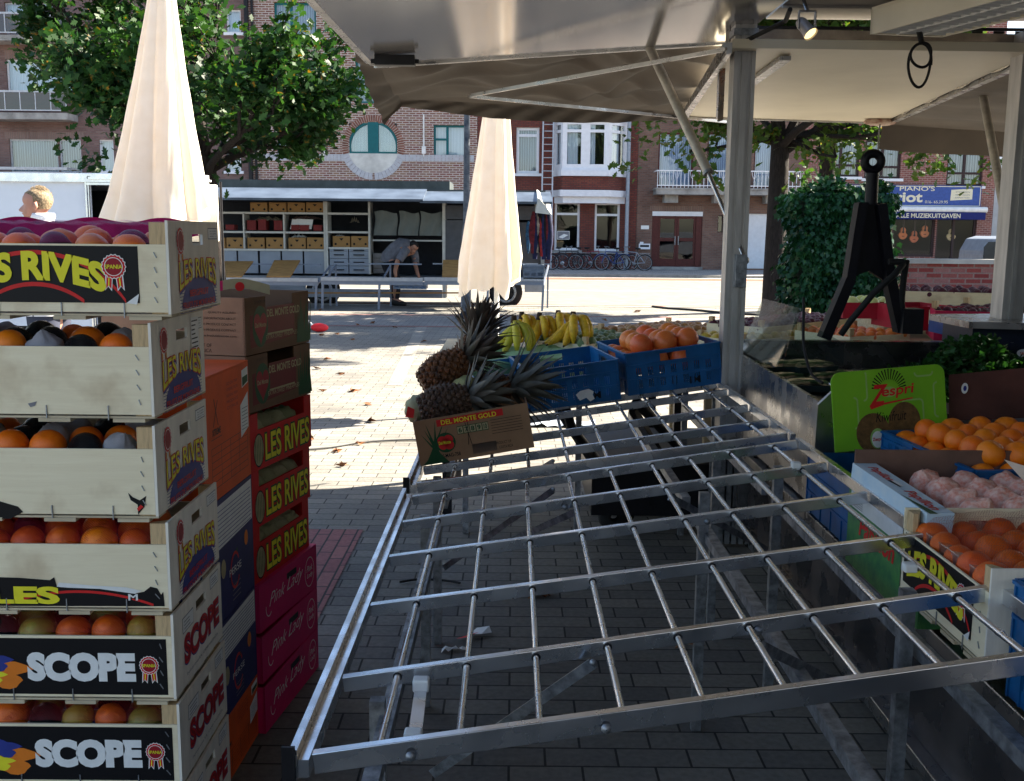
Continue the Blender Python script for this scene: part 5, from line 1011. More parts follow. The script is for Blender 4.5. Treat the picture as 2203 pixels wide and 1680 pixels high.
def citrus(label, xr, yf, z0, h, kind, mix, n_rows=3, netted=None, group='wooden citrus crates in the left stack', fruitlab=None, rz=0.0, ph=.755, L=.6):
    t = thing('citrus_crate', label, 'crate', (xr, yf, z0), rz, group); W = CW; hp = h*ph
    k = MB(); k.box(-L+.0003, -.0062, 0, .005, .012, hp)
    for s_ in range(5):     # staples
        pass
    for x in (-.03,):
        for z in (.2, .42, .64, .86):
            zz = .012+(hp-.012)*z; k.beam((x-.004+jit(.002), -.0012, zz+.004), (x+.003+jit(.002), -.0012, zz-.008), .0016, .0022, (0, 1, 0), 1)
    for x in (-.1, -.235, -.37, -.505)[:3 if L < .5 else 4]: k.beam((x, -.0015, 0), (x, -.0015, .032), .0022, .0025, (0, 1, 0), 1)
    k.build('front_board', [M_wood, M_zinc], t, world=False)
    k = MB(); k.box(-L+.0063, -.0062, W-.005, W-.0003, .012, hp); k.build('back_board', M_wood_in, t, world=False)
    fr = FR((0, 0, 0), (0, 1, 0), (0, 0, 1)); k = MB()
    fr.holes(k, W, h, [(.165, h*.74, .245, h*.86)], .006, 0, 0, .008); e = k.build('end_board', mat('end_board', (.86, .8, .7), .65, 0, .1, 9, .05, (4, 4, 1)), t, world=False)
    fl = FR((-L, W, 0), (0, -1, 0), (0, 0, 1)); k = MB(); fl.holes(k, W, h, [(.15, h*.74, .22, h*.86)], .006, 0, 0, .008); k.build('end_board', M_wood, t, world=False)
    for x in (-.0065, -L+.0065):
        for y, s_ in ((.006, 1), (W-.006, -1)):
            w_ = .036 if x > -.1 else -.036; k = MB(); k.prism([(x, y, .008), (x-w_, y, .008), (x-w_, y+s_*.012, .008), (x, y+s_*.034, .008)] if s_*w_ > 0 else [(x, y, .008), (x, y+s_*.034, .008), (x-w_, y+s_*.012, .008), (x-w_, y, .008)], (0, 0, 0), (0, 0, h-.012)); k.build('corner_post', M_pine, t, world=False, bevel=0)
    k = MB(); n = 5
    for i in range(n): y = .001+i*(W-.052)/(n-1); k.box(-L, -.0, y, y+.05, .0035, .008)
    for i in range(4): x = -L+.02+i*(L-.11)/3; k.box(x, x+.07, -.003, W, -.0045, .0033)
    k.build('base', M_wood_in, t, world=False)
    # printed end
    k = MB(); lo = .0006
    if kind != 'scope':
        badge(fr, k, .075, h*.79, .026, lo, '', YEL, 1.15); fr.arc(k, .205, h*.07, 0.0, .13, 0, 180, BLU, lo, 30, h*.33/.13)
        for i in range(9): y = h*(.02+.035*i); fr.rect(k, .06, y, .345, y+.0013, BLU, lo+.0002)
        rives_arc(fr, k, .06, h*.29, .275, h*.2, h*.1, lo+.0006, 1)
        fr.text(k, 'BERGFRUIT', .13, h*.185, .14, h*.07, RED, lo+.0012, .02); fr.text(k, 'FRUITS DE MONTAGNE', .08, h*.065, .24, h*.065, RED, lo+.0012, .02)
        fr.rect(k, .285, h*.8, .36, h*.93, GRY, lo); fr.rect(k, .287, h*.81, .358, h*.92, WHT, lo+.0003)
        for i in range(3): fr.text(k, ('KAL. 2/3 EXTRA', 'CAT. II SPAIN', 'PESO 15')[i], .3, h*(.885-.03*i), .05, h*.015, BLK, lo+.0007)
        if kind == 'sticker': fr.rect(k, .27, h*.55, .33, h*.95, WHT, lo+.001); [fr.rect(k, .275, h*(.6+.05*i), .275+random.uniform(.02, .05), h*(.615+.05*i), BLK, lo+.0014) for i in range(7)]
    else:
        fr.text(k, 'SCOPE', .07, h*.3, .27, h*.3, BLU, lo, .075, lambda a, b, u, v: (a+.002, b-.002)); fr.text(k, 'SCOPE', .07, h*.3, .27, h*.3, RED, lo+.0006, .05); fr.text(k, 'SCOPE', .07, h*.3, .27, h*.3, DRE, lo+.001, -.01)
        fr.text(k, 'Explotaciones S.A.  CAMP. VALENCIA', .08, h*.13, .25, h*.045, GRY, lo); fr.rect(k, .06, h*.66, .14, h*.84, GRY, lo); fr.rect(k, .062, h*.67, .138, h*.83, WHT, lo+.0003); fr.rect(k, .28, h*.8, .35, h*.96, GRY, lo); fr.rect(k, .282, h*.81, .348, h*.95, WHT, lo+.0003)
        for i in range(3): fr.rect(k, .07, h*(.7+.04*i), .12+jit(.01), h*(.71+.04*i), GRY, lo+.0006); fr.rect(k, .29, h*(.84+.03*i), .335+jit(.01), h*(.85+.03*i), GRY, lo+.0006)
    k.build('end_print', INK, t, world=False)
    # printed front label
    ff = FR((-L, 0, 0), (1, 0, 0), (0, 0, 1)); k = MB()
    def les_label(x0, x1, y0, y1, cut=None):
        ff.rect(k, x0, y0, x1, y1, BLK, .0006); cx = .31 if L > .5 else .2; hh = y1-y0
        R0 = .235
        for rr, yy in ((R0, y0+hh*.92-R0), (R0*.72, y0+hh*.36-R0*.72)):
            am = 62 if rr == R0 else 45
            pts = []
            for i in range(41):
                a = R(90-am+2*am*i/40); px_, py_ = cx+rr*math.cos(a), yy+rr*math.sin(a)
                if py_ > y0+.004 and x0 < px_ < x1: pts.append((px_, py_))
            for (ax, ay), (bx_, by_) in zip(pts, pts[1:]): ff.poly(k, [(ax, ay-.009), (ax, ay), (bx_, by_), (bx_, by_-.009)] if ax < bx_ else [(bx_, by_-.009), (bx_, by_), (ax, ay), (ax, ay-.009)], RED, .0011)
        tw = .3; rives_arc(ff, k, cx-tw/2, y0+hh*.2, tw, hh*.46, hh*.22, .0016, 0, YEL, None, .05, grow=.0)
        badge(ff, k, x1-.052, y0+hh*.64, .025, .002)
    zt = h*ph
    if kind == 'label':
        les_label(.09 if L > .5 else .02, L-.066, zt-.125, zt-.004)
        ff.poly(k, [(L-.066-.028, zt-.125), (L-.066, zt-.105), (L-.066-.005, zt-.128)], WHT, .004)
    elif kind == 'torn':
        P_ = [(.0, .012), (.585, .016), (.583, .05), (.578, .043), (.57, .058), (.555, .062), (.54, .05), (.52, .045), (.44, .056), (.37, .058), (.345, .06), (.34, .082), (.33, .075), (.26, .08), (.0, .085)]
        ff.poly(k, P_, BLK, .001); ff.poly(k, [(.345, .06), (.37, .058), (.44, .056), (.52, .045), (.535, .052), (.5, .06), (.42, .064), (.35, .07)], WHT, .0018)
        rives_arc(ff, k, .2, .022, .145, .036, .0, .0016, 0, YEL, None, .05, s='LES', grow=0)
        for i in range(22):
            u0, u1 = i/22, (i+1)/22; f_ = lambda u: .022+.03*(1-(2*u-1)**2); ff.poly(k, [(.23+.33*u0, f_(u0)-.006), (.23+.33*u1, f_(u1)-.006), (.23+.33*u1, f_(u1)), (.23+.33*u0, f_(u0))], RED, .0014)
        ff.text(k, 'M', .505, .03, .02, .014, WHT, .002, .02)
    elif kind == 'torn2':
        ff.poly(k, [(.0, .0), (.27, .0), (.3, .016), (.29, .028), (.25, .04), (.22, .062), (.18, .085), (.0, .09)], BLK, .001); ff.poly(k, [(.0, .05), (.2, .05), (.16, .078), (.0, .08)], YEL, .0016); ff.poly(k, [(.0, .03), (.24, .025), (.22, .035), (.0, .04)], RED, .0016)
        ff.poly(k, [(.555, .012), (.57, .03), (.575, .055), (.56, .045), (.545, .052), (.535, .062), (.54, .045), (.555, .035)], BLK, .001); ff.poly(k, [(.556, .02), (.568, .03), (.562, .035), (.553, .026)], RED, .0016)
    elif kind == 'scope':
        ff.rect(k, .02, .018, L-.018, zt-.006, BLK, .0006)
        def wob(x, y, r): return [(x+r*(1+.25*math.sin(5*a)+.15*math.sin(9*a))*math.cos(a), y+.6*r*(1+.2*math.sin(4*a))*math.sin(a)) for a in [i*math.pi/15 for i in range(30)]]
        ff.poly(k, wob(.2, .07, .06), ORG, .001); ff.poly(k, wob(.19, .095, .035), BLU, .0014); ff.poly(k, wob(.18, .06, .03), YEL, .0014)
        ff.text(k, 'SCOPE', .27, .055, .235, .058, WHT, .0016, .07); badge(ff, k, .542, .09, .021, .002)
    else: ff.poly(k, [(.325, .035), (.345, .04), (.34, .03), (.33, .027)], GRY, .0008)
    k.build('printed_label', INK, t, world=False)
    # contents
    x = 0; Mx = XF[t.name]; fl_ = fruitlab or 'citrus fruit lying in '+label.split(' in the')[0]
    for rw in range(n_rows):
        x = -.06+jit(.01)-(.02 if rw % 2 else 0); i = 0
        while x > -L+.04:
            kd = mix[(i+rw*2) % len(mix)]; i += 1; r_ = random.uniform(.034, .042)
            if x < -.42 and rw and L > .5: x -= .09; continue
            p = Mx @ Vector((x-r_, .05+rw*.085, hp-.012+random.uniform(-.004, .008)+(.004 if rw else 0)))
            m_ = {'o': F_or, 'k': F_dk, 't': F_ts, 'c': F_cl, 'g': F_gl, 'p': F_pu, 'f': F_gf}[kd]
            nme = {'o': 'orange', 'k': 'wrapped_orange', 't': 'wrapped_orange', 'c': 'clementine', 'g': 'clementine', 'p': 'orange_net', 'f': 'grapefruit'}[kd]
            desc = {'o': 'bare orange', 'k': 'orange wrapped in shiny black paper', 't': 'orange in crumpled white tissue', 'c': 'red-orange clementine', 'g': 'greenish clementine', 'p': 'purple netted orange', 'f': 'yellow-orange grapefruit'}[kd]
            fruit(nme, p, r_, m_, desc+' in '+SH[label.split(' ')[0]], nme.split('_')[-1] if kd not in 'kt' else 'orange', desc+'s in '+SH[label.split(' ')[0]], 'tissue' if kd in 't' else 'round')
            x -= 2*r_+.004
    if netted:
        k = MB(); rows = []
        for j in range(10):
            y = .012+j*(W-.03)/9; rows.append([(-L+.01+(L-.05)*i/30, y, hp+.002+(.032 if 0 < j else 0)+.01*abs(math.sin(i*.9+j))*(1 if j else .2)+(.012*j/9)) for i in range(31)])
        k.grid(rows); k.build('net', netmat('net_'+netted[0], netted[1], 150, .1 if netted[0] != 'magenta' else .06), t, world=False)
        if netted[0] == 'magenta': k = MB(); k.grid([[(-L+.01+(L-.05)*i/40, W-.03-.015*j+.004*math.sin(i+j), hp+.012+.014*j+.006*math.sin(i*.5+j)) for i in range(41)] for j in range(4)]); k.build('net_hem', mat('magenta_net_fold', (.65, .015, .2), .5), t, world=False)
    return t
citrus('topmost crate of the left stack, with complete black LES RIVES label', -.735, 2.2, 1.392, .208, 'label', 'ofpofo', netted=('magenta', (.6, .02, .2)))
citrus('second crate from the top, plain front, holding black- and tissue-wrapped fruit', -.781, 2.2, 1.168, .213, 'sticker', 'oktokk')
citrus('third crate from the top, plain front with torn label scraps and wrapped oranges', -.782, 2.2, .943, .212, 'torn2', 'tkootk')
citrus('fourth crate from the top, with a half torn-off black LES RIVES label', -.762, 2.2, .727, .21, 'torn', 'cocccp', netted=('red', (.4, .01, .03)))
citrus('fifth crate from the top, upper one of the two with a SCOPE label', -.760, 2.2, .513, .209, 'scope', 'gccgkg', netted=('dark_red', (.3, .01, .02)))
citrus('sixth crate from the top, lower one of the two with a SCOPE label', -.755, 2.2, .303, .205, 'scope', 'gcgkcg', netted=('dark_red', (.3, .01, .02)))
citrus('lowest crate of the left stack, cut off by the picture edge', -.752, 2.2, .094, .205, 'scope', 'gc', 1)
k = MB(); k.box(-1.35, -.74, 2.18, 2.6, 0.001, .085); 
for i in range(3): k.box(-1.3+i*.25, -1.2+i*.25, 2.17, 2.179, .001, .084)
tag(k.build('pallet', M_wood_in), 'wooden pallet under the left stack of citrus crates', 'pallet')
# ---- printed cardboard boxes
def pbox(name, label, corner, far, L, z0, h, m, prt, topopen=True, group=None, th=.006, notch=None, frontprt=None, scallop=0.0, cat='box', lid=False):
    a = Vector((corner[0], corner[1], z0)); b = Vector((far[0], far[1], z0)); U = (b-a); W = U.length; U.normalize(); lft = Vector((-U.y, U.x, 0))
    t = thing(name, label, cat, tuple(a), 0, group); fr = FR(a, U, (0, 0, 1)); k = MB(); hs = [(W*.3, h*.62, W*.72, h+.01)] if notch else []
    if scallop: hs = [(W*.12, h*(1-scallop), W*.88, h+.01)]
    fr.holes(k, W, h, hs, th, 0, 0, 0.001); k.build('side', m, t)
    f2 = FR(a+lft*L, -lft, (0, 0, 1)); k = MB(); f2.holes(k, L-.0002, h, [(L*.3, h*(1-scallop), L*.7, h+.01)] if scallop else [], th, 0, 0, .001); k.build('front', m if frontprt is None else frontprt[0], t)
    f3 = FR(b+lft*L, -U, (0, 0, 1)); k = MB(); f3.holes(k, W-.0002, h, [], th, 0, 0, .001); k.build('side', m, t)
    f4 = FR(b, lft, (0, 0, 1)); k = MB(); f4.holes(k, L-.0002, h, [], th, 0, 0, .001); k.build('front', m, t)
    k = MB(); k.prism([fr.p(.007, 0, -.007)+Vector((0, 0, .006)), fr.p(W-.007, 0, -.007)+Vector((0, 0, .006)), fr.p(W-.007, 0, -L+.007)+Vector((0, 0, .006)), fr.p(.007, 0, -L+.007)+Vector((0, 0, .006))], (0, 0, 0), (0, 0, .005)); k.build('bottom', m, t)
    if lid: k = MB(); q = Vector((0, 0, h+.001)); k.prism([a+q, b+q, b+lft*L+q, a+lft*L+q], (0, 0, 0), (0, 0, .005)); k.build('lid', m, t)
    if prt: k = MB(); prt(fr, k, W, h); k.build('print', INK, t)
    if frontprt: k = MB(); frontprt[1](f2, k, L, h); k.build('print', INK, t)
    return t, fr, W, lft
mi_mel = len(INK); INK.append(ink('melon', (.42, .36, .2))); mi_dk = len(INK); INK.append(ink('maroon', (.16, .012, .014)))
def p_monte(fr, k, W, h):
    fr.poly(k, [(.03, h*.12), (W*.75, h*.2), (W*.75, h*.8), (.14, h*.8), (.14, h*.72), (.03, h*.68)], mi_dk, .0005)
    fr.poly(k, [(.12, h*.26), (W*.7, h*.3), (W*.7, h*.58), (.12, h*.56)], GRN, .0007) if 0 else None
    fr.text(k, 'DEL MONTE GOLD', .14, h*.62, W*.52, h*.13, mi_mel, .0012, .02)
    fr.disc(k, .095, h*.47, .05, GRN, .001, 24, 1.3); fr.poly(k, [(.095+.042*(math.sin(a)**3), h*.47+.0035*(13*math.cos(a)-5*math.cos(2*a)-2*math.cos(3*a)-math.cos(4*a))) for a in [i*math.pi/16 for i in range(32)]], DRE, .0014)
    fr.text(k, 'Del Monte', .06, h*.46, .07, h*.08, mi_mel, .0018, .02); fr.text(k, 'EXTRA SWEET PINEAPPLES', .13, h*.22, W*.5, h*.08, mi_mel, .0012)
    fr.rect(k, .14, h*.3, W*.72, h*.33, mi_mel, .001)
    for i in range(9):
        x = W*.78+i*W*.024; fr.poly(k, [(x, h*.05), (x+.02, h*.04), (x+.012+jit(.02), h*(.7+.28*math.sin(i*1.7)**2))], GRN, .0008+.0001*i)
    fr.text(k, 'COUNTRY OF', .06, h*.88, .07, h*.05, BLK, .0008)
def p_monte_front(fr, k, W, h):
    L_ = ['QUALITY ASSURED', 'FOR INFORMATION ABOUT', 'DEL MONTE FRESH PRODUCE CONTACT', 'DEL MONTE FRESH PRODUCE COMPANY', 'www.freshdelmonte.com']
    for i, s_ in enumerate(L_): fr.text(k, s_, W-.03-len(s_)*.0062, h*(.72-.1*i), len(s_)*.0062, h*.04, BLK, .0008)
    fr.text(k, 'PRODUCT OF', W-.2, h*.14, .085, h*.06, BLK, .0008); fr.text(k, 'COSTA RICA', W-.2, h*.05, .085, h*.06, BLK, .0008)
def p_redrives(fr, k, W, h):
    fr.disc(k, .055, h*.35, .032, mi_mel, .001, 24, 1.6); fr.arc(k, .055, h*.35, .031, .034, 0, 360, BLK, .0012, 24, 1.6)
    for i in range(5): fr.arc(k, .055+(i-2)*.011, h*.35, .0005, .0018, 0, 360, GRN, .0013, 16, 24)
    fr.text(k, 'LES RIVES', .1, h*.14, W-.12, h*.44, GRN, .0008, .075); fr.text(k, 'LES RIVES', .1, h*.14, W-.12, h*.44, YEL, .0014, .025)
def p_pink(fr, k, W, h):
    def sc(px, py, u, v): return px, py+.012*u+(.0 if v > .4 else 0)
    fr.text(k, 'Pink Lady', .06, h*.33, W*.56, h*.38, WHT, .001, -.012, sc, .55)
    for i in range(10):   # swash of the P
        a0, a1 = 160+i*16, 176+i*16
        fr.arc(k, .066, h*.42, .02, .0225, a0, a1, WHT, .001, 3, 1.3)
    fr.arc(k, W-.065, h*.5, .038, .04, 0, 360, WHT, .001, 28, 1.35); fr.text(k, 'Pink', W-.09, h*.52, .048, h*.14, WHT, .001, 0, None, .3); fr.text(k, 'Lady', W-.09, h*.34, .048, h*.14, WHT, .001, 0, None, .3)
    fr.rect(k, W*.45, h*.72, W*.62, h*.86, BLK, .0009)
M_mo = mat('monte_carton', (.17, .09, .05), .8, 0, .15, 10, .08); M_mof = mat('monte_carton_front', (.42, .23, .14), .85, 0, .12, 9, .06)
M_rc = mat('red_carton', (.66, .012, .012), .6, 0, .15, 8, .05); M_pc = mat('pink_carton', (.62, .01, .12), .6, 0, .12, 8, .05); M_oc = mat('orange_carton', (.75, .1, .012), .65, 0, .12, 8, .06); M_bc = mat('blue_carton', (.018, .022, .13), .6, 0, .2, 8, .05)
cB, fB = (-.813, 3.1), (-.705, 3.53)
def off(p, d): return (p[0]+d, p[1])
for i, (z0, h, nm_, dx) in enumerate(((1.2, .178, 'upper brown pineapple box with an open notched top, on the second stack', 0), (1.02, .178, 'lower brown pineapple box above the red melon boxes', .002))):
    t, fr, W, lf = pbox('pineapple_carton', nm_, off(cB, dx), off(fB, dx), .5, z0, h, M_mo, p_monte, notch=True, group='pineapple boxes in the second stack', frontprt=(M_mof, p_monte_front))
k = MB(); q = P(470, 628, 3.12); fr = FR(q-Vector((.09, 0, .03)), (1, .25, 0), (0, 0, 1)); 
for i in range(12): u0, u1 = i/12, (i+1)/12; f_ = lambda u: .012+.028*math.sin(u*2.6)**2; fr.poly(k, [(u0*.24, f_(u0)), (u1*.24, f_(u1)), (u1*.24, f_(u1)+.03), (u0*.24, f_(u0)+.03)], mi_mel if i > 4 else PNK, 0)
fr.disc(k, .15, .045, .014, RED, .001); k.build('x', INK); bpy.data.objects['x'].name = 'paper_band'; tag(bpy.data.objects['paper_band'], 'yellow and pink printed paper band curling on top of the brown boxes', 'paper band')
for i, (z0, nm_) in enumerate(((.832, 'topmost red LES RIVES melon box of the second stack'), (.648, 'middle red LES RIVES melon box of the second stack'), (.466, 'lowest red LES RIVES melon box above the pink boxes'))):
    pbox('melon_box', nm_, off(cB, .004+jit(.004)), off(fB, -.008*i), .5, z0, .184, M_rc, p_redrives, scallop=.3, group='red melon boxes in the second stack')
    for j in range(5):
        for rr in range(2):
            pp = Vector((*cB, 0)).lerp(Vector((*fB, 0)), .14+.18*j)+Vector((-.07-.12*rr, .02*rr, z0+.105)); fruit('melon', pp, .052, F_mel, 'ribbed pale melon inside the '+nm_[:40], 'melon', 'melons inside the '+nm_[:30], 'rib')
for i, (z0, nm_) in enumerate(((.31, 'uppermost pink box with white script in the second stack'), (.155, 'middle pink box with white script in the second stack'), (.0015, 'bottom pink box with white script in the second stack'))):
    pbox('apple_box', nm_, (-.795+.03*(2-i)*0+.012*i, 3.1-.03*i), (-.70, 3.55), .5, z0, .153, M_pc, p_pink, group='pink apple boxes in the second stack', topopen=True, lid=(i == 0))
def p_orange(fr, k, W, h):
    for i in range(7): fr.rect(k, .06, h*(.1+.055*i), W-.03, h*(.104+.055*i), BLK, .0008)
    for i in range(5): fr.rect(k, .06+i*(W-.09)/4, h*.1, .062+i*(W-.09)/4, h*.434, BLK, .0008)
    fr.text(k, 'XTREME', .07, h*.53, .07, h*.05, BLK, .001, .02); fr.rect(k, .06, h*.5, .15, h*.505, BLK, .001)
    for a_, b_ in (((.08, h*.6), (.12, h*.8)), ((.12, h*.6), (.09, h*.82))): fr.poly(k, [(a_[0]-.002, a_[1]), (a_[0]+.002, a_[1]), (b_[0]+.002, b_[1]), (b_[0]-.002, b_[1])], BLK, .001)
    for i in range(5): fr.text(k, ('GO ON TRIP', 'XTREME TASTE', 'NATURAL FRESH', 'PRODUCE', 'CITRUS')[i], .2, h*(.88-.05*i), .1, h*.025, DRE, .001)
    fr.poly(k, [(W-.09, h*.38), (W-.015, h*.44), (W-.015, h*.75), (W-.09, h*.66)], WHT, .0012); fr.poly(k, [(W-.07, h*.8), (W-.01, h*.83), (W-.01, h*.97), (W-.07, h*.95)], WHT, .0012); fr.poly(k, [(W-.066, h*.81), (W-.014, h*.84), (W-.014, h*.9), (W-.066, h*.89)], GRN, .0016)
    for i in range(7): fr.rect(k, W-.08, h*(.44+.03*i), W-.03+jit(.01), h*(.446+.03*i), GRY, .0018)
def p_bluebox(fr, k, W, h):
    fr.poly(k, [(.01, h*.60), (W-.01, h*.62), (W-.01, h*.97), (.01, h*.95)], WHT, .0008)
    for i in range(9): y = h*(.63+.034*i); fr.rect(k, .02, y, W-.02, y+.002, BLU, .0014)
    fr.arc(k, W*.55, h*.32, .036, .043, 30, 330, RED, .001, 24, 1.3); fr.text(k, 'PERSE', W*.42, h*.3, .11, h*.06, WHT, .0012); fr.disc(k, W*.3, h*.42, .02, mi_mel, .001, 16, 1.4); fr.disc(k, W*.82, h*.5, .018, ORG, .001, 16, 1.3); fr.disc(k, W*.6, h*.47, .008, GRN, .001)
    for i in range(4): fr.rect(k, W*.48, h*(.08+.04*i), W*.66, h*(.088+.04*i), GRY, .001)
cA, fA = (-.812, 2.64), (-.795, 3.05)
pbox('citrus_carton', 'bright orange carton printed with a dark table, behind the wooden crates', cA, fA, .42, .845, .345, M_oc, p_orange, lid=True)
pbox('citrus_carton', 'upper dark blue carton with a white striped band, under the orange one', cA, fA, .42, .49, .354, M_bc, p_bluebox, group='dark blue cartons'); pbox('citrus_carton', 'lower dark blue carton with a white striped band', cA, fA, .42, .2, .289, M_bc, p_bluebox, group='dark blue cartons')
pbox('citrus_carton', 'dark orange carton at the bottom behind the wooden crates', cA, fA, .42, .0015, .197, M_oc, p_orange)
# ================================================================= EMPTY DISPLAY RACK
KR, ZR = .14, .735
def RG(x, y): return G(x, y, ZR, KR)
def RZ(x): return ZR+KR*x
XL, XRr = -.345, .99
def rack(label, rows, sideY, rods, near_bolts, capbar=True):
    t = thing('display_rack', label, 'rack', ((XL+XRr)/2, sum(sideY)/2, 0), group='aluminium display racks')
    for i, (ya, yb) in enumerate(rows):
        k = MB(); hh = .031 if i else .037; k.beam((XL+.014, ya, RZ(XL+.014)), (XRr-.014, yb, RZ(XRr-.014)), .018, hh); k.build('cross_bar', M_alu, t, bevel=.0015)
    y0, y1 = sideY; yr0, yr1 = y0+rows[0][1]-rows[0][0], y1+(rows[-1][1]-rows[-1][0])
    k = MB(); k.beam((XL, y0, RZ(XL)), (XL, y1, RZ(XL)), .018, .032); k.beam((XL-.011, y0-.005, RZ(XL)+.01), (XL-.011, y1, RZ(XL)+.01), .003, .052); k.beam((XL-.017, y0-.005, RZ(XL)+.035), (XL-.017, y1, RZ(XL)+.035), .011, .003); k.build('side_bar', M_alu, t)
    k = MB(); k.box(XL-.034, XL-.012, y0-.012, y0-.0055, RZ(XL)-.02, RZ(XL)+.044); k.build('end_cap', M_black, t)
    k = MB(); k.beam((XRr, yr0, RZ(XRr)), (XRr, yr1, RZ(XRr)), .02, .032); k.build('side_bar', M_alu, t, bevel=.0015)
    for x in rods:
        ya = rows[0][0]+(rows[0][1]-rows[0][0])*(x-XL)/(XRr-XL); yb = rows[-1][0]+(rows[-1][1]-rows[-1][0])*(x-XL)/(XRr-XL); sk = .0
        k = MB(); z = RZ(x)+.002; k.tube([(x, ya+.009, z), (x, yb-.009, z)], .0066, 10)
        yy = ya+.06+random.random()*.3; k.tube([(x, yy, z), (x, yy+.02, z)], .0074, 10, 0); k.build('rod', M_alu, t)
        k = MB()
        for (p, q) in rows[1:]:
            yc = p+(q-p)*(x-XL)/(XRr-XL); k.tube([(x, yc-.012, z), (x, yc-.0095, z)], .0092, 10)
        k.build('rod_ring', M_black, t)
    return t
def rowY(l, r): 
    a = RG(*l); b = RG(*r); s = (b.y-a.y)/(b.x-a.x); return (a.y+s*(XL-a.x), a.y+s*(XRr-a.x))
rowsA = [rowY(*q) for q in (((700, 1635), (2180, 1430)), ((735, 1470), (2150, 1272)), ((795, 1312), (1975, 1160)), ((832, 1207), (1860, 1070)), ((862, 1132), (1765, 1006)), ((880, 1077), (1700, 958)))]
rodX = [RG(x, y).x for x, y in ((820, 1592), (990, 1568), (1160, 1543), (1335, 1518), (1507, 1494), (1680, 1469), (1838, 1446), (2010, 1422), (2190, 1396))]
rk = rack('near bare aluminium display rack of cross bars and round rods on the right', rowsA, (rowsA[0][0]-.02, rowsA[-1][0]+.03), rodX, 0)
rowsB = [rowY(*q) for q in (((900, 1048), (1700, 941)), ((915, 1012), (1645, 912)), ((1180, 930), (1606, 878)), ((1180, 895), (1560, 845)))]
rowsB[2] = (rowsB[2][1]-.06, rowsB[2][1]); rowsB[3] = (rowsB[3][1]-.06, rowsB[3][1])
rowsB += [(rowsB[-1][0]+.24*i, rowsB[-1][1]+.24*i) for i in (1, 2, 3)]
rk2 = rack('farther aluminium display rack section partly under the fruit crates', rowsB, (rowsB[0][0]-.02, rowsB[-1][0]+.03), [x+.01 for x in rodX], 0)
def leg(t, x, y, zt, lean=0, w=.03):
    k = MB(); k.beam((x, y, zt), (x+lean, y, 0.004), w, w*.9, (0, 1, 0)); k.build('leg', M_zinc, t)
for t, x, y in ((rk, .86, rowsA[0][0]+.5), (rk, .6, rowsA[-1][0]-.25), (rk, .88, rowsA[-1][0]-.05), (rk, -.26, rowsA[0][0]+.28), (rk, -.28, rowsA[-1][0]-.1), (rk2, .8, 3.9), (rk2, -.28, rowsB[1][0]), (rk2, .35, rowsB[-1][0]), (rk2, -.24, rowsB[-1][0]), (rk2, .9, rowsB[-1][0])): leg(t, x, y, RZ(x)-.03)
for t, x, y in ((rk, .86, rowsA[0][0]+.5), (rk, .88, rowsA[-1][0]-.25)):
    k = MB(); k.box(x-.014, x+.014, y-.013, y+.013, RZ(x)+.01, RZ(x)+.03); k.build('leg_cap', M_white, t, bevel=.004)
for y0, y1, t in ((rowsA[0][0]-.02, rowsA[-1][0], rk), (rowsB[0][0], rowsB[-1][0], rk2)):
    for x in (-.24, .62, .9): k = MB(); k.beam((x, y0, RZ(x)-.075-(.1 if x > .5 else 0)), (x, y1, RZ(x)-.075-(.1 if x > .5 else 0)), .03, .03); k.build('under_rail', M_zinc, t)
k = MB(); a, b = RG(905, 1465), RG(890, 1580); k.beam(a-Vector((0, 0, .02)), b-Vector((0, 0, .02)), .024, .006); k.build('hinge_link', M_alu, rk)
for p in ((906, 1462), (889, 1575)): q = RG(*p); k = MB(); k.box(q.x-.016, q.x+.016, q.y-.014, q.y+.014, q.z-.022, q.z+.004); k.build('hinge_cap', M_white, rk, bevel=.004)
for a, b, zb, t in (((1275, 1412), (930, 1665), .33, rk), ((1190, 1045), (955, 1222), .3, rk), ((1240, 1090), (1040, 1190), .4, rk), ((1440, 1058), (1650, 1182), .42, rk), ((1640, 1375), (1860, 1500), .4, rk), ((1190, 985), (1110, 1040), .45, rk2)):
    p, q = RG(*a), G(*b, zb); k = MB(); k.beam(p-Vector((0, 0, .015)), q, .022, .005, (0, -1, .3)); k.build('brace', M_zinc, t)
    k = MB(); k.ball(p-Vector((0, .006, .01)), .007, 8, 6); k.build('bolt', M_zinc, t)
for p, ff in (((885, 1612), 0), ((1303, 1553), 0), ((1975, 1290), 1), ((1628, 1345), 1), ((1520, 1115), 3), ((1215, 1085), 4)):
    q = RG(*p); k = MB(); k.lathe([(.001, -.006), (.008, -.004), (.009, 0)], q+Vector((0, -.012, -.006)), 10, axis='Y'); k.build('bolt', M_zinc, rk)
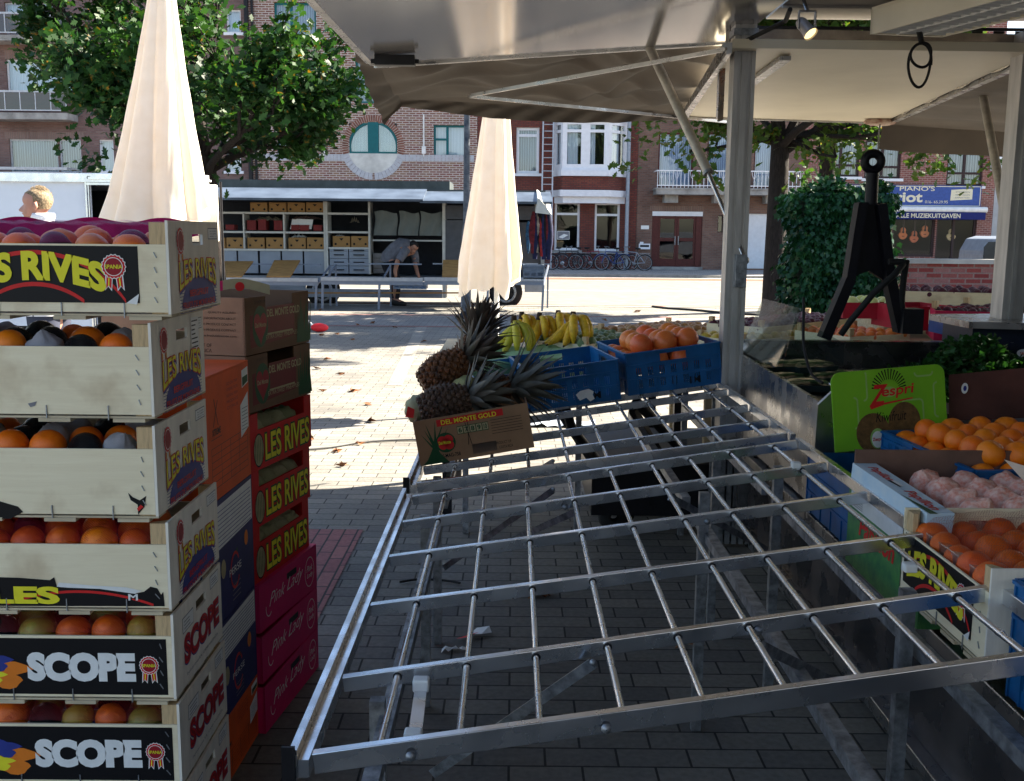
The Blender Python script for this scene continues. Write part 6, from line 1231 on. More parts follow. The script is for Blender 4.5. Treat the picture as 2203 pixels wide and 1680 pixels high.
# ================================================================= FRUIT ON THE TABLE BEYOND
def bluecrate(label, x0, x1, yf, yb, z0, h, rz=0.0, holes=True, mark='M', ry=0):
    t = thing('plastic_crate', label, 'crate', (x0, yf, z0), rz, 'blue plastic crates', ry); W, D_ = x1-x0, yb-yf; th = .004
    for i, (O, U, w_) in enumerate((((0, 0, 0), (1, 0, 0), W), ((0, D_, 0), (0, -1, 0), D_), ((W, D_, 0), (-1, 0, 0), W), ((W, 0, 0), (0, 1, 0), D_))):
        fr = FR(O, U, (0, 0, 1)); k = MB(); hs = []; n = int((w_-.06)/.05)
        if holes:
            for g in range(n):
                gx = .045+g*(w_-.06)/n
                for rw_, c_ in ((h*.42, 3), (h*.14, 3)):
                    if abs(gx-w_*.5) < .02 and rw_ > h*.4: pass
                    for j in range(c_): hs.append((gx+j*.0095, rw_, gx+j*.0095+.0045, rw_+h*.2))
            hs.append((w_*.36, h*.72, w_*.64, h*.9))
        fr.holes(k, w_, h, hs, th); k.box(0, 0, 0, 0, 0, 0) if 0 else None
        for q in (0.0, .1, .3, .5, .7, .9, 1.0):
            xx = q*(w_-.006); k.hexa([fr.p(xx, 0, -.001), fr.p(xx+.006, 0, -.001), fr.p(xx+.006, 0, .004), fr.p(xx, 0, .004), fr.p(xx, h*.33 if .05 < q < .95 else h, -.001), fr.p(xx+.006, h*.33 if .05 < q < .95 else h, -.001), fr.p(xx+.006, h*.33 if .05 < q < .95 else h, .004), fr.p(xx, h*.33 if .05 < q < .95 else h, .004)])
        for yy, o_ in ((h-.008, .009), (h*.34, .005), (h*.68, .005)): k.hexa([fr.p(-.0, yy, .0005), fr.p(w_, yy, .0005), fr.p(w_, yy, o_), fr.p(0, yy, o_), fr.p(0, yy+.007, .0005), fr.p(w_, yy+.007, .0005), fr.p(w_, yy+.007, o_), fr.p(0, yy+.007, o_)])
        k.build('wall', M_blue, t, world=False)
        if i == 0 and mark: k = MB(); fr.text(k, 'I'+mark, w_*.66, h*.1, .05, h*.16, BLK, .001, .03); k.build('mark', INK, t, world=False)
    k = MB(); fr = FR((0, 0, .005), (1, 0, 0), (0, 1, 0)); hs = [(.03+i*.05, .03+j*.05, .06+i*.05, .06+j*.05) for i in range(int((W-.05)/.05)) for j in range(int((D_-.05)/.05))]; fr.holes(k, W-.005, D_-.005, hs, .003, 0, .005, .005); k.build('floor', M_blue, t, world=False)
    return t
def box8(corners, h): return corners
# crates stand on a low table reaching beyond the racks
f1L = P(1146, 803, 4.64); f2L = P(1349, 777, 4.78); rzc = .15
t1 = bluecrate('empty blue plastic crate in the middle, left of the one with grapefruit', f1L.x, f1L.x+.42, 4.64, 5.2, RZ(.1)+.02, .19, rzc, ry=-.12)
t2 = bluecrate('blue plastic crate filled with pink-orange grapefruit beside the steel post', f2L.x+.01, f2L.x+.01+.455, 4.74, 5.3, RZ(.53)+.02, .2, rzc, mark='M', ry=-.12)
t0 = bluecrate('blue plastic crate mostly hidden behind the pineapple leaves', f1L.x-.25, f1L.x-.006, 4.62, 5.15, RZ(-.1)+.02, .185, rzc, mark='', ry=-.1)
def heap(X, W, D_, z, r_, nm_, m_, lab, cat, grp, nx, ny, layers=2, kind='round', x0=.0, y0=.0, dz=1.45):
    for l in range(layers):
        ax, ay = (nx, ny) if l == 0 else (nx-l, ny-l)
        for i in range(ax):
            for j in range(ay):
                if l and random.random() < .12: continue
                p = X @ Vector((x0+r_*1.08+(W-2.16*r_)*((i+.5*l)/max(1, nx-1))+jit(.006), y0+r_*1.08+(D_-2.16*r_)*((j+.5*l)/max(1, ny-1))+jit(.006), z+l*r_*dz+jit(.005)))
                fruit(nm_, p, r_*random.uniform(.92, 1.06), m_, lab, cat, grp, kind)
heap(XF[t2.name], .45, .55, .135, .055, 'grapefruit', F_gf, 'pink-orange grapefruit heaped in the blue crate beside the post', 'grapefruit', 'grapefruit in the blue crate', 4, 5)
k = MB(); p = G(1243, 858, .9)-Vector((0, .02, 0)); fr = FR(f1L+Vector((.2, .012, -.13)), (math.cos(rzc), math.sin(rzc), .12), (0, 0, 1)); fr.poly(k, [(0, .03), (.02, .045), (.06, .05), (.085, .035), (.08, .02), (.09, .0), (.07, -.01), (.05, .01), (.02, .0)], 3, .0); 
o = k.build('crate_label', INK, t1)
# table under crates
tb = thing('fruit_table', 'low table under the green banana cloth, on black trestle legs', 'table', (.4, 5.8, 0))
k = MB(); k.box(-.42, .98, 5.35, 6.6, .86, .9); k.build('tabletop', M_wood_in, tb)
for x, y in ((-.35, 5.45), (.9, 5.45), (-.35, 6.5), (.9, 6.5)): k = MB(); k.box(x-.025, x+.025, y-.025, y+.025, .004, .859); k.build('leg', M_black, tb)
for x in (.25, .62): k = MB(); k.beam((x-.02, 5.0, .72), (x+.4, 5.4, .05), .04, .03); k.build('brace', M_black, tb)
# banana cloth
L_ = lambda x, y, z: G(x, y, z)
M_cloth = clothmat('green_table_cloth', (.3, .52, .26), (.2, .4, .15), .12, .2, 7)
a, b, c, d = G(945, 800, .92), G(1258, 765, .93), G(1262, 742, .95), G(985, 752, .94)
k = MB(); rows = []; ct = thing('table_cloth', 'light green cloth spread under the bananas', 'cloth', (.2, 5.6, .9))
for j in range(-5, 15):
    row = []
    for i in range(-6, 21):
        u = i/16; v = j/12; uu = min(max(u, 0), 1); vv = min(max(v, 0), 1); p = (a.lerp(b, uu)).lerp(d.lerp(c, uu), vv); dz = -max(0, -u)*.55*1.2-max(0, -v)*.35; dz -= max(0, u-1)*.5
        p = p+Vector(((min(u, 0)*.12+max(u-1, 0)*.05)*0, 0, dz+.008*math.sin(i*1.3+j*.5)+.006*math.sin(j*1.1))); row.append(p)
    rows.append(row)
k.grid(rows); k.build('cloth', M_cloth, ct)
# bananas
M_ban = mat('banana_peel', (.78, .5, .03), .45, 0, .25, 30, .05, col2=(.5, .28, .02)); M_bang = mat('banana_peel_green', (.6, .48, .04), .45, 0, .2, 14, .05, col2=(.38, .38, .04)); M_btip = mat('banana_tip', (.05, .03, .015), .8)
def bunch(label, x, y, n, size, yaw, m, spread=.9, hang=0.0):
    c = G(x, y, .955); t = thing('banana_bunch', label, 'bananas', tuple(c), 0, 'banana bunches on the green cloth'); st = c+Vector((0, 0, size*.6))
    for i in range(n):
        u = (i+.5)/n; a = yaw-1.9+u*3.6+jit(.12); pts = []; rs = []; L = size*random.uniform(.92, 1.05); p = st.copy(); ds = L/10; fl_ = math.cos(a) < -.15
        e0, e1 = (1.25, .25) if fl_ else (.45, 1.85)
        for j in range(11):
            pts.append(p.copy()); s_ = j/10; rs.append([.007, .008, .0105, .0165, .0195, .021, .021, .0195, .017, .011, .0055][j]*size/.2)
            el_ = -(e0+(e1-e0)*s_); p = p+Vector((math.cos(a)*math.cos(el_), math.sin(a)*math.cos(el_), math.sin(el_)))*ds
        mz = min(q.z-r for q, r in zip(pts, rs)); off_ = (c.z-mz)*(1 if not hang else .3)
        pts = [q+Vector((0, 0, off_*min(1, k_/4))) for k_, q in enumerate(pts)]
        k = MB(); k.tube(pts, rs, 6); k.tube([pts[-1], pts[-1]+(pts[-1]-pts[-2]).normalized()*.013], [.006, .004], 6, 1); k.build('banana', [m, M_btip], t)
    k = MB(); k.tube([st-Vector((0, 0, .012)), st+Vector((.0, 0, .03))], [.02, .014], 8); k.build('stem', M_btip, t)
bunch('banana bunch with raised dark stem, leftmost of the yellow ones', 1122, 732, 5, .23, math.radians(255), M_ban, .38); bunch('banana bunch lying in the middle of the green cloth', 1160, 734, 6, .23, math.radians(245), M_ban, .45)
bunch('large banana bunch at the right pointing left', 1200, 733, 6, .25, math.radians(265), M_ban, .35); bunch('spotted banana bunch at the right end of the cloth', 1232, 740, 7, .26, math.radians(250), M_ban, .42)
bunch('greenish banana bunch hanging beside the pineapple crowns', 1105, 745, 6, .24, math.radians(275), M_bang, .7, 1); bunch('small greenish banana bunch behind the pineapple crown', 1060, 738, 4, .22, math.radians(170), M_bang, .6)
# pineapple box
A = P(905, 1003, 3.76); B = P(1150, 962, 3.77); U = (B-A).normalized(); W = (B-A).length; dp = Vector((0, 1, 0)); Vt = U.cross(dp); dp = Vt.cross(U) if Vt.cross(U).y > 0 else U.cross(Vt); dp.normalize(); hP = .172
pb = thing('pineapple_box', 'cut-down DEL MONTE GOLD carton full of pineapples and melons', 'box', tuple(A)); fr = FR(A, U, Vt); k = MB()
fr.holes(k, W, hP, [(W*.47, .012, W*.68, .05)], .006); k.build('front', mat('gold_carton', (.33, .19, .1), .8, 0, .12, 8, .06), pb)
for f_, w_ in ((FR(A+dp*.5, -dp, Vt), .5), (FR(B, dp, Vt), .5), (FR(B+dp*.5, -U, Vt), W)): k = MB(); f_.holes(k, w_-.0003, hP-.01, [], .006, 0, .0003); k.build('side', M_card, pb)
k = MB(); k.prism([fr.p(0.007, .002, -.007), fr.p(W-.007, .002, -.007), fr.p(W-.007, .002, -.49), fr.p(.007, .002, -.49)], (0, 0, 0), (0, 0, .005)); k.build('bottom', M_card, pb)
k = MB(); fr.poly(k, [(.0, 0), (W*.4, 0), (W*.4, hP), (0, hP)], mi_mel, .0004) if 0 else None
fr.poly(k, [(W*.2, hP*.8), (W*.78, hP*.82), (W*.78, hP*.97), (W*.2, hP*.95)], RED, .001); fr.text(k, 'DEL MONTE GOLD', W*.24, hP*.83, W*.48, hP*.1, YEL, .0016, .02)
fr.disc(k, W*.25, hP*.43, .038, GRN, .001); [fr.disc(k, W*.25+dx, hP*.43+dy, .018, RED, .0014) for dx, dy in ((-.012, .008), (.012, .01), (-.01, -.008), (.012, -.01), (0, 0))]; fr.text(k, 'Del Monte', W*.19, hP*.4, .045, hP*.07, YEL, .002, .02)
for i, s_ in enumerate(('6', '7', '8', '9', '10')): x0 = W*(.365+.055*i); fr.rect(k, x0, hP*.56, x0+W*.053, hP*.74, GRN, .0008); fr.rect(k, x0+.0015, hP*.575, x0+W*.053-.0015, hP*.725, 3 if 0 else mi_mel, .0012); fr.text(k, s_, x0+W*.013, hP*.6, W*.026, hP*.1, GRN, .0016, .03)
fr.text(k, 'EX-MAG-758', W*.18, hP*.1, W*.18, hP*.08, BLK, .001, .02); fr.text(k, 'PRODUCT OF', W*.68, hP*.2, W*.13, hP*.06, BLK, .001); fr.text(k, 'COSTA RICA', W*.7, hP*.1, W*.12, hP*.06, BLK, .001)
for i in range(6): fr.rect(k, W*.66, hP*(.45+.06*i), W*.66+W*.27, hP*(.455+.06*i)+.0008, BLK, .001)
for i in range(9): a_ = 1.2+i*.12; fr.poly(k, [(.01+.01*i, 0), (.03+.01*i, 0), (.02+.10*math.cos(a_-.6)*(1+.3*(i % 3)), hP*(.45+.5*abs(math.sin(i*1.9))))], GRN, .0007+.00008*i)
for x_ in (.3, .37): pass
fr.poly(k, [(W*.44, hP*.3), (W*.445, hP*.3), (W*.47, hP*.8), (W*.465, hP*.8)], BLK, .002); fr.poly(k, [(W*.47, hP*.3), (W*.475, hP*.3), (W*.445, hP*.8), (W*.44, hP*.8)], BLK, .0022)
k.build('print', INK, pb)
M_pin = mat('pineapple_skin', (.22, .085, .03), .55, 0, .4, 26, .3, col2=(.05, .03, .02)); M_pin2 = mat('pineapple_skin_dark', (.13, .075, .045), .55, 0, .4, 26, .3, col2=(.05, .035, .03)); M_crown = mat('pineapple_leaf', (.03, .035, .02), .5, 0, .35, 8, .1, col2=(.075, .045, .035)); M_crowns = mat('pineapple_leaf_grey', (.13, .12, .095), .5, 0, .4, 10, .1, col2=(.045, .04, .03))
def pineapple(label, c, ax, L, r_, sm, cm, cl, nleaf=34, seed=1):
    rnd = random.Random(seed); c = Vector(c); d = Vector(ax).normalized(); s_ = d.orthogonal().normalized(); u_ = d.cross(s_); t = thing('pineapple', label, 'pineapple', tuple(c)); k = MB()
    prof = lambda q: r_*math.sin(math.pi*min(max(.08+.84*q, .0), 1))**.5
    k.grid([[c+d*(L*(q-.5))+(s_*math.cos(a)+u_*math.sin(a))*prof(q)*.93 for a in [j*math.pi/10 for j in range(20)]] for q in [i/12 for i in range(13)]], closed=True)
    k.add([c-d*(L*.49)+(s_*math.cos(a)+u_*math.sin(a))*prof(0)*.9 for a in [j*math.pi/5 for j in range(10)]], [tuple(range(10))])
    rows = 11; per = 13
    for i in range(rows):
        q = (i+.5)/rows
        for j in range(per):
            a = 2*math.pi*(j+.5*(i % 2))/per; pr_ = prof(q); n_ = s_*math.cos(a)+u_*math.sin(a); tg = -s_*math.sin(a)+u_*math.cos(a); o_ = c+d*(L*(q-.5))+n_*pr_*.93; w_ = pr_*math.pi/per*.98; l_ = L/rows*.62
            base = [o_+tg*w_, o_+tg*w_*.4+d*l_, o_-tg*w_*.4+d*l_, o_-tg*w_, o_-tg*w_*.4-d*l_, o_+tg*w_*.4-d*l_]; h_ = r_*.13; mid = [o_+(p-o_)*.62+n_*h_ for p in base]; tip = o_+n_*h_*1.05+d*l_*.1; sp = o_+n_*h_*2.1+d*l_*.75
            k.add(base+mid+[tip], [(x, (x+1) % 6, 6+(x+1) % 6, 6+x) for x in range(6)]+[(6+x, 6+(x+1) % 6, 12) for x in range(6)]); k.add([tip+tg*.003, tip-tg*.003, tip-d*.004, sp], [(0, 1, 3), (1, 2, 3), (2, 0, 3)])
    k.build('fruit_body', sm, t); k = MB(); top = c+d*L*.47
    for i in range(nleaf):
        f_ = i/nleaf; a = i*2.4; n_ = s_*math.cos(a)+u_*math.sin(a); op = 1.15*(1-f_)**.8+.12; LL = cl*(.45+.55*math.sin(math.pi*(.25+.6*f_)))*rnd.uniform(.8, 1.15); w0 = .016+.008*rnd.random(); p = top+d*(f_*.05)+n_*r_*.28*(1-f_); dr_ = (d*math.cos(op)+n_*math.sin(op)).normalized(); pts = []
        for j in range(6):
            pts.append((p.copy(), dr_.copy())); p = p+dr_*LL/5; dr_ = (dr_+(n_*(.2*(1-f_))+Vector((0, 0, -.02-.08*(1-f_))))).normalized() if j > 1 else (dr_+d*.08).normalized()
        g_ = []
        for j, (p_, dd) in enumerate(pts):
            sd_ = dd.cross(n_).normalized() if dd.cross(n_).length > .01 else s_; ww = w0*(1-(j/5)**1.7)+.0006; nn_ = sd_.cross(dd).normalized(); g_.append([p_-sd_*ww, p_+nn_*ww*.35, p_+sd_*ww])
        k.grid(g_)
    k.build('leaf_crown', cm, t); return t
pc = lambda x, y, dz=0: None
Yb = (A.y+B.y)/2
pineapple('large reddish pineapple leaning right behind the others, crown upright', P(955, 800, 4.12), (.75, .25, .42), .21, .078, M_pin, M_crown, .17, 56, 1)
pineapple('grey-brown pineapple lying at the front of the carton with crown to the right', P(955, 868, 3.9), (1, .2, .24), .2, .072, M_pin2, M_crowns, .17, 50, 2)
pineapple('pineapple half hidden at the back, its tall dark crown pointing up', P(1008, 762, 4.4), (.35, .0, .95), .15, .065, M_pin, M_crown, .19, 50, 3)
pineapple('pineapple hidden behind the melon, its grey crown spreading over blue crates', P(1055, 838, 4.05), (.95, .1, .12), .16, .062, M_pin, M_crowns, .22, 50, 4)
fruit('melon', P(1003, 842, 4.05), .066, fruitmat('yellow_melon', (.6, .5, .2), (.42, .42, .17), .5, .6, 90), 'ribbed yellow-green melon between the two front pineapples', 'melon', None, 'rib'); m2_ = P(903, 880, 3.95); fruit('melon', m2_, .062, F_mel, 'pale melon with a red sticker at the left end of the carton', 'melon', None, 'rib')
for i, (x, y) in enumerate(((990, 930), (1050, 900), (930, 930), (1090, 915))): fruit('melon', P(x, y, 4.05), .06, F_mel, 'melon low in the DEL MONTE GOLD carton under the pineapples', 'melon', 'melons low in the pineapple carton', 'rib')
fr = FR(m2_+Vector((-.03, -.064, 0)), (1, 0, 0), (0, .1, 1)); k = MB(); fr.poly(k, [(-.02, -.02), (.012, -.024), (.016, .01), (-.01, .022)], RED, .003); o = k.build('fruit_sticker', INK); tag(o, 'red sticker on the pale melon at the left end', 'sticker')
# wooden trays with avocados, pears beyond
def tray(label, A_, B_, depth, z0, h, cont=None, m=M_wood, group='open wooden trays', posts=True, name='wooden_tray'):
    A_ = Vector((A_.x, A_.y, z0)); B_ = Vector((B_.x, B_.y, z0)); U = (B_-A_).normalized(); W = (B_-A_).length; dp = Vector((-U.y, U.x, 0)); t = thing(name, label, 'crate', tuple(A_), 0, group)
    for f_, w_ in ((FR(A_, U, (0, 0, 1)), W), (FR(B_, dp, (0, 0, 1)), depth), (FR(B_+dp*depth, -U, (0, 0, 1)), W), (FR(A_+dp*depth, -dp, (0, 0, 1)), depth)): k = MB(); f_.holes(k, w_-.0004, h*.7, [], .007, 0, .0004, h*.05); k.build('board', m, t)
    if posts:
        for ux, dy in ((0.008, .008), (W-.036, .008), (0.008, depth-.036), (W-.036, depth-.036)):
            p = A_+U*ux+dp*dy; k = MB(); k.hexa([p, p+U*.028, p+U*.028+dp*.028, p+dp*.028, *[q+Vector((0, 0, h*1.12)) for q in (p, p+U*.028, p+U*.028+dp*.028, p+dp*.028)]]); k.build('corner_post', M_pine, t)
    k = MB(); k.prism([A_+U*.009+dp*.009, B_-U*.009+dp*.009, B_-U*.009+dp*(depth-.009), A_+U*.009+dp*(depth-.009)], (0, 0, h*.06), (0, 0, .006)); k.build('bottom', M_wood_in, t)
    if cont:
        nme, m_, r_, lab, sq, kd = cont; nx, ny = int(W/(2.05*r_)), int(depth/(2.05*r_))
        for i in range(nx):
            for j in range(ny): p = A_+U*(W*(i+.5)/nx+jit(.006))+dp*(depth*(j+.5)/ny+jit(.006))+Vector((0, 0, h*.62+jit(.008))); fruit(nme, p, r_*random.uniform(.9, 1.05), m_, lab, nme, lab, kd, sq)
    return t
tray('wooden tray of green avocados behind the blue crates', G(1262, 742, .97), G(1400, 722, .97), .4, .9, .1, ('avocado', F_gr, .034, 'green avocado in the wooden tray behind the blue crates', (1, 1, 1.3), 'round'))
tray('wooden tray of brown pears left of the steel post', G(1408, 722, .99), G(1560, 706, .99), .45, .92, .1, ('pear', F_br, .036, 'brown pear in the wooden tray left of the steel post', (1, 1, 1.25), 'round'))
k = MB(); k.box(1.0, 1.55, 5.3, 6.6, .85, .89); k.box(1.02, 1.07, 5.32, 5.37, .004, .849); k.box(1.02, 1.07, 6.5, 6.55, .004, .849); k.box(1.45, 1.5, 6.5, 6.55, .004, .849); tag(k.build('display_bench', M_wood_in), 'bench carrying the wooden fruit trays behind the blue crates', 'bench')
k = MB(); k.box(1.56, 4.6, 5.1, 6.9, .84, .88); k.box(1.7, 1.75, 5.9, 5.95, .004, .839); k.box(4.4, 4.45, 5.9, 5.95, .004, .839); k.box(1.7, 1.75, 5.15, 5.2, .004, .839); tag(k.build('display_bench', M_wood_in), 'bench carrying red and wooden fruit crates behind the black drawbar', 'bench')
# stack of crates behind the drawbar at the right
M_pl = mat('purple_plums', (.06, .015, .05), .5, 0, .4, 30, .6)
tray('pale wooden tray just right of the steel post with yellow pears', G(1600, 735, .98), G(1800, 715, .98), .35, .92, .09, ('pear', fruitmat('yellow_pear', (.6, .42, .05), (.45, .35, .06)), .036, 'yellow pear in the tray just right of the steel post', (1, 1, 1.2), 'round'))
tray('wooden tray of dark plums seen between the black drawbar legs', G(1640, 712, 1.02), G(1850, 690, 1.02), .4, .97, .1, ('plum', F_pu, .028, 'dark plum in the tray between the black drawbar legs', None, 'round'))
M_rd = mat('crimson_carton', (.4, .01, .03), .6, 0, .15, 8, .05)
tray('dark red carton of pale green apples behind the black drawbar', G(1815, 650, 1.2), G(1945, 652, 1.2), .35, 1.1, .14, ('apple', F_app, .045, 'pale green apple in the dark red carton', None, 'round'), M_rd, 'red cartons behind the drawbar', False, 'apple_carton')
tray('bright pink-red carton with white script behind the parsley', G(2010, 700, 1.12), G(2170, 705, 1.12), .4, 1.03, .24, None, mat('hot_pink_carton', (.62, .01, .08), .55, 0, .12, 8, .05), 'red cartons behind the drawbar', False, 'apple_carton')
tray('crimson carton right of the drawbar leg with a torn corner', G(1950, 660, 1.2), G(2060, 660, 1.2), .4, 1.06, .2, None, M_rd, 'red cartons behind the drawbar', False, 'apple_carton')
fr = FR(G(2050, 700, 1.12)+Vector((0, -.02, -.04)), (1, 0, 0), (0, 0, 1)); k = MB(); fr.text(k, 'Pink', .0, .02, .1, .05, WHT, .004, 0, None, .4); fr.text(k, 'Lady', .05, -.035, .1, .05, WHT, .004, 0, None, .4); tag(k.build('script_sticker', INK), 'white script lettering on the bright pink-red carton', 'sticker')
q0, q1 = G(1950, 632, 1.32), G(2060, 620, 1.32)
tray('upper long wooden tray of dark plums below the brick wall', P(1935, 628, 6.2), P(2170, 640, 6.0), .5, 1.17, .12, ('plum', F_pu, .03, 'dark plum in the upper wooden tray under the brick wall', None, 'round'), M_wood, 'wooden trays below the garden wall')
tray('tilted wooden tray with raised ends left of the right post', P(2000, 655, 5.6), P(2180, 665, 5.3), .5, 1.1, .12, ('plum', F_pu, .03, 'dark plum in the lower wooden tray under the brick wall', None, 'round'), M_wood, 'wooden trays below the garden wall')
tray('blue carton of green apples at the far right below the wooden trays', P(2070, 690, 5.0), P(2165, 690, 5.0), .4, 1.08, .1, ('apple', F_app, .04, 'green apple in the blue carton at far right', None, 'round'), mat('blue_carton_bright', (.01, .05, .22), .5), 'wooden trays below the garden wall', False, 'apple_carton')
tray('pale wooden tray in front of the electricity cabinet', P(1830, 700, 5.2), P(1960, 690, 5.4), .4, 1.0, .1, ('peach', F_gf, .032, 'pink peach in the tray in front of the electricity cabinet', None, 'round'), M_wood, 'wooden trays below the garden wall')
# low black trolley under the table
tl = thing('flat_trolley', 'low black flatbed trolley on small wheels under the fruit table', 'trolley', (1.0, 5.7, 0)); k = MB()
k.box(.42, 1.55, 5.2, 6.2, .12, .4); k.build('deck', M_black, tl)
for x in (.55, 1.4): k = MB(); k.lathe([(.02, -.03), (.07, -.03), (.085, 0), (.07, .03), (.02, .03)], (x, 5.3, .087), 16, axis='Y'); k.build('wheel', M_rubber, tl)
k = MB(); k.tube([(.45, 5.3, .4), (.3, 5.0, .62), (.25, 4.9, .78)], .025, 8); k.tube([(.95, 5.3, .4), (.75, 5.0, .62), (.6, 4.9, .78)], .025, 8); k.build('handle', M_black, tl)
# foil scraps on the sunny ground
k = MB(); p = G(1190, 915); g_ = [[p+Vector((i*.05-.3+jit(.01), j*.04-.1+jit(.01), .01+random.random()*.03)) for i in range(14)] for j in range(6)]; k.grid(g_, 0, False); tag(k.build('plastic_film', mat('film', (.5, .55, .62), .15, .3, .2, 10, .3)), 'crumpled clear plastic film on the sunlit paving under the blue crates', 'litter')
# ================================================================= STALL COUNTER AT RIGHT
XS = 1.02
st = thing('stall_trailer', 'stainless steel side and counter shelf of the fruit stall trailer at the right', 'trailer', (1.6, 3, 0))
M_mir = mat('smeared_steel', (.2, .19, .2), .28, .9, .35, 2.5, .05, col2=(.07, .065, .075), rvar=.12)
k = MB(); k.box(XS+.02, 3.4, -.6, 5.0, .58, .62); k.build('counter_shelf', M_steel, st, bevel=.004)
k = MB(); k.box(XS+.1, XS+.13, -.6, 5.0, .22, .579); k.build('side_panel', M_mir, st)
k = MB(); k.box(XS+.06, XS+.16, -.6, 5.02, .19, .219); k.box(XS+.18, XS+.2, -.6, 5.0, .02, .189, 0); k.build('lower_sill', M_steel, st, bevel=.003)
k = MB(); k.box(XS+.3, 3.4, -.6, 5.0, .25, .3); k.build('chassis', M_black, st)
k = MB(); k.box(3.7, 3.74, -1.0, 4.9, .2, 2.6); k.box(-.75, 3.7, -1.05, -1.0, .05, 2.6); k.build('unseen_shade_wall', M_tgrey, st)  # unseen walls added to block sky light from the counter and rack
k = MB(); 
for i in range(9): k.box(1.02+i*.035, 1.045+i*.035, 5.04, 5.08, .02, .84)
k.box(1.01, 1.34, 5.081, 5.1, .02, .84); k.build('corner_panel', M_zinc, st)
# post
po = thing('stall_post', 'grooved grey aluminium post between the blue crate and the glass display', 'post', (1.04, 4.83, 0)); k = MB()
for i, (x0, x1, d_) in enumerate(((0, .02, 0), (.02, .034, .008), (.034, .064, .0), (.064, .08, .01), (.08, .098, 0))): k.box(.992+x0, .992+x1-(.0003), 4.8+d_, 4.9, .6, 2.52)
k.build('profile', mat('post_metal', (.5, .48, .46), .42, .5, .2, 6, .05, (4, 4, .6)), po)
k = MB(); k.box(.98, 1.1, 4.79, 4.91, .57, .62); k.box(.985, 1.095, 4.792, 4.908, 2.47, 2.5); k.build('bracket', M_zinc, po)
# glass display of packed vegetables
dc = thing('glass_display', 'stainless display case with sloping glass panes left of the kiwi sign', 'display case', (1.4, 4.3, .62)); Y0, Y1 = 3.58, 4.95
k = MB(); k.hexa([(1.07, Y0, .63), (1.085, Y0, .63), (1.085, Y1, .63), (1.07, Y1, .63), (1.085, Y0, 1.0), (1.10, Y0, 1.0), (1.1, Y1, 1.02), (1.085, Y1, 1.02)]); k.build('front_panel', M_steel, dc)
k = MB(); k.prism([(1.07, Y0-.003, .63), (1.9, Y0-.003, .63), (1.9, Y0-.003, .95), (1.2, Y0-.003, .97), (1.17, Y0-.003, 1.06), (1.15, Y0-.003, 1.06), (1.08, Y0-.003, .99)], (0, 0, 0), (0, -.02, 0)); k.build('end_panel', M_steel, dc)
k = MB(); k.box(1.09, 2.3, Y0, Y1, .62+.001, .895); k.box(1.12, 2.6, Y1+.0, Y1+.03, .8, 1.06); k.box(1.12, 2.6, Y1-.02, Y1+.05, 1.0601, 1.075); k.build('case_base', M_mir, dc)
M_gl = glassmat('display_glass', (.82, .88, .86), .0, .05, 0, 1.22)
for (ya, yb_, z0, z1, x0, x1) in ((4.25, 4.92, 1.03, 1.28, 1.10, 1.2), (3.62, 4.22, 1.02, 1.2, 1.1, 1.18)):
    k = MB(); k.hexa([(x0, ya, z0), (x0+.005, ya, z0), (x0+.005, yb_, z0), (x0, yb_, z0), (x1, ya, z1), (x1+.005, ya, z1), (x1+.005, yb_, z1), (x1, yb_, z1)]) if ya > 4 else None
    k.hexa([(1.12, 4.2, 1.04), (1.5, 4.6, 1.0), (1.5, 4.604, 1.0), (1.12, 4.204, 1.04), (1.16, 4.2, 1.25), (1.5, 4.6, 1.1), (1.5, 4.604, 1.1), (1.16, 4.204, 1.25)]) if ya < 4 else None
    k.build('glass_pane', M_gl, dc)
fr = FR((1.0835, 3.95, .82), (0, -1, 0), (.04, 0, 1)); k = MB(); fr.rect(k, -.08, -.02, .09, .11, BLK, .003)
for i, s_ in enumerate(('LEMMENS K', 'Zwier 8, 3290 DIEST', 'Leurkaartnr 04120749')): fr.text(k, s_, -.06, .07-.035*i, .13, .016, WHT, .0045)
k.build('name_plate', INK, dc)
cord('display_cable', [P(1729, 640, 4.15), P(1729, 680, 4.1), P(1729, 740, 4.0), P(1744, 801, 3.9), P(1770, 824, 3.8)], .006, 'curved black cable hanging over the display glass')
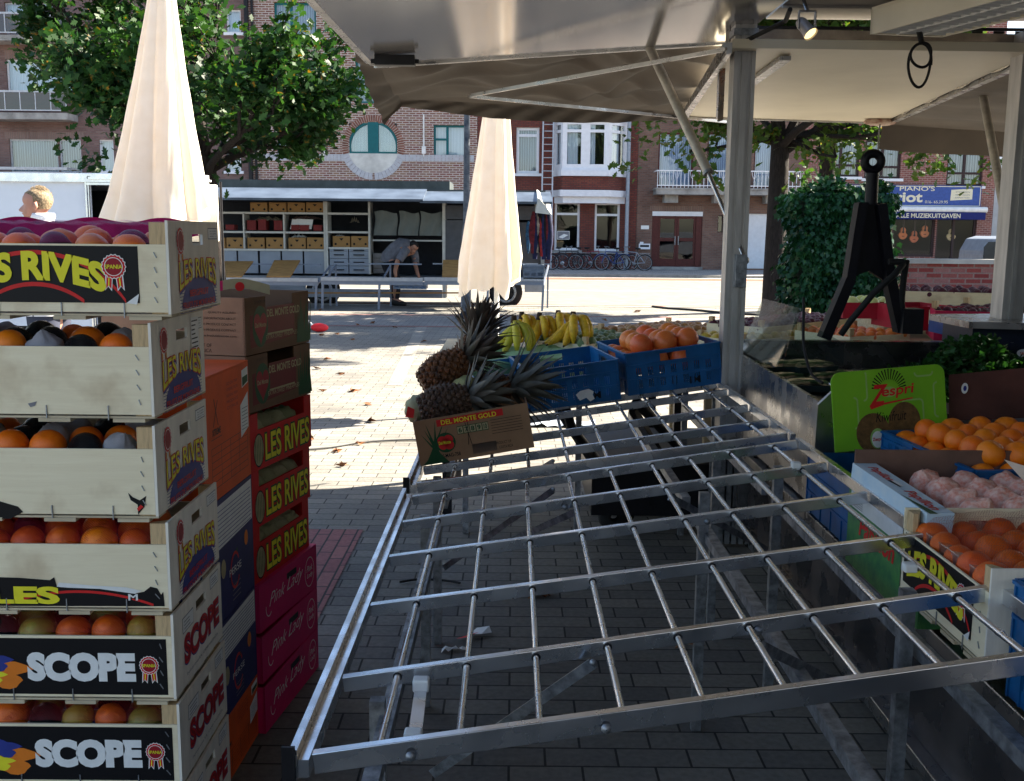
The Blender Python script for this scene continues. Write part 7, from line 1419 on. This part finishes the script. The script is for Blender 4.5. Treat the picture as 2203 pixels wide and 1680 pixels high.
# packed greens
M_pk = glassmat('plastic_wrap', (.85, .9, .88), .12, .12, 18); M_veg = mat('green_vegetable', (.09, .15, .06), .5, 0, .5, 35, .6, col2=(.03, .07, .03)); M_trayd = mat('black_tray', (.03, .05, .05), .3)
for i, (x, y, z) in enumerate(((1800, 758, .98), (1850, 752, 1.0), (1640, 790, .93), (1680, 810, .93), (1730, 830, .92), (1700, 785, .93), (1770, 800, .95), (1830, 790, .95), (1640, 765, .93), (1740, 770, .95), (1790, 785, .92))):
    p = G(x, y, z); p.x = max(1.2, min(p.x, 2.1)); p.y = max(3.75, min(p.y, 4.8)); p.z = .9+.045*(i % 3 == 2); t = thing('vegetable_pack', 'plastic-wrapped tray of green vegetables lying in the display case', 'vegetable pack', tuple(p), jit(.3)+.2, 'wrapped vegetable trays'); k = MB()
    k.hexa([(-.1, -.06, 0), (.1, -.06, 0), (.1, .06, 0), (-.1, .06, 0), (-.11, -.07, .03), (.11, -.07, .03), (.11, .07, .03), (-.11, .07, .03)]); k.build('tray', M_trayd, t, world=False)
    k = MB(); [k.tube([(-.09, -.045+j*.018, .038), (.0, -.045+j*.018+jit(.006), .045+jit(.004)), (.09, -.045+j*.018, .038)], .009, 6) for j in range(6)]; k.build('vegetables', M_veg, t, world=False)
    k = MB(); k.grid([[(-.112+.224*a/8, -.072+.144*b/5, .031+.028*math.sin(math.pi*a/8)**.4*math.sin(math.pi*b/5)**.5+jit(.002)) for a in range(9)] for b in range(6)]); k.build('wrap', M_pk, t, world=False)
# parsley
pp = G(2000, 770, .95); pa = thing('parsley', 'heap of dark green parsley behind the kiwi sign', 'parsley', (1.95, 4.3, .8)); pts = []; dr = []
L_par = leafmat('parsley_leaves', ((.012, .05, .012), (.03, .095, .02)), .15)
for _ in range(5200):
    a = random.random()*6.28; r_ = random.random()**.5; x, y = 2.02+.62*r_*math.cos(a), 4.3+.3*r_*math.sin(a); hz_ = .86+.26*max(0, 1-((x-1.97)/.45)**2)*(1-(r_*math.sin(a))**2*.6)+.04*math.sin(x*17)+.03*math.sin(y*23+x*9); pts.append((x, y, hz_-abs(random.gauss(0, .03)))); dr.append((jit(1), jit(1)-.5, jit(.6)+.1))
leaves('leaves', pts, dr, .032, OAK, L_par, pa, flat=.3)
k = MB(); k.ball((2.0, 4.35, .85), 1, 16, 10, 0, (.5, .24, .14)); k.build('stems', M_dk, pa)
# bagged lettuce
for i, (x, y) in enumerate(((2062, 790), (2110, 785), (2160, 775), (2195, 785))):
    p = G(x, y, 1.0); t = thing('salad_bag', 'clear bag of salad with a round label, behind the brown board', 'salad bag', tuple(p), 0, 'salad bags behind the brown board'); k = MB(); k.ball(p+Vector((0, .05, 0)), 1, 12, 8, 0, (.1, .07, .05)); k.build('salad', M_veg, t)
    k = MB(); rows = [[p+Vector((.12*math.cos(a)*q, .05+.09*math.sin(a)*q, .07*(1-q*q)+.01*math.sin(5*a+q*6))) for a in [j*math.pi/8 for j in range(16)]] for q in (1.0, .8, .6, .4, .2, .02)]; k.grid(rows, closed=True); k.build('bag', M_pk, t)
    k = MB(); fr = FR(p+Vector((0, -.03, .05)), (1, 0, 0), (0, .6, .8)); fr.disc(k, 0, 0, .04, WHT, .012, 20, .6); fr.text(k, 'SALADE', -.025, -.008, .05, .014, RED, .014, .02); k.build('label', INK, t)
k = MB(); k.box(1.72, 3.2, 3.68, 4.0, .622, .93); tag(k.build('storage_crate', CACHE.get('x') or M_carddark), 'low brown carton hidden under the salad bags', 'carton')
k = MB(); k.box(1.95, 4.6, 5.0, 6.0, .881, 1.025); k.box(2.2, 4.6, 6.05, 6.88, .881, 1.165); tag(k.build('display_step', M_wood_in), 'stepped wooden base carrying the red cartons and plum trays', 'bench')
# kiwi sign
a, b = P(1797, 974, 3.4), P(2040, 950, 3.47); tl_, tr_ = P(1790, 806, 3.43), P(2040, 778, 3.5); U = (b-a); Wz = U.length; U.normalize(); Vz = ((tl_-a)+(tr_-b)).normalized(); Vz = (Vz-U*Vz.dot(U)).normalized(); hz_ = ((tl_-a).length+(tr_-b).length)/2
zs_ = thing('kiwi_sign', 'green rounded Zespri Kiwifruit card standing in the blue crate', 'sign', tuple(a)); fr = FR(a, U, Vz); k = MB()
def rrect(x0, y0, x1, y1, r, corners=(1, 1, 1, 1), n=6):
    out = []
    for (cx_, cy_, a0, c_) in ((x1-r, y1-r, 0, corners[0]), (x0+r, y1-r, 90, corners[1]), (x0+r, y0+r, 180, corners[2]), (x1-r, y0+r, 270, corners[3])):
        if c_: out += [(cx_+r*math.cos(R(a0+90*i/n)), cy_+r*math.sin(R(a0+90*i/n))) for i in range(n+1)]
        else: out.append((x0 if 90 <= a0 < 270 else x1, y1 if a0 < 180 else y0))
    return out
pl_ = rrect(0, 0, Wz, hz_, .035, (1, 1, 0, 0)); k.prism([fr.p(x, y, -.004) for x, y in pl_], (0, 0, 0), fr.N*.004); k.build('card', mat('kiwi_green', (.22, .52, .02), .45, 0, .18, 2.5, 0, col2=(.15, .4, .015)), zs_)
Z3 = INK+[ink('pale_green', (.3, .5, .14)), mat('kiwi_brown', (.17, .09, .03), .7, 0, .3, 60, 0)]; PG, KB = len(INK), len(INK)+1; k = MB()
for x0, y0, x1, y1 in ((-.02, .17, .125, .28), (-.02, .075, .09, .19), (.29, .24, .36, .34), (.24, .05, .32, .165), (.355, .09, .43, .22), (-.02, -.02, .16, .1)):
    P_ = rrect(x0*Wz/.4, y0*hz_/.28, x1*Wz/.4, y1*hz_/.28, .016, n=4); Q_ = rrect(x0*Wz/.4+.006, y0*hz_/.28+.006, x1*Wz/.4-.006, y1*hz_/.28-.006, .011, n=4)
    for i in range(len(P_)):
        j = (i+1) % len(P_); q4 = [P_[i], P_[j], Q_[j], Q_[i]]
        if all(.003 < x < Wz-.003 and .003 < y < hz_-.003 for x, y in q4): fr.poly(k, q4, PG, .0006)
cx_, cy_ = Wz*.5, hz_*.72; fr.disc(k, cx_, cy_-.005, .03, PG, .0008, 24, .6)
for i in range(17):
    a_ = R(12+i*9.75); r0, r1 = .038, .062+.012*math.sin(a_); dx, dy = math.cos(a_), math.sin(a_); fr.poly(k, [(cx_+dx*r0-dy*.0012, cy_+dy*r0+dx*.0012), (cx_+dx*r0+dy*.0012, cy_+dy*r0-dx*.0012), (cx_+dx*r1+dy*.0024, cy_+dy*r1-dx*.0024), (cx_+dx*r1-dy*.0024, cy_+dy*r1+dx*.0024)], BLK, .001)
fr.text(k, 'Z', cx_-.07, cy_-.045, .045, .065, RED, .0014, .03, None, .25); fr.text(k, 'espri', cx_-.03, cy_-.03, .115, .042, RED, .0014, .02, lambda x, y, u, v: (x, y+.006*u), .15)
fr.poly(k, [(cx_-.075, cy_-.048), (cx_-.02, cy_-.04), (cx_+.085, cy_-.03), (cx_+.085, cy_-.034), (cx_-.02, cy_-.047), (cx_-.07, cy_-.06)], RED, .0016); fr.text(k, 'Kiwifruit', cx_-.055, cy_-.105, .11, .034, BLK, .0014, .0, None, .2)
fr.disc(k, Wz*.34, .055, .062, KB, .001, 28, 1.1); fr.disc(k, Wz*.62, .08, .06, KB, .0013, 28, 1.2); fr.disc(k, Wz*.375, .035, .027, PG, .0018, 20, 1.3); fr.disc(k, Wz*.375, .032, .022, WHT, .0022, 20, 1.3); fr.text(k, 'Zespri', Wz*.33, .024, .036, .014, RED, .0026, .03)
k.build('print', Z3, zs_)
# crates on the counter
def RY(label, cA_, x1, y1, z0, h, **kw): return None
bluecrate('blue crate holding the green kiwi sign at the counter edge', 1.04, 1.45, 2.95, 3.5, .63, .2, 0, holes=False, mark='')
bluecrate('blue crate heaped with oranges right of the kiwi sign', 1.3, 1.95, 2.8, 3.38, .845, .09, .09, holes=True, mark='')
k = MB(); k.box(1.36, 1.95, 2.92, 3.45, .622, .84); tag(k.build('crate_support', M_blue), 'blue crate base beneath the heaped oranges', 'crate')
for i, x, y, l in [(0, 0, 0, 0)]: pass
Mo = Matrix.Translation((1.3, 2.8, .845)) @ Matrix.Rotation(.09, 4, 'Z')
heap(Mo, .63, .56, .06, .041, 'orange', F_or, 'orange heaped in the blue crate right of the kiwi sign', 'orange', 'oranges heaped right of the kiwi sign', 7, 6, 2, 'round', .01, .01, 1.2)
k = MB(); k.hexa([P(2041, 905, 3.55), P(2330, 895, 3.55), P(2330, 895, 3.6), P(2041, 905, 3.6), P(2041, 806, 3.55), P(2330, 780, 3.55), P(2330, 780, 3.6), P(2041, 806, 3.6)]); tag(k.build('brown_board', mat('brown_carton', (.12, .045, .035), .7, 0, .3, 5, .1)), 'dark brown carton wall standing behind the oranges', 'carton')
k = MB(); p = P(2075, 835, 3.54); fr = FR(p, (1, 0, 0), (0, 0, 1)); fr.disc(k, 0, 0, .012, WHT, .002, 16, 1.6); fr.disc(k, 0, 0, .006, BLU, .004, 12, 1.6); tag(k.build('sticker', INK), 'small oval sticker on the dark brown carton wall', 'sticker')
# papillon carton with wrapped peaches
pc_ = thing('peach_carton', 'blue and green Papillon carton of tissue-wrapped fruit at the counter edge', 'carton', (1.0, 2.6, .63)); M_pap = mat('carton_sky', (.4, .56, .68), .45, 0, .2, 5, 0, (1, 2, 3), col2=(.62, .7, .74)); M_papg = mat('carton_green', (.03, .13, .06), .5, 0, .5, 26, 0, col2=(.1, .3, .08))
k = MB(); k.box(.985, .993, 2.36, 2.9, .64, .86, 1); k.hexa([(.986, 2.36, .861), (1.05, 2.36, .861), (1.05, 2.9, .861), (.986, 2.9, .861), (.99, 2.36, .93), (1.055, 2.36, .93), (1.055, 2.9, .93), (.99, 2.9, .93)], 0); k.build('side', [M_pap, M_papg], pc_)
k = MB(); k.box(.994, 1.6, 2.36, 2.366, .64, .83, 1); k.box(.994, 1.6, 2.894, 2.9, .64, .97); k.box(.994, 1.6, 2.37, 2.89, .64, .65); k.build('end', [M_carddark, M_papg], pc_)
k = MB(); fr = FR((.99, 2.9, .87), (0, -1, 0), (.03, 0, 1)); 
ft = FR((.992, 2.88, .9305), (0, -1, 0), (1, 0, 0)); ft.text(k, 'Papillon', .04, .012, .16, .032, RED, .001, .02, None, .2); ft.text(k, 'Papillon', .31, .012, .18, .034, RED, .001, .02, None, .2); ft.rect(k, .2, .02, .26, .04, WHT, .0012); ft.poly(k, [(.2, .018), (.27, .024), (.27, .03), (.2, .028)], BLK, .0016)
ft.poly(k, [(.34, 0), (.53, 0), (.53, .02), (.42, .008)], GRN, .0008)
fs_ = FR((.985, 2.88, .64), (0, -1, 0), (0, 0, 1)); fs_.text(k, 'Papillon', .08, .09, .26, .07, RED, .001, .03, None, .2); fs_.rect(k, .0, .17, .52, .218, WHT, .0006); [fs_.rect(k, .01, .176+.006*i, .1, .178+.006*i, GRY, .001) for i in range(6)]
k.build('print', INK, pc_)
heap(Matrix.Identity(4), .52, .5, .835, .045, 'wrapped_fruit', F_ps, 'round fruit wrapped in printed pink tissue in the Papillon carton', 'wrapped fruit', 'tissue-wrapped fruits in the Papillon carton', 5, 5, 2, 'tissue', 1.06, 2.38, 1.25)
k = MB(); p = P(2160, 985, 2.25); k.hexa([P(2165, 990, 2.3), P(2230, 1065, 2.2), P(2230, 1065, 2.205), P(2165, 990, 2.305), P(2160, 988, 2.3), P(2230, 1010, 2.2), P(2230, 1010, 2.205), P(2160, 988, 2.305)]); tag(k.build('price_card', mat('price_card', (.55, .42, .33), .7)), 'cream handwritten price card stuck among the wrapped fruits', 'price card')
t = citrus('crate of netted oranges with black LES RIVES label at the counter edge', .955, 1.95, .72, .21, 'label', 'ccc', 4, ('red2', (.3, .02, .02)), 'wooden crates on the counter', rz=-math.pi/2, L=.46)
# this crate stands lengthwise: its printed front board faces the rack
bluecrate('small blue crate cut off by the right edge of the picture', .99, 1.4, 1.44, 1.92, .68, .24, 0, holes=True, mark='')
# dark cash crate at right with worktop
wt = thing('worktop', 'grey steel worktop over a dark crate beside the right post', 'worktop', (2.3, 4.6, .63)); k = MB(); a, b = G(2075, 690, 1.2), G(2300, 715, 1.2)
k.hexa([(a.x, a.y-.05, 1.17), (3.2, a.y-.3, 1.17), (3.2, a.y+.6, 1.17), (a.x, a.y+.4, 1.17), (a.x, a.y-.05, 1.2), (3.2, a.y-.3, 1.2), (3.2, a.y+.6, 1.2), (a.x, a.y+.4, 1.2)]); k.build('top', M_steel, wt)
k = MB(); k.box(a.x+.05, 3.1, a.y+.02, a.y+.35, .63, 1.169); [k.box(a.x+.1+i*.12, a.x+.12+i*.12, a.y+.005, a.y+.019, .7, 1.1) for i in range(7)]; k.build('crate_body', mat('dark_navy_plastic', (.012, .018, .04), .4), wt)
# ================================================================= BLACK DRAWBAR
M_db = mat('drawbar_paint', (.004, .004, .009), .5, 0, .4, 8, .1, spec=.25); db = thing('trailer_drawbar', 'black upright A-shaped drawbar with a towing eye on top', 'drawbar', tuple(P(1870, 760, 4.6))); Yd = 4.6
q = lambda x, y, d_=0: P(x, y, Yd+d_)
k = MB(); c = q(1878, 348); rows = []
for i in range(25):
    a = 2*math.pi*i/24; rows.append([c+Vector(((.036+.02*math.cos(b_))*math.cos(a), .022*math.sin(b_), (.036+.02*math.cos(b_))*math.sin(a))) for b_ in [j*math.pi/4 for j in range(8)]])
k.grid(rows, closed=True); k.build('towing_eye', M_db, db); k = MB(); k.tube([q(1877, 372), q(1874, 440)], .027, 12); k.build('shaft', M_db, db)
k = MB(); out = [q(1848, 435), q(1895, 437), q(1899, 470), q(1912, 585), q(1922, 620), q(1894, 600), q(1868, 582), q(1845, 590), q(1823, 602), q(1832, 560), q(1843, 480)]; k.prism(out, (0, -.02, 0), (0, .04, 0)); k.build('gusset_plate', M_db, db)
for a_, b_, c_ in (((1852, 437), (1826, 600), (1772, 728)), ((1893, 439), (1912, 600), (1937, 712))): k = MB(); k.beam(q(*a_, -.03), q(*b_, -.03), .04, .07, (0, 1, 0)); k.beam(q(*b_, -.03), q(*c_, -.03), .045, .07, (0, 1, 0)); k.build('leg', M_db, db)
k = MB(); k.tube([q(1809, 720, -.1), q(1830, 690, -.12), q(1880, 630, -.14), q(1925, 590, -.14), q(1944, 566, -.12), q(1950, 562, -.1), q(1944, 600, -.08), q(1940, 640, -.06), q(1940, 690, -.05)], .014, 10); k.tube([q(1912, 563, -.12), q(1944, 563, -.12)], .014, 8); k.build('hose', M_rubber, db)
k = MB(); a_ = q(1925, 690); k.box(a_.x, a_.x+.09, 4.5, 4.6, a_.z-.05, a_.z+.06); k.build('lock_box', M_black, db)
cord('thin_wire', [P(1893, 268, 5.2), P(1890, 300, 5.0), P(1889, 345, 4.62)], .004, 'thin pale wire hanging from the canopy edge to the towing eye', M_zinc)
# ================================================================= CANOPY
ZC = 2.5
M_pana = mat('canopy_panel_gloss', (.36, .35, .35), .14, .55, .1, 2, .01); M_panb = mat('canopy_panel_cream', (.72, .66, .52), .4, 0, .12, 1.2, .02, col2=(.6, .54, .42)); M_trp = clothmat('grey_canvas', (.075, .063, .052), (.08, .06, .045), .03, .4, 2.2, (.022, .019, .018))
Acv = lambda x, y, z=ZC: G(x, y, z)
fl = thing('canopy_flap', 'glossy grey flap panel of the stall roof at the top centre', 'canopy', (0, 4, ZC)); p0, p1 = Acv(805, 140, 2.45), Acv(1575, 90, 2.52)
k = MB(); pb0 = Acv(700, 22, 2.46); x0 = p0.x; xb = p0.x+(pb0.x-p0.x)/(pb0.y-p0.y)*(-.6-p0.y); k.hexa([(xb, -.6, 2.46), (1.12, -.6, 2.52), (p1.x+.02, p1.y, 2.52), (x0, p0.y, 2.45), (xb, -.6, 2.49), (1.12, -.6, 2.55), (p1.x+.02, p1.y, 2.55), (x0, p0.y, 2.48)]); k.build('panel', M_pana, fl)
k = MB(); k.beam((xb-.012, -.6, 2.48), (x0-.012, p0.y+.02, 2.47), .024, .04); k.beam((xb-.04, -.6, 2.485), (x0-.036, p0.y+.02, 2.475), .02, .03); k.beam((x0, p0.y+.015, 2.455), (p1.x+.03, p1.y+.015, 2.53), .03, .035); k.build('edge_profile', M_steel, fl)
k = MB(); c = Acv(850, 128, 2.43); k.box(c.x-.1, c.x+.1, c.y-.03, c.y+.03, 2.4, 2.45); k.box(c.x-.12, c.x+.12, c.y-.015, c.y+.015, 2.41, 2.43); k.build('hinge', M_black, fl)
# canvas
tp = thing('canvas_awning', 'sagging dirty grey canvas awning with hanging hem in the upper middle', 'awning', (.3, 7, 2.4)); rows = []; nI, nJ = 80, 60
near = [Vector((x0-.02, p0.y-.04, 2.485)), Vector((p1.x+.05, p1.y-.04, 2.555))]
far = [Acv(862, 214, 2.38), Acv(1480, 243, 2.44)]
for j in range(nJ+1):
    v = j/nJ; row = []
    for i in range(nI+1):
        u = i/nI; a = near[0].lerp(near[1], u); b = far[0].lerp(far[1], u); p = a.lerp(b, v); sag = .05*math.sin(math.pi*v)*math.sin(math.pi*u)
        wr = .035*abs(math.sin(5*v*math.pi+4*u+2.2*math.sin(4*u)))**.5*(.3+u)*(1-abs(2*u-1)**3)+.03*math.sin(7*u*math.pi+6*v)*(1-v)*v*3+.02*math.sin(23*v+17*u+3*math.sin(9*u))*(.4+u)+.03*math.exp(-((v-.15-.3*u)/.06)**2)
        p.z += (-sag*.5+wr*min(1, (1-v)*4+.12))*min(1, v*5); row.append(p)
    rows.append(row)
last = rows[-1]
for s_ in range(1, 6):
    rows.append([p+Vector((.0, .012*s_+.014*math.sin(i*.7+s_), -(.007+.012*math.sin(math.pi*i/nI*1.0))*s_)) for i, p in enumerate(last)])
k = MB(); k.grid(rows); k.build('canvas', M_trp, tp)
edge = [r_[0] for r_ in rows]; rows = []
for s_ in range(0, 7): rows.append([p+Vector((-.019*s_+.006*math.sin(j*.8+s_)*(s_ > 0), 0, (.022-.06*min(j, nJ)/nJ)*s_*.5)) for j, p in enumerate(edge)])
k = MB(); k.grid(rows); k.build('side_flap', M_trp, tp)
for a_, b_ in (((1010, 207), (1562, 262)), ((1015, 205), (1562, 106)), ((1567, 112), (1470, 247))):
    k = MB(); p, q_ = Acv(*a_, 2.36), Acv(*b_, 2.39); k.beam(p, q_, .016, .018); k.build('frame_rod', M_steel, tp)
k = MB(); p, q_ = P(1554, 106, 5.2), P(1548, 256, 5.6); k.beam(p, q_, .03, .03, (0, 1, 0)); k.build('frame_rod', M_steel, tp)
# cream flap
ZB = 2.4; Acv = lambda x, y, z=2.4: G(x, y, z)
cf = thing('canopy_flap', 'cream white roof flap seen from below, right of the post', 'canopy', (2.2, 7, ZC)); A_, B_, C_, D_ = Acv(1575, 103), Acv(2230, 112), Acv(1899, 263), Acv(1478, 250)
k = MB(); k.hexa([A_, B_, C_, D_, *[p+Vector((0, 0, .04)) for p in (A_, B_, C_, D_)]]); k.build('panel', M_panb, cf)
k = MB(); k.beam(C_+Vector((0, .02, .01)), D_+Vector((0, .02, .01)), .03, .04); k.beam(B_+Vector((.03, 0, 0)), C_+Vector((.03, 0, 0)), .04, .045); k.beam(A_-Vector((.02, 0, 0)), D_-Vector((.02, 0, 0)), .04, .045); k.build('edge_profile', M_steel, cf)
k = MB(); p, q_ = Acv(1690, 125, 2.385), Acv(1580, 205, 2.385); k.beam(p, q_, .05, .02); k.build('slide_rail', M_steel, cf)
k = MB(); p = Acv(1893, 262, 2.38); k.ball(p, .06, 12, 6, 0, (2, .8, .5)); k.build('hook_block', mat('rusty_white', (.5, .42, .35), .6, 0, .5, 20, .3, col2=(.2, .06, .04)), cf)
# right canvas
rc_ = thing('canvas_awning', 'dark grey canvas side awning hanging at the upper right edge', 'awning', (4, 7, 2.4)); rows = []
for j in range(21):
    v = j/20; row = []
    for i in range(25):
        u = i/24; a = B_.lerp(C_, u); b = a+Vector((3.4, .3-.5*u, -.02)); p = a.lerp(b, v); p.z += -.1*math.sin(math.pi*v)+.02*math.sin(14*u+5*v)*v+.012*math.sin(30*u+9*v); row.append(p)
    rows.append(row)
k = MB(); k.grid(rows); k.build('canvas', M_trp, rc_); rows2 = [[r_[-1] for r_ in rows]]
for s_ in range(1, 6): rows2.append([p+Vector((0, .01*s_, -.035*s_-.004*math.sin(i))) for i, p in enumerate(rows2[0])])
k = MB(); k.grid(rows2); k.build('valance', M_trp, rc_)
# beam, ceiling, struts
bm_ = thing('roof_beam', 'dirty grey steel roof beam with slots running right from the post', 'beam', (2, 4.9, 2.45)); p, q_ = P(1575, 75, 4.85), P(2400, 105, 4.85)
k = MB(); k.beam((p.x, 4.95, 2.49), (4.2, 4.95, 2.45), .1, .06); k.build('beam_body', mat('beam_dirty', (.2, .18, .17), .55, .3, .4, 5, .2), bm_)
k = MB(); [k.box(1.2+i*.1, 1.25+i*.1, 4.9, 4.905, 2.5, 2.515) for i in range(26)]; k.box(1.1, 4.2, 4.897, 4.899, 2.515, 2.53); k.build('slots', M_black, bm_)
ce = thing('stall_ceiling', 'dark grey inner ceiling panels of the stall at the top right', 'ceiling', (2.6, 2, 2.6)); k = MB(); k.box(1.15, 4.3, -.6, 4.9, 2.56, 2.6); [k.box(1.15, 4.3, 3.2+i*.28, 3.215+i*.28, 2.548, 2.559) for i in range(6)]; k.build('panel', mat('ceiling_panel', (.3, .28, .27), .5, 0, .2, 2, .03), ce)
for a_, b_, c_, ya, ym, yb_, lab in (((1393, 93), (1522, 368), (1603, 560), 5.35, 5.0, 4.78, 'long grey telescopic strut from the grey flap down to the post'), ((2108, 168), (2166, 480), (2190, 650), 6.3, 5.2, 4.9, 'worn grey telescopic strut at the right edge under the cream flap')):
    t = thing('canopy_strut', lab, 'strut', tuple(P(*c_, yb_))); p, m_, q_ = P(*a_, ya), P(*b_, ym), P(*c_, yb_)
    k = MB(); k.tube([p, m_], .023, 12); k.build('tube', mat('strut_paint', (.48, .44, .38), .45, .2, .25, 14, .08), t); k = MB(); k.tube([m_, q_], .0115, 10); k.build('piston', M_steel, t); k = MB(); k.ball(p, .03, 10, 8); k.ball(q_, .02, 10, 8); k.tube([m_, m_+(q_-m_).normalized()*.015], .026, 10); k.build('joint', M_zinc, t)
k = MB(); q_ = P(1590, 575, 4.79); k.box(q_.x-.02, q_.x+.03, 4.76, 4.799, q_.z-.09, q_.z+.06); k.build('strut_bracket', M_zinc, po)
rp = thing('stall_post', 'grey post cut off by the right edge of the picture', 'post', tuple(P(2205, 700, 4.8)*1)); k = MB(); a = P(2178, 400, 4.8); k.box(a.x, a.x+.1, 4.8, 4.92, .62, 2.5); k.box(a.x+.03, a.x+.05, 4.79, 4.799, .62, 2.5); k.build('profile', CACHE['post_metal'], rp)
# spot lamp (lit)
sp_ = thing('spot_lamp', 'lit grey spotlight under the stall roof beam', 'spotlight', tuple(P(1737, 65, 4.4))); c = P(1735, 62, 4.4); d_ = Vector((.45, -.55, -.75)).normalized(); SK = .62

k = MB(); k.tube([c-d_*.05, c-d_*.035, c+d_*.012, c+d_*.022, c+d_*.034], [.02, .025, .026, .03, .031], 16, caps=False); k.tube([c-d_*.054, c-d_*.05], [.008, .02], 16); k.build('housing', mat('spot_grey', (.4, .38, .38), .4, .4), sp_)
k = MB(); k.tube([c+Vector((-.034, 0, .07)), c+Vector((-.034, 0, 0))], .005, 6); k.tube([c+Vector((.034, 0, .07)), c+Vector((.034, 0, 0))], .005, 6); k.tube([c+Vector((-.034, 0, .07)), c+Vector((.034, 0, .07))], .005, 6); k.tube([c+Vector((0, 0, .07)), c+Vector((0, .08, .14))], .008, 6); k.build('bracket', M_steel, sp_)
m, tt, b = nm('lamp_glow'); b.inputs['Emission Color'].default_value = (1, .72, .3, 1); b.inputs['Emission Strength'].default_value = .35; b.inputs['Base Color'].default_value = (1, .8, .5, 1)
k = MB(); s1 = d_.orthogonal().normalized(); s2 = d_.cross(s1); k.add([c+d_*.028+(s1*math.cos(a)+s2*math.sin(a))*.028 for a in [i*math.pi/12 for i in range(24)]], [tuple(range(24))]); k.build('lamp_lens', m, sp_, fixn=False)
# fluorescent fixture with louvre
ff_ = thing('ceiling_lamp', 'unlit cream strip lamp with white louvre grid at the top right', 'lamp', tuple(P(2000, 45, 4.0))); a_, b_, c_, d__ = G(1870, 78, 2.45), G(2010, 60, 2.45), G(2150, 15, 2.45), G(2010, 22, 2.45)
lf0 = G(1872, 76, 2.43); lf1 = G(2032, 80, 2.43); df = Vector((.15, -1, 0)).normalized(); df = (G(2130, 22, 2.43)-lf0); df.z = 0; df.normalize(); sdv = Vector((-df.y, df.x, 0)) if Vector((-df.y, df.x, 0)).y > 0 else Vector((df.y, -df.x, 0)); A0 = G(1872, 74, 2.43); 
W_ = .32; Ln = 1.5; k = MB(); e1 = (G(2028, 80, 2.43)-A0); e1.z = 0; W_ = e1.length; e1.normalize(); e2 = (G(2010, 22, 2.43)-A0); e2 = Vector((e2.x, e2.y, 0)).normalized()
e2 = Vector((.35, -1, 0)).normalized()
def q4(a, b, s): return A0+e1*a+e2*b+Vector((0, 0, s))
for (a0, a1) in ((0, .012), (W_-.012, W_)): k.hexa([q4(a0, 0, 0), q4(a1, 0, 0), q4(a1, Ln, 0), q4(a0, Ln, 0), q4(a0, 0, .1), q4(a1, 0, .1), q4(a1, Ln, .1), q4(a0, Ln, .1)])
k.hexa([q4(0, -.002, 0), q4(W_, -.002, 0), q4(W_, .012, 0), q4(0, .012, 0), q4(0, -.002, .1), q4(W_, -.002, .1), q4(W_, .012, .1), q4(0, .012, .1)]); k.hexa([q4(0, 0, .101), q4(W_, 0, .101), q4(W_, Ln, .101), q4(0, Ln, .101), q4(0, 0, .11), q4(W_, 0, .11), q4(W_, Ln, .11), q4(0, Ln, .11)]); k.build('housing', M_panb, ff_, fixn=True)
k = MB(); i = 0
while .03+i*.05 < Ln: b0 = .03+i*.05; k.hexa([q4(.013, b0, .002), q4(W_-.013, b0, .002), q4(W_-.013, b0+.004, .002), q4(.013, b0+.004, .002), q4(.013, b0+.01, .06), q4(W_-.013, b0+.01, .06), q4(W_-.013, b0+.03, .06), q4(.013, b0+.03, .06)]); i += 1
for f_ in (.33, .66): k.hexa([q4(W_*f_, .013, .001), q4(W_*f_+.006, .013, .001), q4(W_*f_+.006, Ln, .001), q4(W_*f_, Ln, .001), q4(W_*f_, .013, .055), q4(W_*f_+.006, .013, .055), q4(W_*f_+.006, Ln, .055), q4(W_*f_, Ln, .055)])
k.build('louvre', M_white, ff_, fixn=True)
# hanging cable coil
c = P(1980, 140, 4.5); pts = []
for i in range(60):
    a = 2*math.pi*i/29; pts.append(c+Vector((.045*math.cos(a)+.004*math.sin(i*.4), .012*math.sin(a*.5), (.09 if i < 30 else .05)*math.sin(a)+(0 if i < 30 else .04))))
k = MB(); k.tube(pts, .006, 6); k.tube([c+Vector((0, 0, .09)), c+Vector((-.015, 0, .14)), c+Vector((0, .05, .25))], .012, 6); tag(k.build('cable_coil', M_rubber), 'black coiled cable hanging from the roof beam by the strip lamp', 'cable')
k = MB(); k.tube([P(1690, 45, 4.5), P(1640, 70, 4.6), P(1610, 85, 4.75), P(1590, 95, 4.8)], .01, 6); k.tube([P(1700, 20, 4.3), P(1690, 45, 4.5)], .01, 6); tag(k.build('lamp_cable', M_rubber), 'black cable draped along the roof beam near the spotlight', 'cable')
